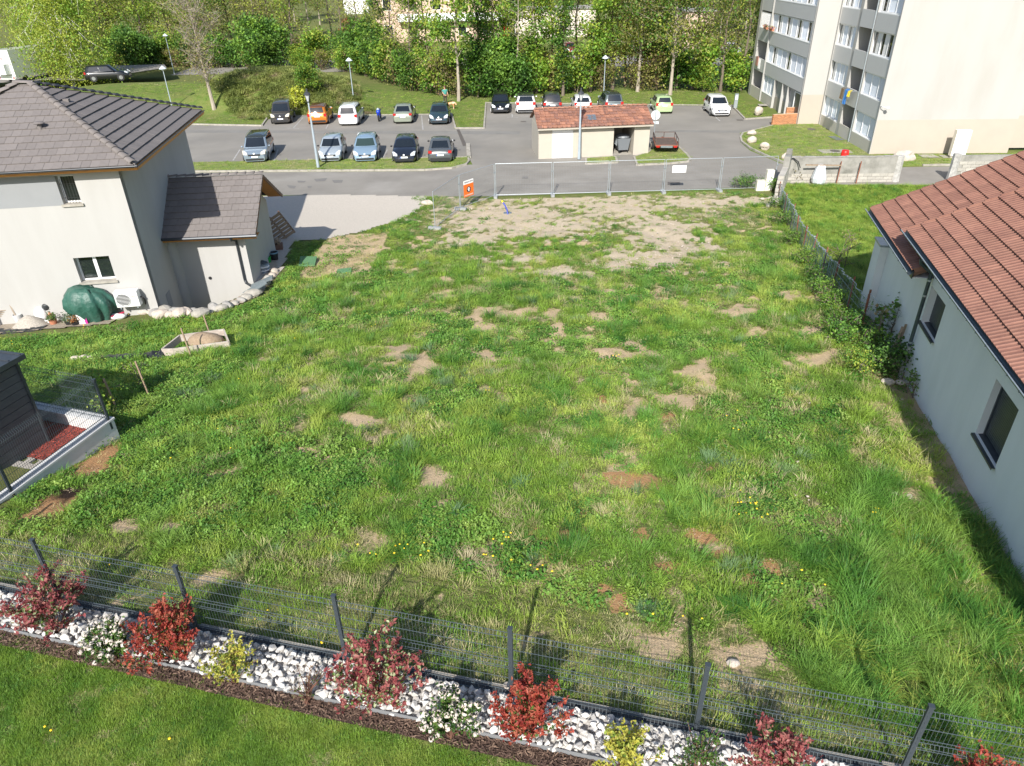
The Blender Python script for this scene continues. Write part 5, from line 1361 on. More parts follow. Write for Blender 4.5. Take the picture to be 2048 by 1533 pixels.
LAWN = [blade_tuft('p', 60, .055, .085, .0055, .6, g_lawn, 21), blade_tuft('p', 55, .065, .085, .006, .8, g_lawn, 22), blade_tuft('p', 45, .05, .085, .006, 1.0, g_deep, 23), blade_tuft('p', 30, .035, .08, .006, 1.3, g_dry, 24), herb_tuft('p', 30, .035, .08, .02, g_herb, 25)]
coll_lawn = proto_collection('lawntufts', LAWN)
def grow_lawn():
    r_ = np.random.RandomState(8)
    x, y = jgrid(-12, 9, 1, 10, .05, r_)
    ss = (x - FA[0]) * FD[0] + (y - FA[1]) * FD[1]; edge = -.735 - .2 * sstep(2, 6, ss) + (fbm(x * 3.3, y * 3.3) - .5) * .22
    fs = fence_side(x, y); k = (fs < edge) & (fs > -6); x = x[k]; y = y[k]; z = zt(x, y); k = visible(x, y, z, 700); x = x[k]; y = y[k]; z = z[k]
    n1 = fbm(x * 2.2, y * 2.2, 4); u = r_.rand(len(x)); dr = fbm(x * 5 + 3, y * 5, 3)
    idx = np.where(u < .4, 0, np.where(u < .8, 1, 2)); idx = np.where((dr > .66) & (u < .6), 3, idx); idx = np.where((n1 > .62) & (u < .3), 4, idx)
    keep = ~((dr > .70) & (r_.rand(len(x)) < .5)); x, y, z, idx = (a[keep] for a in (x, y, z, idx)); n = len(x)
    sc = r_.uniform(.75, 1.25, n); print('lawn tufts', n)
    return scatter('lawn_grass', np.c_[x, y, z - .004], idx, np.c_[sc, sc, sc * r_.uniform(.7, 1.3, n)], np.c_[r_.normal(0, .1, n), r_.normal(0, .1, n), r_.uniform(0, 6.28, n)], coll_lawn)
LAWNG = grow_lawn()
# ------------------------------------------------------------------ parked cars
m_cglass = mat('car_glass', (.012, .016, .02), rough=.04, spec=1.0)
m_cglass2 = mat('car_glass_green', (.03, .05, .045), rough=.05, spec=1.0)
m_trim = mat('car_black_trim', (.02, .02, .022), rough=.55)
m_head = mat('headlight_lens', (.72, .74, .74), (.55, .58, .6), scale=20, rough=.12, spec=1.0)
m_tail = mat('taillight_red', (.42, .012, .01), rough=.15, spec=1.0)
m_rim = mat('alloy_rim', (.42, .43, .44), rough=.35, metal=.8)
m_plate = mat('plate_white', (.75, .76, .77), rough=.4); m_plb = mat('plate_blue', (.03, .10, .42), rough=.4)
m_chrome = mat('chrome', (.75, .76, .77), rough=.12, metal=1.0)
m_seat = mat('car_seat', (.05, .05, .055), rough=.9)
def paint(name, c, metal=.35, rough=.28): return mat('paint_' + name, c, rough=rough, metal=metal, coat=.8)
TYRE = MB().tube([(-.1, 0, 0), (-.085, 0, 0), (.085, 0, 0), (.1, 0, 0)], [.27, .315, .315, .27], 20).mesh('tyre', m_rubber, False)
_r = MB()
_r.tube([(.0, 0, 0), (.108, 0, 0)], [.20, .20], 20)
for k in range(5):
    a = k * 2 * math.pi / 5; _r.bar((.11, 0, 0), (.112, .19 * math.cos(a), .19 * math.sin(a)), .05, .03, up=(1, 0, 0))
RIM = _r.mesh('rim', m_rim)
def car(label, kind, colour, cx, cy, face, rz, L_=4.1, Wd=1.74, H=1.48, roofm=None, rails=False, head=None, bump=None, glass=None, group='cars parked in the car park', cat='car', belt=.92, name='parked_car'):
    """face 'front' puts the nose towards local -y, 'rear' the tail; (cx,cy) = middle of the end nearest the camera"""
    t = thing(name, label, cat, (cx, cy, .012), rz, group)
    w = Wd / 2; sgn = 1 if face == 'front' else -1
    Y = lambda u: (u if face == 'front' else L_ - u)        # u = distance from the nose
    X = lambda x: x if face == 'front' else -x
    cow = {'hatch': .27, 'mpv': .22, 'suv': .27, 'sedan': .28, 'mini': .22}[kind] * L_
    hoodz = {'hatch': .0, 'mpv': .06, 'suv': .10, 'sedan': -.03, 'mini': .03}[kind] + belt - .06
    st = [(0, .78, hoodz - .30), (.04, .88, hoodz - .17), (.13, .94, hoodz - .07), (.6 * cow / L_, .975, hoodz - .01), (cow / L_, .995, belt + .02), (.45, 1, belt + .03), (.62, 1, belt + .04), (.78, .995, belt + .05)]
    if kind == 'sedan': st += [(.88, .98, belt + .06), (.96, .94, belt + .02), (.99, .90, belt - .10), (1, .84, belt - .3)]
    else: st += [(.92, .975, belt + .06), (.97, .94, belt + .04), (.99, .91, belt - .1), (1, .87, belt - .3)]
    mb = MB(); vs = []; zb = .20
    for u, f, zt_ in st:
        ww = w * f
        half = [(.0, zb), (ww * .9, zb), (ww * .985, zb + .10), (ww * 1.0, zb + .28), (ww * .985, (zb + zt_) / 2 + .1), (ww * .955, zt_ - .09), (ww * .88, zt_ - .02), (ww * .5, zt_ + .015), (0, zt_ + .025)]
        half = [(x, min(z, zt_ + .03)) for x, z in half]
        ring = [(x, z) for x, z in half] + [(-x, z) for x, z in half[-2:0:-1]]
        vs += [(X(x), Y(u * L_), z) for x, z in ring]
    n = 16; k = len(st)
    fs = [(i * n + j, i * n + (j + 1) % n, (i + 1) * n + (j + 1) % n, (i + 1) * n + j) for i in range(k - 1) for j in range(n)] + [tuple(range(n))[::-1], tuple((k - 1) * n + j for j in range(n))]
    mb.add(vs, fs); me = mb.mesh('body', colour); smooth_angle(me, 50)
    bm = bmesh.new(); bm.from_mesh(me); bmesh.ops.recalc_face_normals(bm, faces=bm.faces[:]); bm.to_mesh(me); bm.free()
    body = link('body', me, t)
    # cabin
    rear_b = {'hatch': .985, 'mpv': .99, 'suv': .985, 'sedan': .86, 'mini': .985}[kind] * L_
    rear_t = {'hatch': .90, 'mpv': .945, 'suv': .92, 'sedan': .72, 'mini': .91}[kind] * L_
    wf_t = {'hatch': .43, 'mpv': .36, 'suv': .42, 'sedan': .44, 'mini': .38}[kind] * L_
    wb, wr = w * .93, w * (.74 if kind != 'mpv' else .78); zb_ = belt + .02; zr = H - .05
    def lev(f):
        g = f ** .9
        return (cow + .02 + (wf_t - cow) * g, rear_b + (rear_t - rear_b) * (f ** 1.25), wb + (wr - wb) * f, zb_ + (zr - zb_) * f)
    def ring(f, ins=0., dz=0.):
        y0, y1, hw, z = lev(f); y0 += ins; y1 -= ins; hw -= ins; c = .10; z += dz
        pts = [(-(hw - c), y0 + .02), (-(hw - c) * .5, y0 - .04), (0, y0 - .06), ((hw - c) * .5, y0 - .04), (hw - c, y0 + .02), (hw, y0 + c + .06), (hw + .01, (y0 + y1) / 2), (hw - .01, y1 - c), (hw - c, y1), (0, y1 + .04), (-(hw - c), y1), (-(hw - .01), y1 - c), (-(hw + .01), (y0 + y1) / 2), (-hw, y0 + c + .06)]
        return [(X(x), Y(y), z) for x, y in pts]
    cb = MB(); R_ = [ring(0), ring(.5), ring(.93), ring(1.0, .10, .035)]; m_ = 14
    for r_ in R_: cb.v += r_
    cb.f = [(i * m_ + j, i * m_ + (j + 1) % m_, (i + 1) * m_ + (j + 1) % m_, (i + 1) * m_ + j) for i in range(3) for j in range(m_)]
    y0, y1, hw, z = lev(1.0); cb.v.append((0, Y((y0 + y1) / 2), H)); c_ = len(cb.v) - 1
    cb.f += [(3 * m_ + j, 3 * m_ + (j + 1) % m_, c_) for j in range(m_)]; cb.mi = [0] * (3 * m_) + [1] * m_
    for j in range(2 * m_, 3 * m_): cb.mi[j] = 1
    me = cb.mesh('cabin', [colour, roofm or colour])
    bm = bmesh.new(); bm.from_mesh(me); bmesh.ops.recalc_face_normals(bm, faces=bm.faces[:]); bm.to_mesh(me); bm.free(); smooth_angle(me, 40)
    link('cabin', me, t)
    G = glass or m_cglass
    def pane(name, fn, nu, nv):
        g = MB(); vs = []
        for b in range(nv + 1):
            for a in range(nu + 1): vs.append(fn(a / nu, b / nv))
        g.add(vs, [(b * (nu + 1) + a, b * (nu + 1) + a + 1, (b + 1) * (nu + 1) + a + 1, (b + 1) * (nu + 1) + a) for a in range(nu) for b in range(nv)])
        return link(name, g.mesh(name, G, True), t)
    def fr(a, b):
        f = .07 + .84 * b; y0, y1, hw, z = lev(f); c = .10; x = (2 * a - 1) * (hw - c) * .97; k_ = 1 - (abs(x) / (hw - c)) ** 2
        return (X(x), Y(y0 + .02 - .08 * k_ - .018), z + .012)
    def bk(a, b):
        lo = .16 if kind != 'sedan' else .10
        f = lo + (.90 - lo) * b; y0, y1, hw, z = lev(f); c = .12; x = (2 * a - 1) * (hw - c) * (.92 if kind != 'mpv' else .9); k_ = 1 - (abs(x) / (hw - c)) ** 2
        return (X(x), Y(y1 + .04 * k_ + .016), z + .01)
    pane('windscreen', fr, 6, 4); pane('rear_window', bk, 4, 3)
    for s in (-1, 1):
        for (ua, ub) in ((.04, .46), (.50, .90)):
            def sd(a, b):
                f = .10 + .76 * b; y0, y1, hw, z = lev(f); yy0 = y0 + .14; yy1 = y1 - .12; u = ua + (ub - ua) * a; y = yy0 + (yy1 - yy0) * u
                return (X(s * (hw + .016)), Y(y), z)
            pane('side_window', sd, 3, 2)
    # wheels
    for s in (-1, 1):
        for u in (.185 * L_ + .03, .81 * L_):
            wz = .31; o = link('wheel', TYRE, t, loc=(X(s * (w - .095)), Y(u), wz), rot=(random.uniform(0, 6), 0, 0 if X(s) > 0 else math.pi)); link('rim', RIM, o)
            a = MB(); a.tube([(0, 0, 0), (.012 * (1 if X(s) > 0 else -1), 0, 0)], .36, 20); link('wheel_arch', a.mesh('wheel_arch', m_trim), t, loc=(X(s * (w * .988)), Y(u), wz + .02))
    # lights, grille, plates
    ny = 0.0
    def plate(u, z, out):
        y = Y(u) 
        p = MB(); d = -.008 if out < 0 else .008; dy = d if face == 'front' else -d
        p.box(-.26, .26, y - .012 if dy < 0 else y, y if dy < 0 else y + .012, z - .055, z + .055); b = p.build('number_plate', m_plate, t)
        q = MB(); q.box(-.262, -.215, y - .014 if dy < 0 else y + .0, y if dy < 0 else y + .014, z - .055, z + .055); q.build('plate_band', m_plb, b)
    for s in (-1, 1):
        h = MB(); zt0 = hoodz - .17; pts = []
        for (du, dx, dz) in ((.03, .52, -.03), (.10, .86, -.02), (.40, .935, .10), (.30, .80, .125), (.12, .58, .03)): pts.append((X(s * w * dx), Y(du * 1.0 + .0), zt0 + dz + .035))
        low = [(p[0], p[1] + (-.03 if face == 'front' else .03), p[2] - .11) for p in pts]
        h.add(pts + low, [(0, 1, 2, 3, 4)] + [(i, (i + 1) % 5, (i + 1) % 5 + 5, i + 5) for i in range(5)] + [(9, 8, 7, 6, 5)]); h.build('headlight', head or m_head, t)
        tl = MB(); zz = belt - .18; yb = L_ - .04
        tl.box(min(X(s * w * .66), X(s * w * .93)), max(X(s * w * .66), X(s * w * .93)), min(Y(yb - .12), Y(yb + .05)), max(Y(yb - .12), Y(yb + .05)), zz, zz + (.17 if kind == 'sedan' else .24)); tl.build('taillight', m_tail, t)
    g = MB(); g.box(-.42, .42, min(Y(-.012), Y(.1)), max(Y(-.012), Y(.1)), hoodz - .36, hoodz - .25); g.build('grille', m_trim, t); 
    g = MB(); g.box(-.62, .62, min(Y(-.03), Y(.12)), max(Y(-.03), Y(.12)), .26, .38); g.build('lower_intake', m_trim, t)
    bd = MB(); bd.lathe([(0, .012), (.06, .01), (.065, 0)], (0, 0, 0), 10); o = bd.build('badge', m_chrome, t); o.location = (0, Y(.02), hoodz - .22); o.rotation_euler = (R(70) if face == 'front' else R(-70), 0, 0)
    g = MB(); g.box(-w * .8, w * .8, min(Y(L_ - .08), Y(L_ + .035)), max(Y(L_ - .08), Y(L_ + .035)), .24, .42); g.build('rear_bumper', bump or m_trim, t)
    if face == 'front': plate(-.035, .50, -1)
    else: plate(L_ + .006, .74 if kind != 'sedan' else .62, 1)
    for s in (-1, 1):
        mm = MB(); mm.blob((X(s * (w + .07)), Y(cow + .28), belt + .07), (.10, .07, .075), 3, 1, .1); mm.build('mirror', m_trim if roofm is None else colour, t, smooth=True)
    if rails:
        for s in (-1, 1): MB().tube([(X(s * wr * .93), Y(wf_t + .15), H - .03), (X(s * wr * .96), Y(wf_t + .35), H + .03), (X(s * wr * .96), Y(rear_t - .3), H + .03), (X(s * wr * .93), Y(rear_t - .1), H - .03)], .02, 6).build('roof_rail', m_chrome, t)
    MB().bar((0, Y(rear_t - .25), H - .02), (0, Y(rear_t - .15), H + .07), .02, .03).build('antenna', m_trim, t)
    return t
def cpx(px_, py_): return at(px_, py_, .1)
NF = [('silver blue people carrier with dark glass roof, leftmost of the front row', 'mpv', paint('silverblue', (.27, .33, .39)), (511, 326), 'front', 8.5, 4.45, 1.80, 1.64, dict(roofm=mat('glass_roof', (.03, .035, .03), rough=.1, spec=1.0), head=mat('yellowed_lens', (.62, .58, .48), rough=.3), rails=True)),
      ('pale silver small hatchback crossed by the lamp post shadow', 'hatch', paint('silver', (.42, .47, .51)), (661, 325), 'front', 5.2, 4.0, 1.71, 1.48, {}),
      ('light metallic blue hatchback with black mirrors between silver and black cars', 'hatch', paint('lightblue', (.27, .38, .48)), (731, 325), 'front', 5.5, 4.3, 1.80, 1.48, dict(glass=m_cglass2)),
      ('very dark navy hatchback with chrome badge in the front row', 'hatch', paint('navy', (.018, .022, .035)), (809, 327), 'front', 3.0, 4.25, 1.78, 1.42, dict(head=mat('clear_lens', (.5, .53, .56), rough=.1))),
      ('dark grey saloon seen from behind at the right end of the front row', 'sedan', paint('darkgrey', (.11, .12, .125)), (881, 326), 'rear', 2.0, 4.5, 1.76, 1.46, {}),
      ('dark brown grey people carrier at the left of the second row', 'mpv', paint('browngrey', (.075, .07, .062)), (562, 248), 'front', 9.0, 4.45, 1.82, 1.66, dict(head=MATS['yellowed_lens'])),
      ('bright orange hatchback with roof rails seen from behind', 'suv', paint('orange', (.62, .20, .02)), (636, 249), 'rear', 4.0, 4.1, 1.80, 1.56, dict(rails=True, roofm=mat('orange_roof_dark', (.12, .05, .02), rough=.2))),
      ('white people carrier seen from behind left of the blue motorcycle', 'mpv', paint('white', (.74, .74, .73), 0, .3), (697, 251), 'rear', 1.5, 4.45, 1.79, 1.62, dict(bump=paint('white', 0), rails=True)),
      ('pale sage green saloon seen from behind right of the motorcycle', 'sedan', paint('sage', (.30, .33, .26)), (806, 247), 'rear', 2.5, 4.6, 1.77, 1.43, dict(bump=paint('sage', 0))),
      ('dark petrol blue hatchback beside the person with the dog', 'hatch', paint('petrol', (.035, .065, .08)), (878, 249), 'front', 1.5, 4.06, 1.78, 1.44, {}),
      ('shiny black hatchback with frosted lamps at the left of the back row', 'hatch', paint('black', (.012, .014, .015)), (1001, 227), 'front', 0, 4.3, 1.79, 1.5, {}),
      ('white car with a dark glass tail seen from behind in the back row', 'hatch', paint('white', 0), (1052, 227), 'rear', -1, 4.75, 1.92, 1.60, dict(roofm=MATS['glass_roof'], belt=1.0)),
      ('dark grey crossover with glowing red tail lamps behind the bin store', 'suv', paint('graphite', (.06, .06, .062)), (1105, 226), 'rear', -1, 4.35, 1.84, 1.62, {}),
      ('white hatchback partly hidden behind the bin store roof and lantern', 'hatch', paint('white', 0), (1166, 226), 'rear', 0, 4.05, 1.74, 1.45, dict(bump=paint('white', 0))),
      ('sage grey crossover with panoramic roof behind the bin store', 'suv', paint('sagegrey', (.16, .19, .19)), (1228, 225), 'rear', 3, 4.5, 1.84, 1.66, dict(roofm=MATS['glass_roof'])),
      ('pale lime green small car seen from behind beside the bin store', 'mini', paint('lime', (.40, .52, .27), .1), (1328, 227), 'rear', -1.5, 3.65, 1.66, 1.49, dict(bump=paint('lime', 0))),
      ('white hatchback facing the camera near the post box at the far right', 'hatch', paint('white', 0), (1443, 233), 'front', -1.5, 4.06, 1.75, 1.52, dict())]
for lab, kd, col, pp, fc, rz, L_, Wd, H, kw in NF:
    x, y = cpx(*pp); car(lab, kd, col, x, y, fc, R(rz), L_, Wd, H, **kw)

# ------------------------------------------------------------------ motorcycle
def motorcycle():
    x, y = at(757, 243, .1); t = thing('motorcycle', 'blue sports motorcycle parked between the white and sage green cars', 'motorcycle', (x, y, .01), R(2))
    mb_ = paint('mblue', (.01, .05, .55), .1)
    for yy, nm in ((.35, 'front_wheel'), (1.7, 'rear_wheel')):
        w = MB(); 
        for k in range(1): 
            vs = [(.06 * math.cos(b), yy + (.26 + .05 * math.sin(b)) * math.cos(a), .31 + (.26 + .05 * math.sin(b)) * math.sin(a)) for a in [2 * math.pi * i / 20 for i in range(20)] for b in [2 * math.pi * j / 6 for j in range(6)]]
            w.add(vs, [(i * 6 + j, i * 6 + (j + 1) % 6, ((i + 1) % 20) * 6 + (j + 1) % 6, ((i + 1) % 20) * 6 + j) for i in range(20) for j in range(6)])
        w.tube([(-.03, yy, .31), (.03, yy, .31)], .2, 12); w.build(nm, m_rubber, t)
    f = MB(); f.blob((0, .45, .82), (.2, .28, .26), 2, 2, .2); f.blob((0, .55, .58), (.18, .25, .22), 5, 2, .2); f.build('fairing', mb_, t, smooth=True)
    f = MB(); f.blob((0, .95, .86), (.18, .32, .16), 7, 2, .15); f.build('fuel_tank', mb_, t, smooth=True)
    f = MB(); f.blob((0, .45, 1.02), (.14, .14, .14), 8, 2, .1); f.build('windscreen', mat('screen_clear', (.35, .4, .45), rough=.05), t, smooth=True)
    f = MB(); f.blob((0, 1.45, .86), (.14, .4, .08), 9, 2, .15); f.build('seat', m_black, t, smooth=True)
    f = MB(); f.blob((0, 1.0, .5), (.17, .35, .25), 10, 2, .3); f.build('engine', m_trim, t)
    for s in (-1, 1):
        MB().tube([(s * .09, .35, .31), (s * .1, .55, .9)], .025, 6).build('fork', m_chrome, t); MB().tube([(s * .05, .6, .98), (s * .36, .68, 1.0)], .018, 6).build('handlebar', m_black, t)
        MB().blob((s * .38, .5, 1.15), (.07, .03, .045), 3, 1, .1).build('mirror', m_black, t)
motorcycle()
# ------------------------------------------------------------------ trailer
def trailer():
    x, y = at(1334, 309, .0); t = thing('utility_trailer', 'rusty low flatbed trailer with open pipe rails on the grass beside the bin store', 'trailer', (x, y + 1.0, .1), R(-6))
    w, l = .8, 1.25; b = MB(); b.box(-w, w, -l, l, .55, .60); b.build('deck', mat('plywood_worn', (.13, .09, .07), (.08, .06, .05), scale=4, rough=.9), t)
    r = MB()
    for a, c in (((-w, -l), (w, -l)), ((w, -l), (w, l)), ((w, l), (-w, l)), ((-w, l), (-w, -l))): r.bar((*a, .57), (*c, .57), .07, .10)
    r.build('chassis', m_rust, t)
    g = MB()
    P = [(-w, -l), (-w, 0), (-w, l), (0, l), (w, l), (w, 0), (w, -l), (-.0, -l)]
    for p in P[:7]: g.bar((*p, .6), (*p, 1.02), .05)
    for a, c in zip(P[:6], P[1:7]): g.bar((*a, 1.02), (*c, 1.02), .045)
    g.build('rail', mat('dark_steel', (.06, .055, .05), (.13, .07, .05), scale=8, rough=.7), t)
    for s in (-1, 1):
        MB().tube([(s * (w + .02), .1, .3), (s * (w + .2), .1, .3)], [.29, .29], 18).build('wheel', m_rubber, t); MB().tube([(s * (w + .2), .1, .3), (s * (w + .215), .1, .3)], .16, 14).build('rim', mat('rim_cream', (.55, .5, .38), rough=.7), t)
        MB().box(s * .62 - .12, s * .62 + .12, -l - .05, -l, .44, .56).build('taillight', m_tail, t)
    MB().box(-.42, .42, -l - .045, -l - .005, .42, .58).build('lamp_board', m_zinc, t)
    MB().bar((0, l, .5), (0, l + 1.2, .42), .08).build('drawbar', m_rust, t)
trailer()
# ------------------------------------------------------------------ lamps
m_pole = mat('lamp_pole_grey', (.40, .46, .50), (.34, .40, .44), scale=3, rough=.5, metal=.2)
def cap_lamp(label, px_, py_, h, dz=0.0):
    X, Y, Z = gat(px_, py_); t = thing('street_lamp', label, 'street lamp', (X, Y, Z), 0, 'street lamps with conical caps')
    MB().tube([(0, 0, -.1), (0, 0, h * .5), (0, 0, h)], [.055, .045, .035], 10).build('pole', m_pole, t)
    MB().lathe([(.0, .30), (.10, .24), (.34, .02), (.32, 0), (0, .02)], (0, 0, h + .05), 20).build('lamp_cap', mat('lamp_cap_pale', (.62, .70, .75), rough=.35), t)
    MB().lathe([(0, 0), (.10, .0), (.13, .16), (0, .16)], (0, 0, h - .1), 12).build('lamp_glass', mat('lamp_opal', (.55, .57, .55), rough=.3), t)
cap_lamp('tall lamp with pale conical cap in front of the wood, farther of the left pair', 349, 149, 4.6)
cap_lamp('lamp with pale conical cap showing above the left house roof', 346, 222, 3.7)
cap_lamp('lamp with pale conical cap on the juniper covered mound', 707, 196, 3.4)
cap_lamp('lamp with pale conical cap between the back row of cars and the trees', 1207, 196, 3.7)
def lantern(label, px_, py_, h, lean=0):
    X, Y = at(px_, py_, 0); t = thing('lantern_post', label, 'street lamp', (X, Y, .05), 0, 'old style lantern posts')
    MB().tube([(0, 0, 0), (0, 0, h * .35), (0, 0, h)], [.11, .085, .05], 12).build('pole', m_pole, t)
    g = MB(); g.lathe([(.08, 0), (.19, .42)], (0, 0, h + .06), 4, a0=math.pi / 4, a1=math.pi / 4 + 2 * math.pi); g.build('lantern_glass', mat('lantern_pane', (.42, .44, .44), rough=.15), t)
    f = MB()
    for k in range(4): a = math.pi / 4 + k * math.pi / 2; f.bar((.085 * math.cos(a), .085 * math.sin(a), h + .05), (.20 * math.cos(a), .20 * math.sin(a), h + .5), .025)
    f.lathe([(.24, .50), (.17, .60), (.08, .66), (.05, .78), (.07, .80), (0, .9)], (0, 0, h), 8); f.lathe([(0, -.02), (.07, 0), (.09, .06), (0, .07)], (0, 0, h), 8); f.build('lantern_frame', mat('lantern_black', (.035, .037, .042), rough=.5), t)
lantern('old style black lantern on a grey pole standing in front of the silver hatchback', 637, 338, 4.35)
lantern('old style lantern on a grey pole in front of the bin store wall', 1158, 320, 3.9)
# ------------------------------------------------------------------ road sign seen from behind, boulders, barrel, boxes
def sign():
    X, Y = at(1306, 296, 0); t = thing('road_sign', 'round road sign on a pole seen from behind beside the bin store', 'sign', (X, Y, .1), R(-8))
    MB().tube([(0, 0, 0), (0, 0, 2.75)], .03, 8).build('pole', m_galv, t); m_b = mat('sign_back', (.60, .64, .66), rough=.5)
    MB().tube([(.0, .04, 2.25), (.0, .06, 2.25)], .34, 28).build('sign_disc', m_b, t); MB().box(-.27, .27, .04, .055, 1.62, 1.80).build('plate', m_b, t)
    k = MB(); k.bar((-.28, .035, 2.42), (.28, .035, 2.42), .02); k.bar((-.28, .035, 2.07), (.28, .035, 2.07), .02); k.bar((-.2, .035, 1.7), (.2, .035, 1.7), .02); k.build('bracket', m_galv, t)
sign()
def boulder(label, px_, py_, r, seed):
    X, Y = at(px_, py_, .1); t = MB().blob((0, 0, r[2] * .6), r, seed, 3, .55).build('boulder', m_stone, loc=(X, Y, .1)); t.data.shade_flat(); tag(t, label, 'boulder', 'pale boulders on the lawn by the flats')
for lab, x, y, r, s in (('squarish pale boulder on the grass near the block entrance', 1515, 229, (.50, .4, .45), 1), ('low flat pale boulder, first along the lawn kerb below the brick wall', 1503, 270, (.42, .35, .25), 2), ('pale boulder in the middle of the three along the lawn kerb', 1502, 285, (.45, .4, .32), 3), ('pointed pale boulder nearest the block wall of the kerb three', 1529, 300, (.42, .38, .35), 4), ('pale boulder peeping over the left end of the block wall', 1572, 318, (.38, .35, .30), 5), ('big pale flat boulder at the gap in the block wall', 1812, 320, (.95, .5, .42), 6)):
    boulder(lab, x, y, r, s)
X, Y = at(1687, 321, .1); t = thing('barrel', 'red plastic barrel with a dark band standing behind the block wall', 'barrel', (X, Y, .1)); mr_ = mat('barrel_red', (.62, .02, .015), rough=.4)
MB().lathe([(0, 0), (.24, 0), (.27, .3), (.25, .55), (.22, .70), (0, .70)], (0, 0, 0), 20).build('barrel_body', mr_, t, smooth=True); MB().lathe([(.272, .26), (.275, .32)], (0, 0, 0), 20).build('band', m_black, t)
def cover(px_, py_, r, slab=None):
    X, Y = at(px_, py_, .1); t = tag(MB().lathe([(0, .012), (r, .012), (r, 0)], (X, Y, .105 + (.02 if slab else 0)), 18).build('manhole_cover', m_iron), kind='structure')
    if slab: tag(MB().box(X - slab[0], X + slab[0], Y - slab[1], Y + slab[1], .10, .12).build('concrete_slab', m_kerb), kind='structure')
cover(1670, 303, .35, (1.1, .55)); cover(1622, 259, .35)
for pts in ([(1655, 276), (1670, 276), (1690, 284), (1672, 284)], [(1515, 211), (1532, 211), (1536, 215), (1518, 215)], [(1835, 313), (1865, 313), (1880, 319), (1845, 319)], [(1876, 314), (1910, 314), (1914, 319), (1886, 320)]):
    sheet('concrete_slab', W(*pts), .125, m_zinc if pts[0][0] in (1655,) else m_kerb)
def meter_box():
    X, Y = at(1903, 317, 0); t = thing('meter_cabinet', 'white four door meter cabinet on a leg against the cream end wall', 'cabinet', (X + .15, Y - .15, .0), R(-3))
    MB().box(-.5, .5, -.25, .1, .25, 1.95).build('cabinet_body', mat('cabinet_cream', (.72, .66, .56), rough=.6), t)
    for i in (0, 1):
        for j in (0, 1): MB().box(-.49 + i * .5, -.01 + i * .5 - .01, -.27, -.252, .28 + j * .85, 1.08 + j * .85).build('cabinet_door', m_white, t)
    MB().box(-.45, .45, -.2, .05, -.1, .25).build('cabinet_leg', m_kerb, t)
meter_box()
X, Y = at(1470, 216, .1); t = thing('bollard_box', 'grey service post with a white notice beside the white car', 'post', (X, Y, .1)); MB().box(-.16, .16, -.1, .1, 0, 1.25).build('post_body', m_galv, t); MB().box(-.11, .11, -.115, -.10, .75, 1.1).build('notice', m_white, t)
for (a, b) in (((1338, 183), (1, 1)),): pass
for pts in ([(1042, 243), (1052, 243), (1052, 245), (1041, 245)], [(1472, 240), (1485, 240), (1487, 242), (1474, 242)]): sheet('drain_grate', W(*pts), .022, m_iron)
sheet('drain_grate', W((1335, 365), (1360, 365), (1360, 370.5), (1335, 370.5)), .02, m_iron)

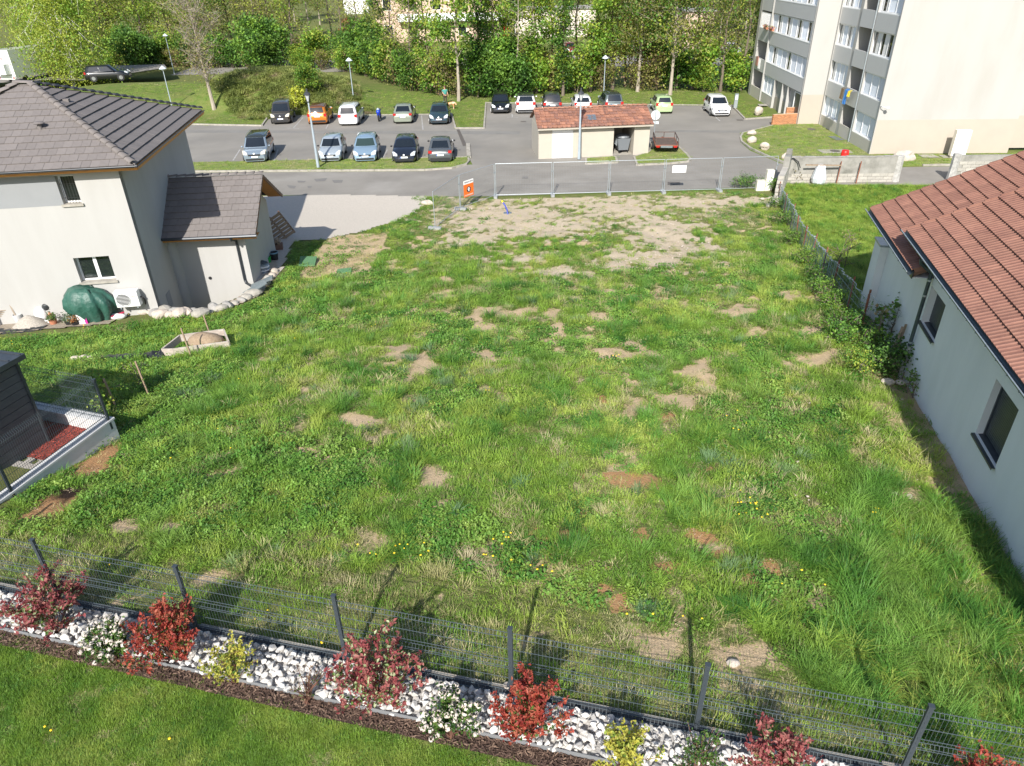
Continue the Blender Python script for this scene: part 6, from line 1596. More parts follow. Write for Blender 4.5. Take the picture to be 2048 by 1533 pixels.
# ------------------------------------------------------------------ person and dog
def skin_body(name, verts, edges, radii, m_, parent, sub=1):
    me = bpy.data.meshes.new(name); me.from_pydata(verts, edges, []); me.materials.append(m_)
    o = link(name, me, parent); s = o.modifiers.new('skin', 'SKIN'); s.use_smooth_shade = True
    for i, r_ in enumerate(radii): me.skin_vertices[0].data[i].radius = (r_, r_) if not hasattr(r_, '__len__') else r_
    me.skin_vertices[0].data[0].use_root = True
    ss = o.modifiers.new('sub', 'SUBSURF'); ss.levels = sub; ss.render_levels = sub
    return o
def person():
    X, Y = at(891, 209, .02); t = thing('person', 'person in a teal t shirt standing behind the petrol blue car, holding a dog lead', 'person', (X, Y, 0.0), R(20))
    m_sk = mat('skin', (.50, .28, .19), rough=.6); m_sh = mat('teal_shirt', (.06, .27, .23), rough=.85); m_tr = mat('dark_trousers', (.055, .045, .04), rough=.9)
    V = [(0, 0, .95), (0, 0, 1.15), (0, .0, 1.36), (0, .0, 1.47), (0, -.02, 1.62), (.19, 0, 1.38), (.26, -.02, 1.12), (.27, -.16, .92), (-.19, 0, 1.38), (-.25, -.02, 1.12), (-.14, -.18, .98), (.10, 0, .86), (.11, -.01, .48), (.11, 0, .06), (.12, -.12, .04), (-.10, 0, .86), (-.11, .02, .48), (-.12, .06, .06), (-.13, -.06, .04), (.27, -.22, .86), (-.08, -.23, .95)]
    E = [(0, 1), (1, 2), (2, 3), (3, 4), (2, 5), (5, 6), (6, 7), (2, 8), (8, 9), (9, 10), (0, 11), (11, 12), (12, 13), (13, 14), (0, 15), (15, 16), (16, 17), (17, 18), (7, 19), (10, 20)]
    Rr = [(.17, .13), (.16, .12), (.17, .11), .055, (.085, .10), .06, .042, .032, .06, .042, .032, .085, .06, .045, .04, .085, .06, .045, .04, .03, .03]
    skin_body('body', V, E, Rr, m_sk, t, 2)
    S = [(0, 0, .90), (0, 0, 1.10), (0, 0, 1.33), (0, 0, 1.42), (.20, 0, 1.37), (.25, -.01, 1.20), (-.20, 0, 1.37), (-.25, -.01, 1.20)]
    skin_body('t_shirt', S, [(0, 1), (1, 2), (2, 3), (2, 4), (4, 5), (2, 6), (6, 7)], [(.20, .15), (.19, .145), (.19, .135), .075, .085, .075, .085, .075], m_sh, t, 2)
    T = [(0, 0, .92), (.10, 0, .82), (.11, -.01, .48), (.11, 0, .10), (-.10, 0, .82), (-.11, .02, .48), (-.12, .06, .10)]
    skin_body('trousers', T, [(0, 1), (1, 2), (2, 3), (0, 4), (4, 5), (5, 6)], [(.18, .14), .10, .078, .065, .10, .078, .065], m_tr, t, 2)
    h = MB(); h.blob((0, .025, 1.70), (.098, .105, .10), 3, 2, .05); h.build('hair', mat('hair_short', (.16, .09, .06), rough=.9), t, smooth=True)
    fc = MB(); fc.blob((0, -.115, 1.635), (.014, .022, .02), 1, 1, 0); fc.blob((.095, 0, 1.64), (.015, .02, .03), 1, 1, 0); fc.blob((-.095, 0, 1.64), (.015, .02, .03), 1, 1, 0); fc.build('nose_and_ears', m_sk, t)
    ey = MB(); ey.blob((.035, -.093, 1.665), .011, 1, 1, 0); ey.blob((-.035, -.093, 1.665), .011, 1, 1, 0); ey.bar((-.025, -.098, 1.59), (.025, -.098, 1.59), .008); ey.build('eyes_and_mouth', mat('dark_feature', (.06, .03, .025)), t)
    sh = MB(); sh.blob((.115, -.07, .05), (.055, .13, .05), 2, 2, .1); sh.blob((-.125, -.01, .05), (.055, .13, .05), 3, 2, .1); sh.build('shoes', m_black, t, smooth=True)
    for sx, hx_, hy, hz in ((1, .27, -.24, .83), (-1, -.07, -.26, .93)):
        fg = MB()
        for k in range(4): fg.tube([(hx_ - .03 + k * .02, hy, hz), (hx_ - .03 + k * .02, hy - .03, hz - .035 - .004 * (k in (1, 2))), (hx_ - .03 + k * .02, hy - .01, hz - .065)], .009, 5)
        fg.tube([(hx_ - .035 * sx, hy + .02, hz + .01), (hx_ - .05 * sx, hy - .02, hz - .02)], .010, 5); fg.build('fingers', m_sk, t)
    X2, Y2 = at(903, 214, .02)
    ld = thing('dog_lead', 'thin dark lead running from the hand of the person to the dog', 'lead', (X, Y, 0))
    a = Vector((.22, -.25, .83)); b = Vector((X2 - X, Y2 - Y, .55)); MB().tube([a, a.lerp(b, .5) - Vector((0, 0, .12)), b], .008, 5).build('lead', m_black, ld)
person()
def dog():
    X, Y = at(904, 218, .02); t = thing('dog', 'golden and white dog standing on the grass with its head lowered to the right', 'dog', (X, Y, 0), R(-25))
    m_d = mat('dog_fur', (.58, .30, .12), (.72, .60, .46), scale=4, rough=.95, lo=.48, hi=.62)
    # local +x = head
    V = [(-.36, 0, .52), (-.1, 0, .53), (.18, 0, .54), (.32, 0, .60), (.44, 0, .50), (.55, 0, .40), (-.50, 0, .48), (-.62, 0, .38),
         (.20, .09, .45), (.21, .09, .25), (.20, .09, .03), (.20, -.09, .45), (.24, -.09, .25), (.22, -.09, .03), (-.34, .09, .44), (-.29, .09, .30), (-.40, .09, .18), (-.37, .09, .03), (-.34, -.09, .44), (-.27, -.09, .30), (-.38, -.09, .18), (-.35, -.09, .03), (.25, .09, .02), (.27, -.09, .02), (-.32, .09, .02), (-.30, -.09, .02)]
    E = [(0, 1), (1, 2), (2, 3), (3, 4), (4, 5), (0, 6), (6, 7), (2, 8), (8, 9), (9, 10), (2, 11), (11, 12), (12, 13), (0, 14), (14, 15), (15, 16), (16, 17), (0, 18), (18, 19), (19, 20), (20, 21), (10, 22), (13, 23), (17, 24), (21, 25)]
    Rr = [.13, .13, .155, .10, .085, .045, .04, .045, .07, .04, .032, .07, .04, .032, .085, .055, .03, .03, .085, .055, .03, .03, .03, .03, .03, .03]
    skin_body('body', V, E, Rr, m_d, t, 2)
    e = MB(); e.blob((.42, .075, .53), (.035, .02, .06), 1, 1, 0); e.blob((.42, -.075, .53), (.035, .02, .06), 2, 1, 0); e.build('ears', mat('dog_ear', (.45, .2, .08), rough=.9), t)
    e = MB(); e.blob((.60, 0, .38), .018, 1, 1, 0); e.blob((.50, .05, .50), .011, 1, 1, 0); e.blob((.50, -.05, .50), .011, 1, 1, 0); e.build('nose_and_eyes', m_black, t)
    h = MB(); h.tube([(.12, 0, .685), (.13, .13, .62), (.13, .155, .5), (.12, .1, .41), (.12, -.1, .41), (.13, -.155, .5), (.13, -.13, .62), (.12, 0, .685)], .014, 6); h.build('harness', mat('harness_pink', (.7, .25, .3)), t)
dog()
# ------------------------------------------------------------------ trees, bushes, far buildings
m_bark = mat('bark_grey_brown', (.20, .16, .12), (.12, .095, .075), scale=3, rough=.95, stretch=(1, 1, .3))
m_barkp = mat('bark_pale', (.42, .36, .29), (.28, .24, .19), scale=2.5, rough=.95, stretch=(1, 1, .4))
m_birch = mat('bark_birch', (.66, .63, .58), (.20, .18, .16), scale=2.2, rough=.9, stretch=(1, 1, 2.5), lo=.5, hi=.62)
def tmat(n, a, b, c, ns=.45, **k): return foliage_mat(n, a, b, c, nsc=ns, rnd=.16, **k)
T_BRIGHT = tmat('leaf_spring_bright', (.13, .27, .03), (.20, .36, .045), (.30, .44, .06)); T_YG = tmat('leaf_yellow_green', (.20, .28, .035), (.30, .37, .05), (.40, .44, .07)); T_OLIVE = tmat('leaf_olive_bud', (.20, .20, .06), (.27, .26, .075), (.33, .30, .11))
T_MID = tmat('leaf_mid_green', (.07, .17, .03), (.11, .23, .035), (.18, .31, .05)); T_DARK = tmat('leaf_dark_ivy', (.03, .075, .016), (.05, .11, .02), (.085, .16, .03)); T_BIRCH = tmat('leaf_birch', (.22, .30, .04), (.31, .38, .055), (.40, .43, .08)); T_BRN = tmat('leaf_dead_brown', (.20, .13, .08), (.27, .19, .11), (.22, .20, .09)); T_GOLD = tmat('leaf_lime_gold', (.42, .47, .05), (.50, .52, .07), (.38, .44, .05)); T_RED = tmat('leaf_photinia', (.40, .06, .03), (.48, .10, .05), (.3, .12, .05))
def tree_meshes(seed, h, spread, nlimb, nleaf, leaf, mats, start=.25, droop=0.0, r0=.16, twig=3, stems=1, shape='oval', wts=(.5, .8), twigm=None, lean=0.0, lw=.42, clump=.55, sub=True):
    q = random.Random(seed); tr = MB(); cr = MB(); ends = []; tips = []
    for s_ in range(stems):
        off = Vector((q.uniform(-.3, .3), q.uniform(-.3, .3), 0)) if stems > 1 else Vector()
        top = Vector((q.uniform(-.5, .5) * h * .08 + lean * h, q.uniform(-.5, .5) * h * .08, h * q.uniform(.85, 1)))
        if stems > 1: top += Vector((q.uniform(-1, 1), q.uniform(-1, 1), 0)) * spread * .5
        pts = [off + top * t + Vector((q.gauss(0, .02) * h * t * (1 - t) * 2, q.gauss(0, .02) * h * t * (1 - t) * 2, 0)) for t in (0, .12, .3, .5, .7, .88, 1)]
        rr = [r0 * (1.25 if i == 0 else 1) * (1 - .93 * t) + .01 for i, t in enumerate((0, .12, .3, .5, .7, .88, 1))]
        tr.tube([p - Vector((0, 0, .25 if i == 0 else 0)) for i, p in enumerate(pts)], [r_ / (1 if stems == 1 else 1.7) for r_ in rr], 7)
        def trunk(t):
            ks = (0, .12, .3, .5, .7, .88, 1)
            for i in range(6):
                if t <= ks[i + 1]: return pts[i].lerp(pts[i + 1], (t - ks[i]) / (ks[i + 1] - ks[i]))
            return pts[-1]
        for i in range(max(3, nlimb // stems)):
            t = start + (1 - start) * ((i + q.random()) / max(3, nlimb // stems)); b = trunk(min(t, .99)); a = q.uniform(0, 6.283)
            tt = (t - start) / (1 - start)
            env = {'oval': math.sin(math.pi * min(max(tt * .85 + .15, 0), 1)) ** .6, 'vase': .35 + .75 * tt, 'cone': 1.05 - .85 * tt, 'col': .8}[shape]
            L_ = spread * env * q.uniform(.6, 1.1); rise = q.uniform(.25, .9) * L_ if shape != 'vase' else L_ * q.uniform(.6, 1.3)
            e = b + Vector((math.cos(a) * L_, math.sin(a) * L_, rise - droop * L_)); mid = b.lerp(e, .5) + Vector((0, 0, (.10 + droop * .35) * L_))
            rb = max(.015, r0 * .32 * (1 - t * .6)); tr.tube([b, mid, e], [rb, rb * .6, rb * .25], 4); tips.append((b, e))
            for k in range(twig):
                u = q.uniform(.3, 1); c = (b.lerp(mid, u * 2) if u < .5 else mid.lerp(e, u * 2 - 1)); dv = Vector((q.gauss(0, 1), q.gauss(0, 1), q.gauss(.55 - droop * 1.6, .5))).normalized() * L_ * q.uniform(.25, .55)
                tr.tube([c, c + dv], [max(.013, rb * .35), .006], 3, cap=False); ends.append((c, c + dv))
            ends.append((mid, e))
    per = max(1, nleaf // max(1, len(ends)))
    for b, e in ends:
        w_ = q.uniform(.3, 1.7); ci = q.random(); mi = 0 if ci < wts[0] else (1 if ci < wts[1] else 2)
        for j in range(int(per * w_)):
            c = b.lerp(e, q.uniform(.15, 1.1)) + Vector((q.gauss(0, 1), q.gauss(0, 1), q.gauss(0, .8) - droop * abs(q.gauss(0, 1.6)))) * spread * .16 * clump / .55
            if c.z < .15: continue
            m3 = Matrix.Rotation(q.uniform(0, 6.283), 3, 'Z') @ Matrix.Rotation(q.gauss(.2, .75) + droop, 3, 'X') @ Matrix.Rotation(q.gauss(0, .5), 3, 'Y')
            s = leaf * q.uniform(.55, 1.3); cr.add([c + m3 @ Vector(v) * s for v in ((0, -.5, 0), (lw, 0, .1), (0, .5, 0), (-lw, 0, .1))], [(0, 1, 2, 3)], mi if q.random() < .85 else q.randint(0, 2))
    return tr, cr
VAR = {}
def tvar(name, bark, mats, *a, **k):
    tr, cr = tree_meshes(*a, mats=mats, **k); VAR[name] = (tr.mesh('trunk', bark), cr.mesh('crown', mats))
tvar('bright1', m_barkp, [T_BRIGHT, T_YG, T_MID], 1, 12.5, 3.0, 26, 5200, .27, start=.28, r0=.16)
tvar('bright2', m_bark, [T_BRIGHT, T_YG, T_MID], 2, 13.5, 2.6, 26, 4600, .26, start=.22, r0=.17)
tvar('yg', m_bark, [T_YG, T_BRIGHT, T_OLIVE], 3, 14.0, 3.0, 28, 4200, .24, start=.2, r0=.16, clump=.7)
tvar('olive', m_bark, [T_OLIVE, T_YG, T_OLIVE], 4, 14.5, 3.4, 34, 4600, .2, start=.18, r0=.15, twig=5, clump=.7)
tvar('sparse', m_bark, [T_YG, T_OLIVE, T_MID], 5, 14.5, 2.4, 34, 1300, .2, start=.25, r0=.14, twig=6)
tvar('ivy', m_bark, [T_DARK, T_MID, T_YG], 6, 13.5, 1.3, 40, 5200, .22, start=.03, r0=.15, shape='col', clump=.8)
tvar('round', m_barkp, [T_MID, T_OLIVE, T_YG], 7, 12.5, 4.2, 34, 7500, .24, start=.25, r0=.17, wts=(.4, .8))
tvar('thin', m_barkp, [T_YG, T_BRIGHT, T_OLIVE], 8, 13.0, 1.6, 20, 900, .2, start=.35, r0=.11)
tvar('bush1', m_bark, [T_BRIGHT, T_YG, T_MID], 9, 3.4, 1.5, 22, 2400, .24, start=.05, r0=.05, stems=4, clump=.9)
tvar('bush2', m_bark, [T_MID, T_DARK, T_BRIGHT], 10, 4.2, 1.6, 24, 2600, .25, start=.05, r0=.06, stems=4, clump=.9)
tvar('bush3', m_bark, [T_OLIVE, T_BRN, T_YG], 11, 3.2, 1.5, 26, 1300, .2, start=.05, r0=.05, stems=5, clump=.8)
tvar('bush4', m_bark, [T_DARK, T_MID, T_MID], 12, 3.8, 1.7, 24, 3200, .26, start=.03, r0=.06, stems=4, clump=.9)
tvar('birch', m_birch, [T_BIRCH, T_YG, T_BRIGHT], 13, 15.0, 4.4, 60, 26000, .21, start=.10, r0=.19, droop=.75, twig=5, clump=.8, lean=-.06)
tvar('bare', m_barkp, [T_OLIVE, T_BRN, T_YG], 14, 9.6, 3.3, 80, 6500, .13, start=.24, r0=.17, shape='vase', twig=13, clump=.7)
qt = random.Random(77)
def tree(var, px_, py_, label, cat='tree', group=None, s=1.0, name='tree', xy=None, sz=None):
    if xy is None: X, Y, Z = gat(px_, py_)
    else: X, Y = xy; Z = float(zt(X, Y))
    t = thing(name, label, cat, (X, Y, Z - .05), qt.uniform(0, 6.28), group)
    t.scale = (s, s, s * (sz or qt.uniform(.92, 1.1)))
    link('trunk', VAR[var][0], t); link('crown', VAR[var][1], t)
    return t
# individual, recognisable ones
tree('birch', 150, 177, 'tall weeping birch with white trunk in front of the white camper van', s=1.0, name='birch_tree')
b2 = tree('birch', 132, 172, 'second white birch stem leaning left beside the weeping birch', s=.85, name='birch_tree')
bt = tree('bare', 429, 219, 'nearly leafless vase shaped tree on the grass slope above the cars', s=1.05, name='bare_tree', sz=1.0)
tree('bright1', 917, 203, 'bright green tree with pale trunk standing just behind the person and dog', sz=1.05)
tree('round', 1340, 191, 'broad olive green tree with forked pale trunk behind the lime green car', sz=1.05)
tree('thin', 1030, 193, 'slender young tree with thin pale trunk at the wood edge behind the white car')
tree('ivy', 1126, 192, 'slim ivy wrapped tree behind the dark crossover')
tree('bright2', 1180, 184, 'bright green tree directly behind the far lamp with conical cap', s=1.05)
tree('ivy', 757, 150, 'dark ivy covered tree at the crest of the mound')
tree('thin', 622, 110, 'tall bare pale pole trunk rising from the woods left of centre', s=1.2)
tree('sparse', 1440, 184, 'thin half bare tree with upright stems near the flats')
tree('sparse', 1480, 182, 'thin half bare tree closest to the apartment block')
tree('ivy', 1503, 170, 'dark ivy column against the left edge of the apartment block', s=.9)
GW = 'trees of the wood behind the car park'
ROW = [(790, 165, 'olive'), (830, 178, 'sparse'), (860, 172, 'bright2'), (960, 188, 'ivy'), (985, 180, 'bright1'), (1010, 175, 'olive'), (1065, 186, 'bright1'), (1100, 176, 'sparse'), (1150, 180, 'sparse'),
       (1225, 180, 'yg'), (1250, 172, 'olive'), (1275, 184, 'round'), (1300, 168, 'bright2'), (1385, 180, 'olive'), (1410, 172, 'round'), (1460, 168, 'olive'), (725, 140, 'olive'), (690, 130, 'sparse')]
for x, y, v in ROW: tree(v, x, y, 'tree of the dense spring wood behind the car park, one among many', group=GW)
for x, y in ((560, 118), (600, 124), (520, 122), (480, 120), (440, 126), (400, 124), (360, 128), (300, 128), (250, 130), (210, 132), (540, 100), (490, 96), (430, 100), (370, 98), (310, 102), (240, 105), (180, 112), (110, 120), (60, 124), (10, 128),
             (660, 96), (590, 88), (500, 78), (410, 80), (330, 82), (260, 86), (190, 90), (120, 98), (50, 104), (-20, 110), (-60, 130)):
    tree(qt.choice(('olive', 'yg', 'olive', 'yg', 'sparse', 'bright2', 'round')), x + qt.uniform(-10, 10), y, 'tree in the thick olive green woodland filling the upper left', group='woodland at the upper left', s=qt.uniform(1.0, 1.25))
for x, y in ((1040, 62), (1090, 55), (1150, 50), (1210, 58), (1260, 48), (1320, 60), (1380, 52), (1440, 66), (1490, 72), (1070, 30), (1180, 28), (1300, 30), (1420, 34), (820, 40), (760, 36), (640, 50), (590, 45), (1010, 42)):
    tree(qt.choice(('yg', 'round', 'bright2', 'round')), x, y, 'distant garden tree on the slope behind the pink houses', group='distant garden trees', s=qt.uniform(.7, 1.0))
# undergrowth
base = [(200, 142), (262, 140), (330, 136), (400, 138), (450, 139), (520, 138), (600, 140), (660, 141), (705, 146), (745, 158), (790, 174), (840, 187), (890, 195), (935, 198), (1000, 197), (1060, 192), (1120, 188), (1180, 186), (1240, 184), (1300, 184), (1380, 185), (1440, 186), (1500, 186)]
Wb = [Vector(at(x, y, 0)) for x, y in base]
for a, b in zip(Wb[:-1], Wb[1:]):
    d = (b - a).length; k = max(1, int(d / 1.7))
    for i in range(k):
        p = a.lerp(b, (i + .5) / k)
        for r_ in range(2):
            X = p.x + qt.uniform(-.6, .6); Y = p.y + .6 + r_ * 1.9 + qt.uniform(-.5, .7)
            left = X < -12
            v = qt.choice(('bush1', 'bush2', 'bush1', 'bush3', 'bush4')) if not left else qt.choice(('bush2', 'bush3', 'bush4', 'bush2', 'bush1'))
            tree(v, 0, 0, 'leafy undergrowth bush at the foot of the wood', 'bush', 'undergrowth along the edge of the wood', s=qt.uniform(.7, 1.15) * (1 if r_ == 0 else 1.25), name='bush', xy=(X, Y))
tree('bush1', 625, 186, 'bright green leafy bush growing out of the juniper mound', 'bush', s=.75, name='bush'); 
tr_, cr_ = tree_meshes(21, 1.8, .8, 18, 900, .2, [T_GOLD] * 3, start=.05, r0=.04, stems=4, clump=.9)
X, Y, Z = gat(598, 218); t = thing('bush', 'yellow green bush at the foot of the mound behind the orange car', 'bush', (X, Y, Z)); tr_.build('trunk', m_bark, t); cr_.build('crown', [T_GOLD, T_GOLD, T_YG], t)
tree('bush2', 508, 146, 'glossy dark laurel bush at the left end of the mound', 'bush', s=1.15, name='bush')
tree('bush4', 275, 143, 'very dark bush beside the lane at the left', 'bush', s=1.2, name='bush')
X, Y, Z = gat(695, 75); tr_, cr_ = tree_meshes(22, 3, 1.4, 18, 900, .35, [T_RED] * 3, start=.05, r0=.05, stems=4, clump=.9); t = thing('bush', 'red leaved bush in the garden seen through the wood', 'bush', (X, Y, Z)); tr_.build('trunk', m_bark, t); cr_.build('crown', [T_RED, T_RED, T_MID], t)
# juniper carpet on the mound
m_jun = foliage_mat('juniper', (.14, .18, .045), (.20, .24, .06), (.26, .28, .08), nsc=.6, trans=.2)
coll_j = proto_collection('junipertufts', [blade_tuft('p', 60, .42, .42, .05, .9, m_jun, 61), blade_tuft('p', 50, .30, .42, .05, 1.2, m_jun, 62), blade_tuft('p', 30, .25, .4, .045, 1.2, foliage_mat('juniper_pale', (.28, .28, .10), (.32, .31, .12), (.27, .21, .13), nsc=.8), 63)]) if 'blade_tuft' in globals() else None
def juniper():
    r_ = np.random.RandomState(4); x, y = jgrid(-36, -12, 70, 90, .3, r_)
    poly = [at(524, 256, 0), at(546, 228, 0), at(600, 226, .2), at(700, 230, 0), at(742, 230, 0), at(738, 212, .3), at(712, 188, 1.2), (-16.5, 84), (-20, 88), (-31, 88), (-31.5, 80), at(470, 200, 1.5), at(505, 235, .6)]
    k = inpoly(x + (fbm(x, y) - .5) * 1.2, y, poly); x, y = x[k], y[k]; n = len(x); s = r_.uniform(.7, 1.3, n)
    idx = np.where(r_.rand(n) < .45, 0, 1); idx = np.where(fbm(x * .6, y * .6) > .62, 2, idx)
    return scatter('juniper_ground_cover', np.c_[x, y, zt(x, y) - .02], idx, np.c_[s, s, s], np.c_[r_.normal(0, .2, n), r_.normal(0, .2, n), r_.uniform(0, 6.28, n)], coll_j)
juniper()
# weeds and leaf litter under the wood: far turf roughness on the verges
coll_v = proto_collection('vergetufts', [blade_tuft('p', 40, .09, .3, .022, .8, g_lawn, 71), blade_tuft('p', 36, .08, .3, .022, 1.0, g_lime, 72), blade_tuft('p', 34, .07, .3, .022, 1.2, g_dry, 73)])
def verge():
    r_ = np.random.RandomState(6); P = []
    for pl in ISL.values():
        xs = [p[0] for p in pl]; ys = [p[1] for p in pl]; x, y = jgrid(max(min(xs), -30), min(max(xs), 45), min(ys), max(ys), .42, r_); k = inpoly(x, y, pl); P.append(np.c_[x[k], y[k], np.full(k.sum(), .095)])
    x, y = jgrid(-40, 30, 64, 84, .5, r_); bad = inpoly(x, y, [at(*p, 0) for p in ((524, 253), (546, 224), (720, 232), (903, 229), (910, 258), (968, 258), (972, 207), (1400, 212), (1463, 212), (1490, 239), (1545, 236), (1600, 250), (300, 300))]) | (x > 23.8) | inpoly(x, y, [(-75, 60), (-22, 60), (-22, 67.2), (-75, 69)])
    x, y = x[~bad], y[~bad]; P.append(np.c_[x, y, zt(x, y) - .01]); P = np.concatenate(P); n = len(P)
    nn = fbm(P[:, 0] * .35, P[:, 1] * .35, 4); u = r_.rand(n); idx = np.where(u < .5, 0, 1); idx = np.where((nn > .55) & (u < .5), 2, idx); s = r_.uniform(.7, 1.2, n)
    return scatter('verge_grass', P, idx, np.c_[s, s, s], np.c_[np.zeros(n), np.zeros(n), r_.uniform(0, 6.28, n)], coll_v)
verge()
# lane behind the wood, lane at the left
sheet('lane', [(-45, 103), (10, 103.5), (45, 101), (45, 111), (10, 117), (-45, 118)], .02, m_asph)
sheet('lane', [at(-60, 178, 1.2), at(100, 168, 1.2), at(165, 169, 1.2), at(335, 143, 1.2), at(330, 136, 1.2), at(190, 140, 1.2), at(-60, 150, 1.2)], 1.62, m_asph)
m_pink = mat('pink_render', (.62, .46, .36), (.57, .42, .33), scale=.6, rough=.95); m_pale = mat('pale_render', (.66, .58, .50), (.60, .52, .45), scale=.6, rough=.95)
def far_house(label, x0, x1, y, d, h, m_, wins=(), z=None, rm=m_conc):
    Z = float(zt((x0 + x1) / 2, y)) - .2 if z is None else z
    t = thing('far_building', label, 'building', (x0, y, Z)); MB().box(0, x1 - x0, 0, d, 0, h).build('wall', m_, t); MB().box(-.3, x1 - x0 + .3, -.3, d + .3, h + .003, h + .18).build('roof', rm, t)
    for (a, b, c, e) in wins:
        w = MB().box(a, b, -.03, -.004, c, e).build('window', m_glass, t); f = MB(); f.box(a - .06, a, -.05, -.004, c, e); f.box(b, b + .06, -.05, -.004, c, e); f.box(a, b, -.05, -.004, e, e + .06); f.box(a, b, -.05, -.004, c - .06, c); f.build('window_frame', m_white, w)
    return t
hx0 = at(738, 92, 1)[0]; hx1 = at(1010, 95, 1)[0]
fh = far_house('pink rendered house with white balcony seen through the wood', hx0, hx1, 136, 12, 13, m_pink, [(1.5 + 4.2 * k, 2.8 + 4.2 * k, 1.2, 2.9) for k in range(6)] + [(1.5 + 4.2 * k, 2.8 + 4.2 * k, 5.2, 7.2) for k in range(6)])
rl = MB(); rl.box(4, 22, -1.6, -.004, 3.5, 3.7); rl.box(4, 22, -1.6, -1.5, 3.7, 4.7); rl.build('balcony', m_white, fh)
far_house('long low pale pink building behind the trees right of the pink house', at(1012, 100, 1)[0] + .5, at(1225, 100, 1)[0], 138, 8, 4.6, m_pale, [(9, 10.2, .4, 2.6), (14, 15.2, 1, 2.4)])
far_house('small pink building seen through branches near the flats', at(1420, 110, 1)[0], at(1488, 110, 1)[0], 122, 8, 5.5, m_pink)
far_house('small white garage at the top of the picture above the red bush', at(688, 22, 3)[0], at(735, 22, 3)[0], 190, 6, 4, m_white)
red = thing('door', 'red door panel on the corner of the pink building', 'door', (at(1012, 90, 1)[0] - .1, 135.6, float(zt(0, 136)))); MB().box(-.5, .5, -.06, 0, 0, 2.2).build('door_leaf', m_tail, red)
for lab, px_, py_, c, kd in (('dark car parked beyond the wood in front of the pink building', 1000, 103, MATS['paint_black'], 'suv'), ('dark red car glimpsed through the trees', 1145, 110, paint('darkred', (.30, .02, .02)), 'hatch'), ('white car glimpsed through the trees near the flats', 1475, 112, MATS['paint_white'], 'hatch')):
    x, y = at(px_, py_, 0); car(lab, kd, c, x, y, 'front', R(8), 4.2, 1.78, 1.5, group='cars beyond the wood')
# camper van at the left and the dark car beside it
def camper():
    X, Y = at(30, 166, 1.6); t = thing('camper_van', 'white camper van with rear storage box, partly hidden by the birch', 'camper van', (X - .6, Y, 1.62), R(-14))
    MB().box(-1.15, 1.15, 0, 6.5, .5, 3.3).build('body', paint('white', 0), t); MB().box(-.85, .75, -.75, -.01, .9, 1.95).build('storage_box', m_white, t); MB().box(-1.1, 1.1, -.12, 0, .35, .7).build('rear_bumper', m_white, t)
    for s in (-1, 1): MB().box(s * .95 - .1, s * .95 + .1, -.14, -.12, .42, .6).build('taillight', m_tail, t); MB().tube([(s * .95, 1.3, .33), (s * 1.15, 1.3, .33)], .33, 18).build('wheel', m_rubber, t)
    k = MB(); k.box(-.15, .15, -.012, -.0, 2.4, 2.46); k.box(-.03, .03, -.014, -.0, 2.3, 2.56); k.build('rear_mark', m_tail, t)
camper()
x, y = at(176, 163, 1.6); c_ = car('black car parked beside the lane behind the birch', 'suv', MATS['paint_black'], x, y, 'rear', R(-75), 4.5, 1.82, 1.6, group='cars beyond the wood'); c_.location.z = 1.62
# dead branch pile left of the back row cars
# ------------------------------------------------------------------ sky backdrop is the world sky; distant wooded ridge
ridge = MB(); n = 60
for i in range(n): 
    x = -420 + i * 840 / (n - 1); ridge.v += [(x, 400, 20), (x, 430, 62 + 10 * math.sin(i * .7))]
ridge.f = [(2 * i, 2 * i + 2, 2 * i + 3, 2 * i + 1) for i in range(n - 1)]; ridge.mi = [0] * (n - 1); tag(ridge.build('distant_hill', mat('far_wood', (.06, .10, .03), (.11, .15, .04), scale=.08, rough=1), None, True), kind='structure')
# ------------------------------------------------------------------ temporary site fence
def site_panel(a, b, label, tilt=0):
    a, b = Vector(a), Vector(b); d = b - a; L_ = d.xy.length; rz = math.atan2(d.y, d.x)
    t = thing('site_fence_panel', label, 'fence', a, rz, 'galvanised temporary fence panels'); dz = b.z - a.z; h = 2.0
    f = MB(); x1 = L_ - .06
    for x in (.04, x1): f.tube([(x, 0, dz * x / L_ - .02), (x, 0, h + dz * x / L_)], .021, 8)
    for z in (.14, h): f.tube([(.04, 0, z), (x1, 0, z + dz)], .014, 8)
    f.build('frame', m_galv, t)
    w = MB(); n = int(L_ / .10)
    for i in range(1, n): x = .04 + (x1 - .04) * i / n; w.bar((x, 0, .14 + dz * x / L_), (x, 0, h + dz * x / L_), .0035)
    for z in (.3, .55, .8, 1.05, 1.3, 1.55, 1.8): w.bar((.04, 0, z), (x1, 0, z + dz), .003)
    w.build('wire_mesh', m_zinc, t); MB().box(x1 - .02, x1 + .10, -.03, .03, 1.45 + dz, 1.51 + dz).build('coupler', m_zinc, t)
    return t
def foot(p, rz, label):
    t = thing('fence_foot', label, 'fence foot', p, rz, 'concrete feet of the temporary fence'); b = MB(); b.prism([(-.36, -.09), (-.30, -.12), (.30, -.12), (.36, -.09), (.36, .09), (.30, .12), (-.30, .12), (-.36, .09)], 0, .13); b.build('foot_block', mat('foot_grey', (.30, .31, .31), rough=.85), t)
fp = [(870, 459), (921, 420), (991, 395), (1105, 392), (1217, 389), (1326, 386), (1438, 383), (1548, 379)]
FPt = [P3(x, y) for x, y in fp]
orders = ['at the left end, receding from the garage side', 'carrying the orange notice', 'first along the road, right of the corner', 'second along the road', 'third along the road, before the bin store bay', 'carrying the white notice', 'last before the block wall']
SP = [site_panel(FPt[i], FPt[i + 1], 'galvanised mesh site fence panel ' + orders[i]) for i in range(7)]
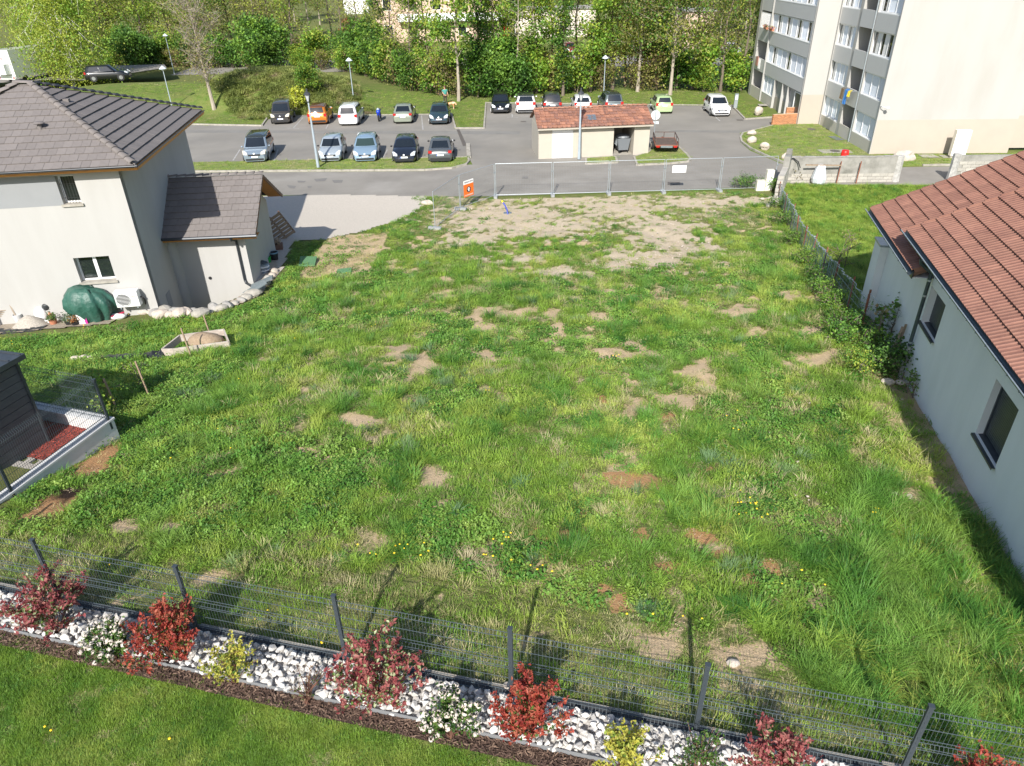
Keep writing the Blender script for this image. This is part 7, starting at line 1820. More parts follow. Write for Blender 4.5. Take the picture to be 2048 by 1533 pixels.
ff = ['under the free left end of the site fence', 'at the first bend of the site fence by the gravel', 'at the road corner of the site fence', 'between the two panels nearest the blue pipe', 'before the open bay of the bin store', 'under the panel joint near the white notice', 'just right of the white notice']
for i in range(7):
    d = FPt[min(i + 1, 7)] - FPt[i]; foot(FPt[i] + Vector((0, 0, .0)), math.atan2(d.y, d.x) + math.pi / 2 + (.4 if i == 1 else 0), 'grey concrete foot ' + ff[i])
def text(body, size, m_, parent, loc, rot=(R(90), 0, 0), ext=.002):
    c = bpy.data.curves.new('lettering', 'FONT'); c.body = body; c.size = size; c.extrude = ext; c.align_x = 'CENTER'; c.align_y = 'CENTER'
    o = bpy.data.objects.new('tmp', c); COL.objects.link(o); dg = bpy.context.evaluated_depsgraph_get(); me = bpy.data.meshes.new_from_object(o.evaluated_get(dg)); bpy.data.objects.remove(o)
    me.materials.clear(); me.materials.append(m_); return link('lettering', me, parent, loc, rot)
m_or = mat('sign_orange', (.78, .16, .02), rough=.5); m_wh = mat('sign_white', (.82, .82, .80), rough=.5); m_dk = mat('sign_dark', (.04, .03, .05), rough=.6)
def orange():
    p = SP[1]; d = FPt[2] - FPt[1]; u = d.normalized(); t = thing('site_notice', 'orange and white site notice hung on the temporary fence', 'sign', FPt[1] + u * .75 + Vector((0, 0, 1.05)), math.atan2(d.y, d.x))
    MB().box(-.42, .42, -.035, -.025, -.42, .30).build('notice_panel', m_or, t); MB().box(-.42, .42, -.037, -.025, .302, .52).build('notice_header', m_wh, t)
    text('TERRAIN PRIVE', .11, m_dk, t, (0, -.040, .41)); text('ACCES INTERDIT', .095, m_wh, t, (0, -.040, -.33))
    k = MB(); k.tube([(0, -.035, -.02), (0, -.042, -.02)], .17, 20); k.build('emblem', m_dk, t); k = MB(); k.box(-.05, .05, -.046, -.0425, -.12, .10); k.box(-.1, .1, -.046, -.0425, -.02, .03); k.build('emblem_mark', m_wh, t)
orange()
d = FPt[6] - FPt[5]; t = thing('white_notice', 'blank white notice board hung on the temporary fence', 'sign', FPt[5] + d.normalized() * .85 + Vector((0, 0, 1.42)), math.atan2(d.y, d.x)); MB().box(-.42, .42, -.035, -.025, -.21, .21).build('notice_panel', m_wh, t)
p = P3(1016, 430); t = thing('water_pipe', 'blue water pipe with yellow tip sticking out of the gravel', 'pipe', p)
MB().tube([(0, -.05, -.05), (-.05, .1, .25), (-.15, .25, .45), (-.28, .35, .62)], .045, 8).build('pipe', mat('pipe_blue', (.01, .03, .30), rough=.5), t); MB().tube([(-.27, .345, .61), (-.34, .39, .70)], .05, 8).build('pipe_cap', m_yellow, t); MB().box(-.25, .2, .05, .35, 0, .06).build('cover_plate', m_zinc, t)
t = thing('utility_cabinets', 'pair of cream utility cabinets, one low and one tall, beside the broken wall', 'cabinet', P3(1527, 381)); mc = mat('cabinet_ivory', (.66, .62, .52), rough=.6)
MB().box(-.5, .0, -.15, .15, 0, .62).build('low_cabinet', mc, t); MB().box(.02, .45, -.15, .15, 0, 1.25).build('tall_cabinet', mc, t); MB().box(.46, .62, -.1, .15, .2, 1.22).build('cabinet_back', m_darkmetal, t)
for i in (0,): MB().box(-.45, -.05, -.165, -.152, .05, .57).build('cabinet_door', m_white, t); MB().box(.06, .41, -.165, -.152, .05, 1.2).build('cabinet_door', m_white, t)
# ------------------------------------------------------------------ green mesh fence on rusty stakes
def green_fence():
    px_ = [(1556, 402), (1567, 430), (1580, 455), (1592, 480), (1605, 503), (1620, 522), (1640, 555), (1662, 585), (1692, 628), (1722, 655)]
    pts = [P3(x, y) for x, y in px_]; t = thing('wire_fence', 'sagging green shade mesh fence on rusty stakes between the field and the neighbouring plot', 'fence', pts[0])
    hs = [1.0, 1.1, 1.15, 1.1, 1.15, 1.15, 1.2, 1.25, 1.3, 1.1]; q = random.Random(3)
    for p, h in zip(pts, hs): MB().bar(p - pts[0] - Vector((0, 0, .2)), p - pts[0] + Vector((q.uniform(-.08, .08), q.uniform(-.08, .08), h + .12)), .045).build('stake', m_rust, t)
    M_ = mat('shade_net', (.16, .24, .21), (.26, .33, .32), scale=2.2, rough=.75, stretch=(3, 3, .6))
    # woven net: strands only, see-through
    net = MB(); top = []
    for i in range(len(pts) - 1):
        a, b = pts[i] - pts[0], pts[i + 1] - pts[0]; L_ = (b - a).length; n = max(4, int(L_ / .085)); ha, hb = hs[i], hs[i + 1]
        dn = (b - a).cross(Vector((0, 0, 1))).normalized()
        for k in range(n + 1):
            f = k / n; w = dn * (.05 * math.sin(k * 1.3 + i) + .03 * math.sin(k * .53)); P = a.lerp(b, f) + w; h = ha + (hb - ha) * f - .12 * math.sin(math.pi * f); net.bar(P, P + Vector((0, 0, h)) - w * .6, .040 if i < 7 else .006, .003, up=tuple(dn)); 
            top.append(P + Vector((0, 0, h)))
        for z in (.08, .3, .5, .7, .9): net.bar(a + Vector((0, 0, z * ha)), b + Vector((0, 0, z * hb - .03)), .012)
    net.build('net', M_, t); MB().tube(top, .012, 5).build('top_wire', m_galv, t)
green_fence()
def chain_link():
    a = P3(1722, 655); b = P3(1782, 705); d = b - a; t = thing('chain_link_fence', 'short sagging piece of chain link fence beside the right house', 'fence', a); m_ = MB(); L_ = d.length; n = 26; h = 1.3; u = d / L_
    for k in range(-12, n): 
        for sg in (0, 1):
            pts = []
            x0 = k * L_ / n; x1 = x0 + h * .55
            if sg: x0, x1 = x1, x0
            if 0 <= x0 <= L_ and 0 <= x1 <= L_: m_.bar(u * x0, u * x1 + Vector((0, 0, h - .1 * math.sin(k * .3))), .006)
    m_.build('wire_mesh', m_galv, t); MB().bar(Vector(), Vector((0, 0, 1.4)), .05).build('stake', m_rust, t); MB().tube([(0, 0, 1.28), tuple(d * .5 + Vector((0, 0, 1.1))), tuple(d + Vector((0, 0, 1.25)))], .01, 5).build('top_wire', m_galv, t)
chain_link()
t = thing('timber_offcuts', 'two weathered boards leaning together by the corner of the right house', 'planks', P3(1785, 722)); k = MB(); k.bar((0, 0, 0), (.15, .1, 1.2), .07, .03); k.build('plank', m_wood_g, t); k = MB(); k.bar((-.2, -.1, 0), (.1, .15, 1.1), .07, .03); k.build('plank', m_wood_g, t)
# weeds and bushes in the shaded corner and along the fence
def gbush(label, px_, py_, h, sp, nl, leaf, mats, sd, group=None, xy=None, nlimb=18, **k):
    P = P3(px_, py_) if xy is None else Vector((xy[0], xy[1], float(zt(*xy)))); tr, cr = tree_meshes(sd, h, sp, nlimb, nl, leaf, mats, start=.05, r0=.025, stems=k.pop('stems', 4), clump=.9, **k); t = thing('bush', label, 'bush', P, 0, group); tr.build('stem', m_bark, t); cr.build('foliage', mats, t); return t
gbush('shrub with glossy leaf rosettes on bare stems in the shaded corner by the chain link', 1765, 690, 1.6, .5, 420, .14, [T_MID, T_DARK, T_BRN], 31)
gbush('dark green bush in the shade at the wall corner of the right house', 1770, 745, .9, .6, 1400, .09, [T_DARK, T_MID, T_DARK], 32)
gbush('bright yellow green clump of weeds at the end of the fence', 1715, 745, .55, .5, 1800, .06, [T_MID, T_YG, T_MID], 33)
gbush('leafy weed clump left of the yellow green clump', 1672, 690, .55, .55, 1200, .08, [T_MID, T_BRIGHT, T_MID], 34)
gbush('small leafless sapling with opening buds behind the green mesh fence', 1672, 540, 1.8, .7, 160, .10, [T_YG, T_OLIVE, T_MID], 35, stems=2)
gbush('brown dead root ball leaning against the old block wall', 1588, 362, 1.1, .5, 500, .12, [T_BRN, T_BRN, T_OLIVE], 36)
for i, (x, y, h) in enumerate(((1570, 450, .6), (1582, 490, .55), (1600, 530, .6), (1622, 565, .55), (1640, 590, .6), (1560, 420, .5), (1655, 620, .6), (1690, 660, .6), (1735, 700, .7), (1552, 385, .6), (1500, 375, .6), (1480, 378, .5))):
    gbush('leafy weed clump at the foot of the green mesh fence', x, y, h, .5, 900, .07, [T_MID, T_BRIGHT, T_DARK], 50 + i, 'weeds along the green mesh fence')
gbush('small plant rooted against the wall of the right house below the downpipe', 1826, 790, .6, .3, 260, .08, [T_MID, T_DARK, T_MID], 70)
# wrapped white thing, black hose and timber at the old wall
P = P3(1632, 367); t = thing('wrapped_post', 'white box wrapped in clear plastic sheet standing by the block wall', 'package', P + Vector((0, -.25, 0)))
MB().box(-.22, .22, -.18, .18, .45, 1.15).build('box', m_white, t); mb = MB(); mb.lathe([(.42, .15), (.46, .4), (.36, .8), (.24, 1.2)], (0, 0, 0), 9); mb.lathe([(.3, 0), (.42, .15)], (0, 0, 0), 9); mb.build('plastic_sheet', mat('clear_sheet', (.50, .53, .56), (.62, .65, .68), scale=6, rough=.3), t)
t = thing('timber_plank', 'pale timber plank lying across the top of the wrapped box', 'plank', P + Vector((0, -.3, 1.2))); MB().bar((-1.0, 0, 0.03), (1.25, .05, -.05), .09, .06).build('plank', m_wood_g, t)
t = thing('hose', 'black hose arching over the corner of the block wall', 'hose', P3(1580, 366) + Vector((0, -.1, 0))); MB().tube([(-.5, 0, 1.5), (-.1, 0, 1.55), (.2, -.1, 1.35), (.35, -.2, 1.0)], .035, 6).build('hose', m_black, t)
for x, l in ((1670, 'left'), (1709, 'right')): 
    t = thing('rusty_stake', '%s of the two rusty stakes in front of the block wall' % l, 'stake', P3(x, 366) + Vector((0, -.2, 0))); MB().bar((0, 0, 0), (.08, .1, 1.35), .05).build('stake', m_rust, t)
# ------------------------------------------------------------------ garden at the left: low wall, mesh fence, clad shed
LWa = Vector((*at(226, 836, 3.0), 3.0)); LWd = (Vector((*at(0, 1002, 3.0), 0)) - Vector((LWa.x, LWa.y, 0))).normalized(); 
LWs = Vector((*at(120, 815, 3.0), 0)) - Vector((LWa.x, LWa.y, 0)); LWs.normalize()
m_lw = mat('garden_wall_render', (.60, .60, .59), (.53, .53, .52), scale=2, rough=.95, bump=.003, bscale=60)
def left_garden():
    t = thing('garden_wall', 'low pale grey rendered garden wall around the clad shed', 'wall', (LWa.x, LWa.y, 2.1)); n = Vector((-LWd.y, LWd.x, 0)); n = n if n.x < 0 else -n
    o = Vector((LWa.x, LWa.y, 0)); 
    def seg(a, b, w, z0, z1, nm, m_):
        MB().bar(Vector((a.x, a.y, (z0 + z1) / 2 - 2.1)) - o, Vector((b.x, b.y, (z0 + z1) / 2 - 2.1)) - o, w, z1 - z0).build(nm, m_, t)
    a = o + n * .1; seg(a, a + LWd * 7, .20, 1.8, 2.96, 'wall', m_lw); seg(a - LWd * .02, a + LWd * 7, .26, 2.962, 3.01, 'coping', m_lw)
    b = o + LWs * .22 - Vector(LWd) * 0; seg(b + LWd * .1, b + LWd * .1 + LWs * 5, .2, 1.8, 2.955, 'wall', m_lw); seg(b + LWd * .1, b + LWd * .1 + LWs * 5, .26, 2.956, 3.005, 'coping', m_lw)
    # terrace: red mulch bed and pavers
    s = o + n * .2
    q = lambda u, v: (s + LWd * u + LWs * v)
    def quad(nm, u0, u1, v0, v1, z, m_): 
        mb = MB(); mb.add([(*(q(u, v).xy), z) for u, v in ((u0, v0), (u1, v0), (u1, v1), (u0, v1))], [(0, 1, 2, 3)]); return tag(mb.build(nm, m_), kind='structure')
    quad('terrace_base', 0.1, 7, .1, 5, 2.62, m_conc); quad('red_mulch', .12, 1.5, .1, 2.2, 2.66, mat('red_mulch', (.30, .055, .035), (.16, .03, .022), scale=14, rough=.95, bump=.03, bscale=30))
    rc = MB(); r_ = random.Random(5)
    for i in range(900):
        p = q(r_.uniform(.15, 1.48), r_.uniform(.12, 2.1)); l = r_.uniform(.02, .04); M_ = Matrix.Translation((p.x, p.y, 2.675)) @ Matrix.Rotation(r_.uniform(0, 6), 4, 'Z') @ Matrix.Rotation(r_.gauss(0, .4), 4, 'X'); rc.add([M_ @ Vector(v) for v in ((-l, -.01, 0), (l, -.01, 0), (l, .01, 0), (-l, .01, 0))], [(0, 1, 2, 3)], i % 2)
    tag(rc.build('red_mulch_chips', [mat('mulch_red', (.36, .06, .04)), mat('mulch_dark_red', (.17, .03, .025))]), kind='stuff')
    pv = tag(thing('terrace_paving', None, None, q(1.5, .1)), kind='structure'); pv.location.z = 2.64
    me = MB().box(0, .345, 0, .145, 0, .05).mesh('paver', mat('paver_beige', (.40, .37, .33), (.34, .31, .28), scale=9, rough=.9, rnd=.12))
    ang = math.atan2(LWd.y, LWd.x); sd = 1 if LWd.cross(LWs).z > 0 else -1
    for i in range(15):
        for j in range(6):
            p = q(1.52 + i * .36 + (.18 if j % 2 else 0), .12 + j * .16) - q(1.5, .1); link('paver', me, pv, loc=(p.x, p.y, 0), rot=(0, 0, ang), scale=(1, sd, 1))
    # fence on the wall
    f = thing('mesh_fence', 'anthracite mesh fence with two posts on the low garden wall at the left', 'fence', (o.x, o.y, 2.9))
    az = math.atan2(LWd.y, LWd.x)
    P0 = n * .02 - LWd * -.12; pm = fence_post(1.38).mesh('post', m_post)
    for k in range(3): link('post', pm, f, loc=P0 + LWd * (2.75 * k) + Vector((0, 0, -.15)), rot=(0, 0, az))
    me = mesh_panel(2.68, .06, 1.32, (.20, 1.22), pitch=.05, r=.005).mesh('mesh_panel', m_wire)
    for k in range(2): link('mesh_panel', me, f, loc=P0 + LWd * (2.75 * k + .035), rot=(0, 0, az))
    az2 = math.atan2(LWs.y, LWs.x); 
    for k in range(2): link('mesh_panel', me, f, loc=P0 + LWs * (2.75 * k + .05), rot=(0, 0, az2))
    link('post', pm, f, loc=P0 + LWs * 2.75 + Vector((0, 0, -.15)), rot=(0, 0, az2))
    return o, n
lg_o, lg_n = left_garden()
def clad_shed():
    c = Vector((*at(98, 882, 2.66), 2.66)); m_ = mat('dark_cladding', (.075, .078, .085), (.058, .06, .068), scale=4, rough=.6, rnd=.08); hgt = None
    lo, hi = 0, 5
    for _ in range(40):
        k = (lo + hi) / 2; p = np.array([c.x, c.y, 2.66 + k - CAM_H]); v = 766.5 - F_PX * (p @ CU) / (p @ _f)
        lo, hi = (k, hi) if v > 722 else (lo, k)
    h = lo; print('shed h', h)
    az = math.atan2(LWd.y, LWd.x); t = thing('garden_shed', 'dark grey clad garden shed with flat roof cut off by the left edge', 'shed', c, az)
    sd = 1 if LWd.cross(LWs).z > 0 else -1
    L_, D = 5.0, 2.6; bh = .19; pm = MB().box(0, L_, 0, .02, 0, bh - .012).mesh('cladding_board', m_); pm2 = MB().box(-.0, .02, 0, D, 0, bh - .012).mesh('cladding_board', m_)
    y0, y1 = (0, D * sd)
    MB().box(.02, L_, min(.02 * sd, (D) * sd), max(.02 * sd, D * sd), 0, h - .02).build('shed_core', m_trim, t)
    for k in range(int(h / bh)): link('cladding_board', pm, t, loc=(0, -.0 if sd > 0 else -.02, k * bh)); link('cladding_board', pm2, t, loc=(-.0, 0 if sd > 0 else -D, k * bh))
    MB().box(-.03, .03, -.03, .03, 0, h).build('corner_trim', m_darkmetal, t)
    r = MB(); r.box(-.16, L_, min(-.16 * sd, (D + .2) * sd), max(-.16 * sd, (D + .2) * sd), h, h + .12); r.build('roof', m_darkmetal, t)
    s = MB(); 
    for k in range(14): s.box(-.1 + k * .3, -.07 + k * .3, min(-.12 * sd, (D + .1) * sd), max(-.12 * sd, (D + .1) * sd), h + .121, h + .14)
    s.build('roof_ribs', m_darkmetal, t)
clad_shed()
# saplings and stakes
for i, (x, y, hh, lab) in enumerate(((230, 812, 1.1, 'young shrub with fresh leaves behind the garden wall corner, left one'), (292, 782, 1.0, 'young shrub with fresh leaves tied to the middle stake'), (215, 838, .5, 'low leafy shrub hugging the end of the garden wall'))): gbush(lab, x, y, hh, .4, 380, .075, [T_BRIGHT, T_YG, T_MID], 80 + i, stems=2, nlimb=9)
for x, y, h, lab in ((235, 820, .95, 'short brown stake nearest the garden wall'), (298, 790, 1.05, 'pale stake between the garden wall and the planter'), (384, 717, 1.05, 'stake with blue tie in front of the wooden planter'), (425, 682, .95, 'stake right of the wooden planter')):
    t = thing('stake', lab, 'stake', P3(x, y), 0, 'garden stakes on the slope'); MB().bar((0, 0, -.1), (-.10, .04, h), .04).build('stake', m_wood_g, t)
# planter frame with soil
p = P3(350, 712); t = thing('planter', 'white washed wooden planter frame half filled with soil on the slope', 'planter', p, R(16)); mw = mat('whitewashed_plank', (.52, .46, .40), (.36, .30, .25), scale=3, rough=.9, stretch=(1, 6, 6))
for a, b in (((0, 0), (1.7, 0)), ((1.7, 0), (1.5, 1.0)), ((.1, 1.0), (1.5, 1.0)), ((-.35, .1), (.1, 1.0)), ((0, 0), (-.35, .1))): MB().bar((*a, .14), (*b, .14), .05, .24).build('plank', mw, t)
MB().blob((.95, .5, .1), (.62, .45, .35), 4, 3, .2).build('soil_heap', mat('sandy_soil', (.36, .27, .18), (.28, .2, .13), scale=12, rough=.95, bump=.02), t, smooth=True)
t = thing('plastic_film', 'crumpled black plastic film lying in the grass below the planter', 'plastic film', P3(250, 720)); mb = MB(); q = random.Random(8); n = 26; vs = []
a = P3(190, 722) - P3(250, 720); b = P3(330, 712) - P3(250, 720)
for i in range(n): f = i / (n - 1); c = a.lerp(b, f); w = .14 + .12 * abs(math.sin(i * 1.1)); vs += [c + Vector((q.uniform(-.05, .05), -w, .06)), c + Vector((0, 0, .09 + .05 * abs(math.sin(i * 2.3)) * (3 if f > .8 else 1))), c + Vector((q.uniform(-.05, .05), w, .07))]
mb.add(vs, [(3 * i + k, 3 * i + 3 + k, 3 * i + 4 + k, 3 * i + 1 + k) for i in range(n - 1) for k in (0, 1)]); mb.build('film', m_blackfilm, t, smooth=True)
for i, (x, y) in enumerate(((152, 721), (168, 720), (178, 722))): tag(MB().blob((0, 0, .05), (.22, .16, .13), i, 2, .5).build('stone', m_stone, loc=P3(x, y)), 'pale stone in the grass at the left end of the black film, ' + ('leftmost', 'middle one', 'rightmost')[i], 'stone', 'stones by the black film')
# ------------------------------------------------------------------ things along the front of the left house
def HP(px_, py_, out=.0): # point on the ground near the house front
    x, y = at(px_, py_, .85); return Vector((x, y, float(zt(x, y))))
def ac_unit():
    q0 = Vector(onp(262, 606, WC, math.degrees(HA))); ctr = q0 - HV * .0; t = thing('heat_pump', 'white outdoor heat pump unit with round fan grille on the house wall', 'heat pump', Vector((q0.x, q0.y, q0.z)) + Vector((HU.x * .05, HU.y * .05, 0)), HA)
    mw_ = mat('unit_white', (.72, .72, .70), rough=.5); b = MB(); b.box(-.42, .42, -.42, -.10, 0, .62); bevel(b.build('casing', mw_, t), .02)
    g = MB(); g.tube([(-.12, -.425, .31), (-.12, -.432, .31)], .25, 24); g.build('fan_recess', m_trim, t); g = MB()
    for k in range(9): z = .31 - .22 + k * .055; w = math.sqrt(max(.0, .25 ** 2 - (z - .31) ** 2)); g.bar((-.12 - w, -.438, z), (-.12 + w, -.438, z), .02, .012)
    g.tube([(-.12 + .25 * math.cos(a), -.438, .31 + .25 * math.sin(a)) for a in [2 * math.pi * i / 24 for i in range(25)]], .01, 5); g.build('fan_grille', mw_, t)
    MB().box(.19, .40, -.428, -.421, .42, .44).build('badge', mat('badge_red', (.6, .15, .12)), t)
    g = MB(); g.bar((-.3, -.4, -.04), (-.3, -.02, -.04), .04, .06); g.bar((.3, -.4, -.04), (.3, -.02, -.04), .04, .06); g.build('bracket', m_galv, t); g = MB(); g.tube([(.42, -.2, .3), (.50, -.2, .28), (.50, -.05, .1), (.46, 0, -.1)], .03, 6); g.build('pipe', m_trim, t)
ac_unit()
def tarp():
    P = HP(190, 638); t = thing('covered_furniture', 'dark green tarpaulin draped over garden furniture against the house', 'tarpaulin', P + Vector((0, 0, 0)), HA); mb = MB(); q = random.Random(12); n = 56; rings = [(0, 1.42, 0), (.34, 1.40, 0), (.55, 1.30, .02), (.74, 1.02, .06), (.78, .72, .10), (.68, .42, .13), (.55, .16, .15), (.50, .04, .16)]; vs = []
    for r_, z, am in rings[1:]:
        for j in range(n):
            a = 2 * math.pi * j / n; f = 1 + am * (math.sin(a * 9 + z) + .6 * math.sin(a * 17 + 2 * z)) * .9; sx = 1.05 if math.sin(a) > -.2 else 1.0; vs.append((r_ * f * math.cos(a) * 1.12 + .12 * (z < .5) * .5, r_ * f * math.sin(a) * .78, z * (1 + .02 * math.sin(a * 5)) - .14 * (math.cos(a) > .5) * (z > 1)))
    k = len(rings) - 1; mb.add(vs, [(i * n + j, i * n + (j + 1) % n, (i + 1) * n + (j + 1) % n, (i + 1) * n + j) for i in range(k - 1) for j in range(n)] + [tuple(range(n))[::-1]])
    mb.build('cover', mat('tarp_green', (.022, .085, .062), (.04, .12, .09), scale=3, rough=.42, bump=.05, bscale=5, spec=.5), t, smooth=True)
tarp()
def table():
    P = HP(126, 632); t = thing('wooden_table', 'small brown wooden table frame between the plants and the green cover', 'table', P + Vector((0, 0, .1)), HA); MB().box(-.55, .45, -.05, .15, .82, .92).build('table_top', m_wood_b, t)
    for x in (-.4, .3): MB().box(x - .06, x + .06, -.03, .1, 0, .82).build('leg', m_wood_b, t)
    MB().box(-.34, .24, -.0, .06, .2, .28).build('stretcher', m_wood_b, t)
table()
def chairs():
    P = HP(20, 640); mch = mat('resin_beige', (.36, .29, .22), (.30, .24, .18), scale=5, rough=.7)
    for k in range(4):
        t = thing('garden_chair', 'beige resin garden chair in the stack at the far left, %s' % ('bottom of the stack', 'second from the bottom', 'third from the bottom', 'topmost, holding a pot')[k], 'chair', P + Vector((-.12 * 0, -.02 * k, .075 * k)) - HU * .0, HA + .25, 'stacked garden chairs')
        b = MB(); vs = []; n = 10
        for i in range(n + 1):
            a = math.pi * (i / n) ; vs += [(.30 * math.cos(a), .12 + .18 * math.sin(a), .42), (.34 * math.cos(a), .16 + .24 * math.sin(a), .95 + .05 * math.sin(a))]
        b.add(vs, [(2 * i, 2 * i + 2, 2 * i + 3, 2 * i + 1) for i in range(n)]); b.build('backrest', mch, t); MB().box(-.28, .28, -.25, .28, .40, .43).build('seat', mch, t)
        for sx in (-1, 1):
            MB().bar((sx * .30, -.25, .62), (sx * .31, .2, .66), .06, .03).build('armrest', mch, t); MB().bar((sx * .30, -.27, .63), (sx * .36, -.34, 0), .05).build('leg', mch, t); MB().bar((sx * .28, .25, .42), (sx * .32, .42, 0), .05).build('leg', mch, t)
    t = thing('potted_plant', 'terracotta pot with yellow green plant standing on the stacked chairs', 'potted plant', P + Vector((-.05, 0, .73)), 0); MB().lathe([(0, 0), (.1, 0), (.14, .2), (.12, .2), (0, .18)], (0, 0, 0), 14).build('pot', MATS['terracotta'], t); lf = MB(); q = random.Random(2)
    for i in range(130): leaf_mesh(lf, Vector((q.gauss(0, .09), q.gauss(0, .09), .22 + abs(q.gauss(.1, .08)))), Matrix.Rotation(q.uniform(0, 6), 3, 'Z') @ Matrix.Rotation(q.uniform(-1, 1), 3, 'X'), .06, q.randint(0, 1))
    lf.build('leaves', [L_GRN, L_YEL], t)
chairs()
def pot(label, px_, py_, r, h, m_, plant=None, dy=0, group=None):
    t = thing('plant_pot', label, 'pot', HP(px_, py_) + Vector((0, dy, 0)), 0, group); MB().lathe([(0, 0), (r * .75, 0), (r, h), (r * .88, h), (r * .8, h - .04), (0, h - .04)], (0, 0, 0), 16).build('pot', m_, t)
    if plant:
        lf = MB(); q = random.Random(int(px_))
        for i in range(plant[1]): leaf_mesh(lf, Vector((q.gauss(0, r * .7), q.gauss(0, r * .7), h + abs(q.gauss(plant[2] * .5, plant[2] * .4)))), Matrix.Rotation(q.uniform(0, 6), 3, 'Z') @ Matrix.Rotation(q.uniform(-1, 1), 3, 'X'), .07, q.randint(0, 1))
        lf.build('leaves', plant[0], t)
pot('grey white bucket planter right of the stacked chairs', 40, 645, .16, .42, mat('pot_pale', (.50, .50, .49)))
pot('low pot with spiky green plant in front of the wooden table', 108, 648, .14, .2, MATS['terracotta'], ([L_GRN, L_DGR], 160, .25)); pot('pot of grey green herbs beside the white and pink sack', 140, 650, .15, .18, m_trim, ([mat('leaf_grey', (.20, .24, .17)), L_DGR], 220, .25)); pot('pot with rusty brown foliage left of the sack', 152, 652, .13, .16, m_trim, ([L_BRN, mat('leaf_rust', (.38, .14, .04))], 160, .18)); pot('small yellow ball cactus pot between the herbs and the sack', 153, 640, .12, .2, MATS['terracotta'], ([mat('leaf_straw', (.46, .36, .14)), L_YEL], 140, .14))
t = thing('rubbish_sacks', 'heap of white and black sacks and oddments left of the wooden table', 'sacks', HP(92, 640)); MB().blob((-.1, 0, .35), (.25, .2, .35), 3, 3, .5).build('white_sack', m_white, t, smooth=True); MB().blob((.14, .05, .62), (.15, .13, .16), 5, 2, .5).build('black_sack', m_blackfilm, t); MB().blob((.05, -.3, .12), (.28, .16, .14), 7, 2, .5).build('torn_bag', m_white, t); MB().blob((.3, -.1, .3), (.08, .08, .2), 8, 1, .4).build('clay_fragment', MATS['terracotta'], t); MB().blob((-.28, -.12, .2), (.14, .1, .1), 9, 2, .4).build('green_bag', mat('bag_green', (.06, .22, .12)), t)
t = thing('compost_sack', 'upright white sack with magenta stripe in front of the green cover', 'sack', HP(169, 648), HA); b = MB(); b.box(-.17, .17, -.1, .1, 0, .55); bevel(b.build('sack', m_white, t), .05, 3); MB().box(.09, .172, -.104, .104, .03, .5).build('stripe', mat('magenta_print', (.55, .03, .28)), t); MB().box(-.17, .09, -.103, -.1, .02, .06).build('stripe', MATS['magenta_print'], t)
t = thing('plastic_sack', 'white and red sack lying on the ground right of the green cover', 'sack', HP(236, 636), .4); MB().blob((0, 0, .1), (.36, .2, .14), 4, 3, .3).build('sack', m_white, t, smooth=True); MB().bar((-.2, -.12, .2), (.25, .05, .22), .08, .03).build('stripe', mat('sack_red', (.5, .03, .08)), t)
t = thing('gravel_heap', 'cone of pale gravel heaped on black film at the left', 'gravel heap', HP(62, 652)); gm = mat('heap_gravel', (.48, .43, .37), (.30, .27, .23), scale=28, rough=.95, bump=.02, bscale=40); mb = MB(); mb.lathe([(.72, 0), (.56, .12), (.32, .32), (.1, .44), (0, .46)], (0, 0, 0), 26, sy=.75); mb.build('gravel', gm, t, smooth=True)
t = thing('plastic_film', 'black plastic film folded under the gravel heap', 'plastic film', HP(30, 668)); mb = MB(); vs = []; n = 24; q = random.Random(4); a = HP(-20, 664) - HP(30, 668); b = HP(96, 652) - HP(30, 668) + Vector((0, -.25, 0))
for i in range(n): f = i / (n - 1); c = a.lerp(b, f) + Vector((0, -.25 * math.sin(f * 3.1), 0)); w = .22 + .1 * math.sin(i * 1.7); vs += [c + Vector((0, -w, .05)), c + Vector((q.uniform(-.06, .06), 0, .10 + .06 * abs(math.sin(i * 1.9)))), c + Vector((0, w, .06))]
mb.add(vs, [(3 * i + k, 3 * i + 3 + k, 3 * i + 4 + k, 3 * i + 1 + k) for i in range(n - 1) for k in (0, 1)]); mb.build('film', m_blackfilm, t, smooth=True)
# rocks along the house foot
def rocks():
    global SUNK
    keep, SUNK = SUNK, None
    q = random.Random(21); line = [(250, 622), (262, 628), (275, 620), (288, 630), (300, 628), (312, 632), (322, 632), (330, 626), (340, 632), (352, 630), (362, 634), (374, 630), (388, 628), (402, 632), (416, 628), (430, 622), (444, 620), (458, 616), (470, 610), (484, 604), (495, 600), (506, 594), (516, 588), (524, 580), (532, 572), (538, 562), (545, 552), (548, 545), (238, 625), (270, 610), (282, 612)]
    for x, y in line:
        P = P3(x, y + q.uniform(-2, 2)); r = q.uniform(.16, .36); o = MB().blob((0, 0, r * .35), (r * q.uniform(.9, 1.3), r * q.uniform(.7, 1), r * .6), q.randint(0, 999), 2, .35).build('rock', q.choice((m_stone, m_conc, m_stone, m_kerb)), loc=P, rot=(0, 0, q.uniform(0, 6)))
        tag(o, 'rounded rock in the row of rocks along the foot of the left house and garage', 'rock', 'rocks along the foot of the left house')
    pts = [(205, 640), (245, 622), (330, 630), (410, 632), (470, 614), (520, 592), (545, 560), (558, 548), (552, 520), (535, 525), (524, 570), (504, 582), (466, 603), (416, 619), (340, 624), (230, 618)]
    draped('sand_strip', [gat(*p)[:2] for p in pts], mat('sand_pale', (.48, .40, .31), (.38, .31, .24), scale=8, rough=.97, bump=.02, bscale=25), .05, .12)
    draped('gravel_strip', [gat(*p)[:2] for p in ((-60, 672), (20, 668), (90, 660), (150, 656), (215, 650), (250, 628), (150, 612), (-60, 628))], mat('strip_soil', (.36, .30, .23), (.24, .20, .15), scale=9, rough=.97, bump=.02, bscale=25), .045, .15)
    SUNK = keep
rocks()
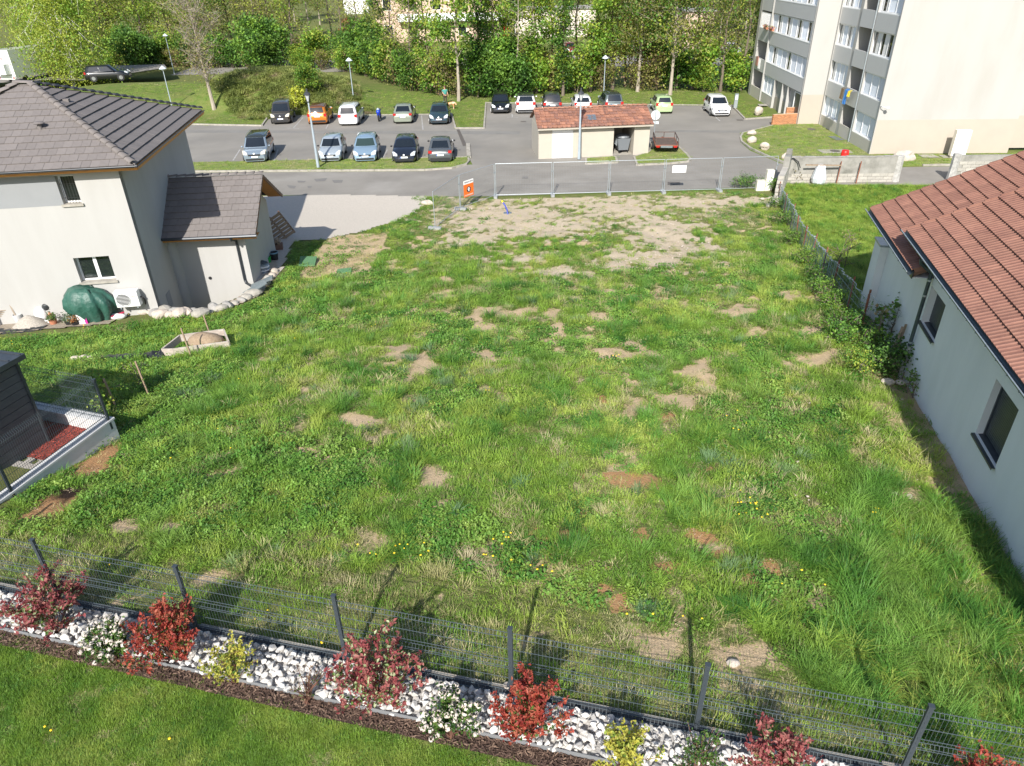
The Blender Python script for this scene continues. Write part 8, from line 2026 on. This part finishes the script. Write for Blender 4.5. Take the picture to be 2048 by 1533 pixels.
# slates, pallet and pots by the garage
for i, (x, y, r_) in enumerate(((500, 600, .4), (512, 588, .6), (526, 575, .2))):
    t = thing('slate_slab', 'dark slate slab laid at the garage corner, %s' % ('lowest', 'middle', 'highest')[i], 'slab', P3(x, y) + Vector((0, 0, .25)), r_, 'slate slabs at the garage corner'); MB().box(-.5, .5, -.22, .22, -.02, .02).build('slab', mat('slate', (.13, .16, .17), (.17, .20, .21), scale=3, rough=.6), t); t.rotation_euler[1] = -.35
def pallet():
    P = P3(572, 478); t = thing('pallet', 'brown slatted wooden pallet leaning at the end of the gravel drive', 'pallet', P + Vector((0, .0, .0)), R(20)); t.rotation_euler[1] = R(-28); 
    for k in range(7): MB().box(-.62, .62, -.05, -.02, .03 + k * .19, .17 + k * .19).build('slat', m_wood_g, t)
    for x in (-.56, -.02, .52): MB().box(x, x + .09, -.018, .09, 0, 1.35).build('runner', m_wood_b, t)
pallet()
pot('black and blue rimmed bucket beside the garage wall', 549, 520, .2, .4, m_trim); bpy.data.objects[-1] if False else None
for o_ in list(scene.objects):
    if o_.get('label') == 'black and blue rimmed bucket beside the garage wall': o_.location = P3(550, 521); MB().lathe([(.205, .36), (.215, .42), (.19, .42)], (0, 0, 0), 16).build('rim', mat('rim_blue', (.18, .32, .42)), o_)
pot('bright green tapered pot between the bucket and the garage', 537, 527, .16, .32, mat('pot_green', (.02, .30, .05)))
for o_ in list(scene.objects):
    if o_.get('label') == 'bright green tapered pot between the bucket and the garage': o_.location = P3(537, 527)
t = thing('bag_stack', 'stack of white edged bags under black film at the garage wall', 'bags', P3(527, 546), .2)
for k in range(5): MB().blob((0, 0, .06 + .08 * k), (.34, .25, .06), k, 2, .1).build('bag', m_white if k % 2 else m_zinc, t)
MB().blob((-.08, .08, .42), (.36, .28, .16), 9, 3, .4).build('film', m_blackfilm, t, smooth=True)
t = thing('log_crate', 'crate of logs and a red leaved plant beside the pallet', 'crate', P3(550, 500), .2); MB().box(-.4, .4, -.2, .2, 0, .3).build('crate', m_wood_b, t)
for k in range(7): MB().tube([(-.35 + .1 * k, -.18, .38 + .05 * (k % 3)), (-.33 + .1 * k, .2, .4 + .05 * (k % 3))], .08, 8).build('log', m_wood_g, t)
gbush('small red leaved plant in front of the crate by the garage', 535, 505, .6, .25, 160, .07, [L_DRED, L_DRED, L_GRN], 91)
t = thing('ladder_frame', 'thin metal frame leaning on the garage wall above the pallet', 'frame', P3(545, 490) + Vector((-.3, .4, 0)), R(80)); k = MB(); k.bar((-.3, 0, 0), (-.3, .3, 1.4), .03); k.bar((.3, 0, 0), (.3, .3, 1.4), .03); k.bar((-.3, .3, 1.4), (.3, .3, 1.4), .03); k.build('frame', m_zinc, t)
for pts, l in (([(602, 520), (635, 520), (630, 535), (598, 536)], 'mat'),([(676, 544), (704, 541), (703, 547), (674, 550)], 'mat')):
    g_ = [gat(*p) for p in pts]; cx = sum(p[0] for p in g_) / 4; cy = sum(p[1] for p in g_) / 4; cz = max(p[2] for p in g_); t = thing('turf_mat', 'flat %s piece of artificial turf on the dry patch' % ('larger' if pts[0][0] == 602 else 'smaller'), 'mat', (cx, cy, cz + .05)); MB().prism([(p[0] - cx, p[1] - cy) for p in g_], 0, .05).build('mat', mat('astro_green', (.08, .20, .09), (.12, .25, .11), scale=14, rough=.95, bump=.02, bscale=50), t)
# loose stones and rubble in the field
q = random.Random(31); mb = MB()
for i in range(900):
    k = q.random()
    if k < .96: px_, py_ = q.uniform(900, 1480), q.uniform(398, 545)
    else: px_, py_ = q.uniform(1480, 1850), q.uniform(700, 1100)
    P = gat(px_, py_)
    if patches(np.array([P[0]]), np.array([P[1]]))[2][0] < .3 and k < .96: continue
    r = q.uniform(.02, .06); mb.blob((P[0], P[1], P[2] + r * .4), (r, r * .8, r * .6), i % 50, 1, .4)
tag(mb.build('loose_rubble', m_stone), kind='stuff')
for i, (x, y, r) in enumerate(((1786, 992, .10), (1818, 997, .09), (1775, 768, .16), (1800, 770, .14), (1467, 1330, .09), (855, 410, .3), (1525, 400, .12), (1540, 398, .14), (1023, 1378, .12), (1820, 1030, .06), (1945, 1028, .06), (1952, 1040, .05))):
    tag(MB().blob((0, 0, r * .4), (r * 1.3, r, r * .7), 100 + i, 2, .5).build('stone', m_stone, loc=P3(x, y)), 'pale loose stone lying %s' % ('on a soil patch left of the shade strip', 'just right of its twin on the soil patch', 'below the downpipe, left one', 'below the downpipe, right one', 'on the bare soil patch near the fence', 'as a large slab left of the site fence', 'left of the broken wall end', 'touching the broken wall end', 'at the foot of the middle fence post', 'farthest of those in the shade strip', 'small, in the shade strip below the large window', 'smallest, nearest in the shade strip')[i], 'stone', 'loose stones in the field')
# dandelions and buttercups
q = random.Random(41); mb = MB(); cl = [(1500, 1030, 40, 30, 26), (820, 1115, 40, 16, 14), (1010, 1080, 30, 20, 12), (985, 1128, 30, 6, 8), (1090, 1160, 40, 20, 8), (740, 1110, 60, 20, 8), (645, 1292, 8, 3, 3), (1720, 745, 30, 8, 10), (1460, 860, 40, 30, 10), (970, 795, 40, 20, 6), (1220, 725, 30, 6, 5), (230, 1145, 20, 6, 2), (105, 1460, 12, 8, 3), (342, 1475, 6, 10, 2), (1740, 1030, 30, 10, 8), (900, 430, 40, 20, 8), (260, 640, 40, 10, 10), (200, 662, 60, 10, 8), (30, 690, 30, 10, 8), (700, 520, 60, 40, 8), (1210, 470, 6, 4, 6), (1350, 1240, 100, 40, 8), (520, 1240, 60, 30, 3), (1600, 1200, 80, 60, 6), (400, 900, 120, 120, 8), (700, 700, 200, 100, 8)]
for x, y, rx, ry, n in cl:
    for k in range((n + 1) // 2):
        P = gat(x + q.gauss(0, .5) * rx, y + q.gauss(0, .5) * ry); z = P[2] + (.06 if y > 1280 and x < 700 else q.uniform(.14, .22)); r = q.uniform(.014, .023); mb.lathe([(r, 0), (r * .7, .008), (0, .012)], (P[0], P[1], z), 7)
tag(mb.build('yellow_flowers', m_yellow), kind='stuff')
# ------------------------------------------------------------------ tell look-alikes apart by what stands next to them
def scr(o):
    q = np.array(o.matrix_world.translation if o.parent else o.location) - np.array([0, 0, CAM_H]); w = q @ _f
    return 1024 + F_PX * (q @ CR) / w, 766.5 - F_PX * (q @ CU) / w
LM_WOOD = [(150, 'behind the camper and lane'), (300, 'left of the tall conical lamp'), (400, 'behind the bare tree'), (500, 'left of the mound crest'), (600, 'above the orange car'), (690, 'above the white people carrier'), (770, 'above the motorcycle'), (850, 'behind the sage saloon'),
           (930, 'behind the person and dog'), (1010, 'behind the black hatchback'), (1070, 'behind the white car tail'), (1130, 'behind the dark crossover'), (1190, 'behind the hidden white hatchback'), (1260, 'behind the sage crossover'), (1340, 'behind the lime car'), (1400, 'right of the lime car'), (1470, 'behind the white front facing car'), (1600, 'next to the flats')]
LM_ROCK = [(250, 'under the heat pump'), (300, 'just right of the heat pump'), (345, 'at the house corner'), (400, 'below the wall vent'), (460, 'left of the downpipe'), (510, 'below the downpipe'), (600, 'beyond the downpipe')]
LM_NET = [(1530, 'by the cream cabinets'), (1575, 'at the broken wall end'), (1610, 'along the upper net'), (1650, 'along the middle net'), (1900, 'along the lower net')]
ORD = ['leftmost', 'second', 'third', 'fourth', 'fifth', 'sixth', 'seventh', 'eighth', 'ninth', 'tenth', 'eleventh', 'twelfth', 'thirteenth', 'fourteenth', 'fifteenth', 'sixteenth', 'seventeenth', 'eighteenth', 'nineteenth', 'twentieth']
KIND = {'bright1': 'bright green', 'bright2': 'tall bright green', 'yg': 'yellow green', 'olive': 'olive budding', 'sparse': 'half bare', 'ivy': 'ivy clad', 'round': 'broad dull green', 'bush1': 'bright leafy', 'bush2': 'mid green', 'bush3': 'brownish twiggy', 'bush4': 'dark leafy'}
ME2K = {VAR[k][1].name: KIND[k] for k in VAR if k in KIND}
def relabel(group, noun, lms):
    B = {}
    for o in scene.objects:
        if o.parent is None and o.get('group') == group:
            x, y = scr(o); l = next((n for a, n in lms if x < a), lms[-1][1]); kd = ''
            for c in o.children:
                if c.type == 'MESH' and c.data.name in ME2K: kd = ME2K[c.data.name] + ' '
            B.setdefault((kd, l), []).append((x, o))
    for (kd, l), v in B.items():
        v.sort(key=lambda t: t[0])
        for i, (x, o) in enumerate(v): o['label'] = '%s%s %s' % (kd, noun, l) + ('' if len(v) == 1 else ', %s from the left' % ORD[min(i, 19)] if i else ', leftmost')
relabel('undergrowth along the edge of the wood', 'bush edging the wood', LM_WOOD)
relabel('woodland at the upper left', 'woodland tree', LM_WOOD)
relabel('trees of the wood behind the car park', 'tree of the wood', LM_WOOD)
relabel('distant garden trees', 'distant garden tree', LM_WOOD)
relabel('rocks along the foot of the left house', 'rounded rock', LM_ROCK)
relabel('weeds along the green mesh fence', 'weed clump', LM_NET)
scene.cycles.max_bounces = 6
scene.cycles.transparent_max_bounces = 6
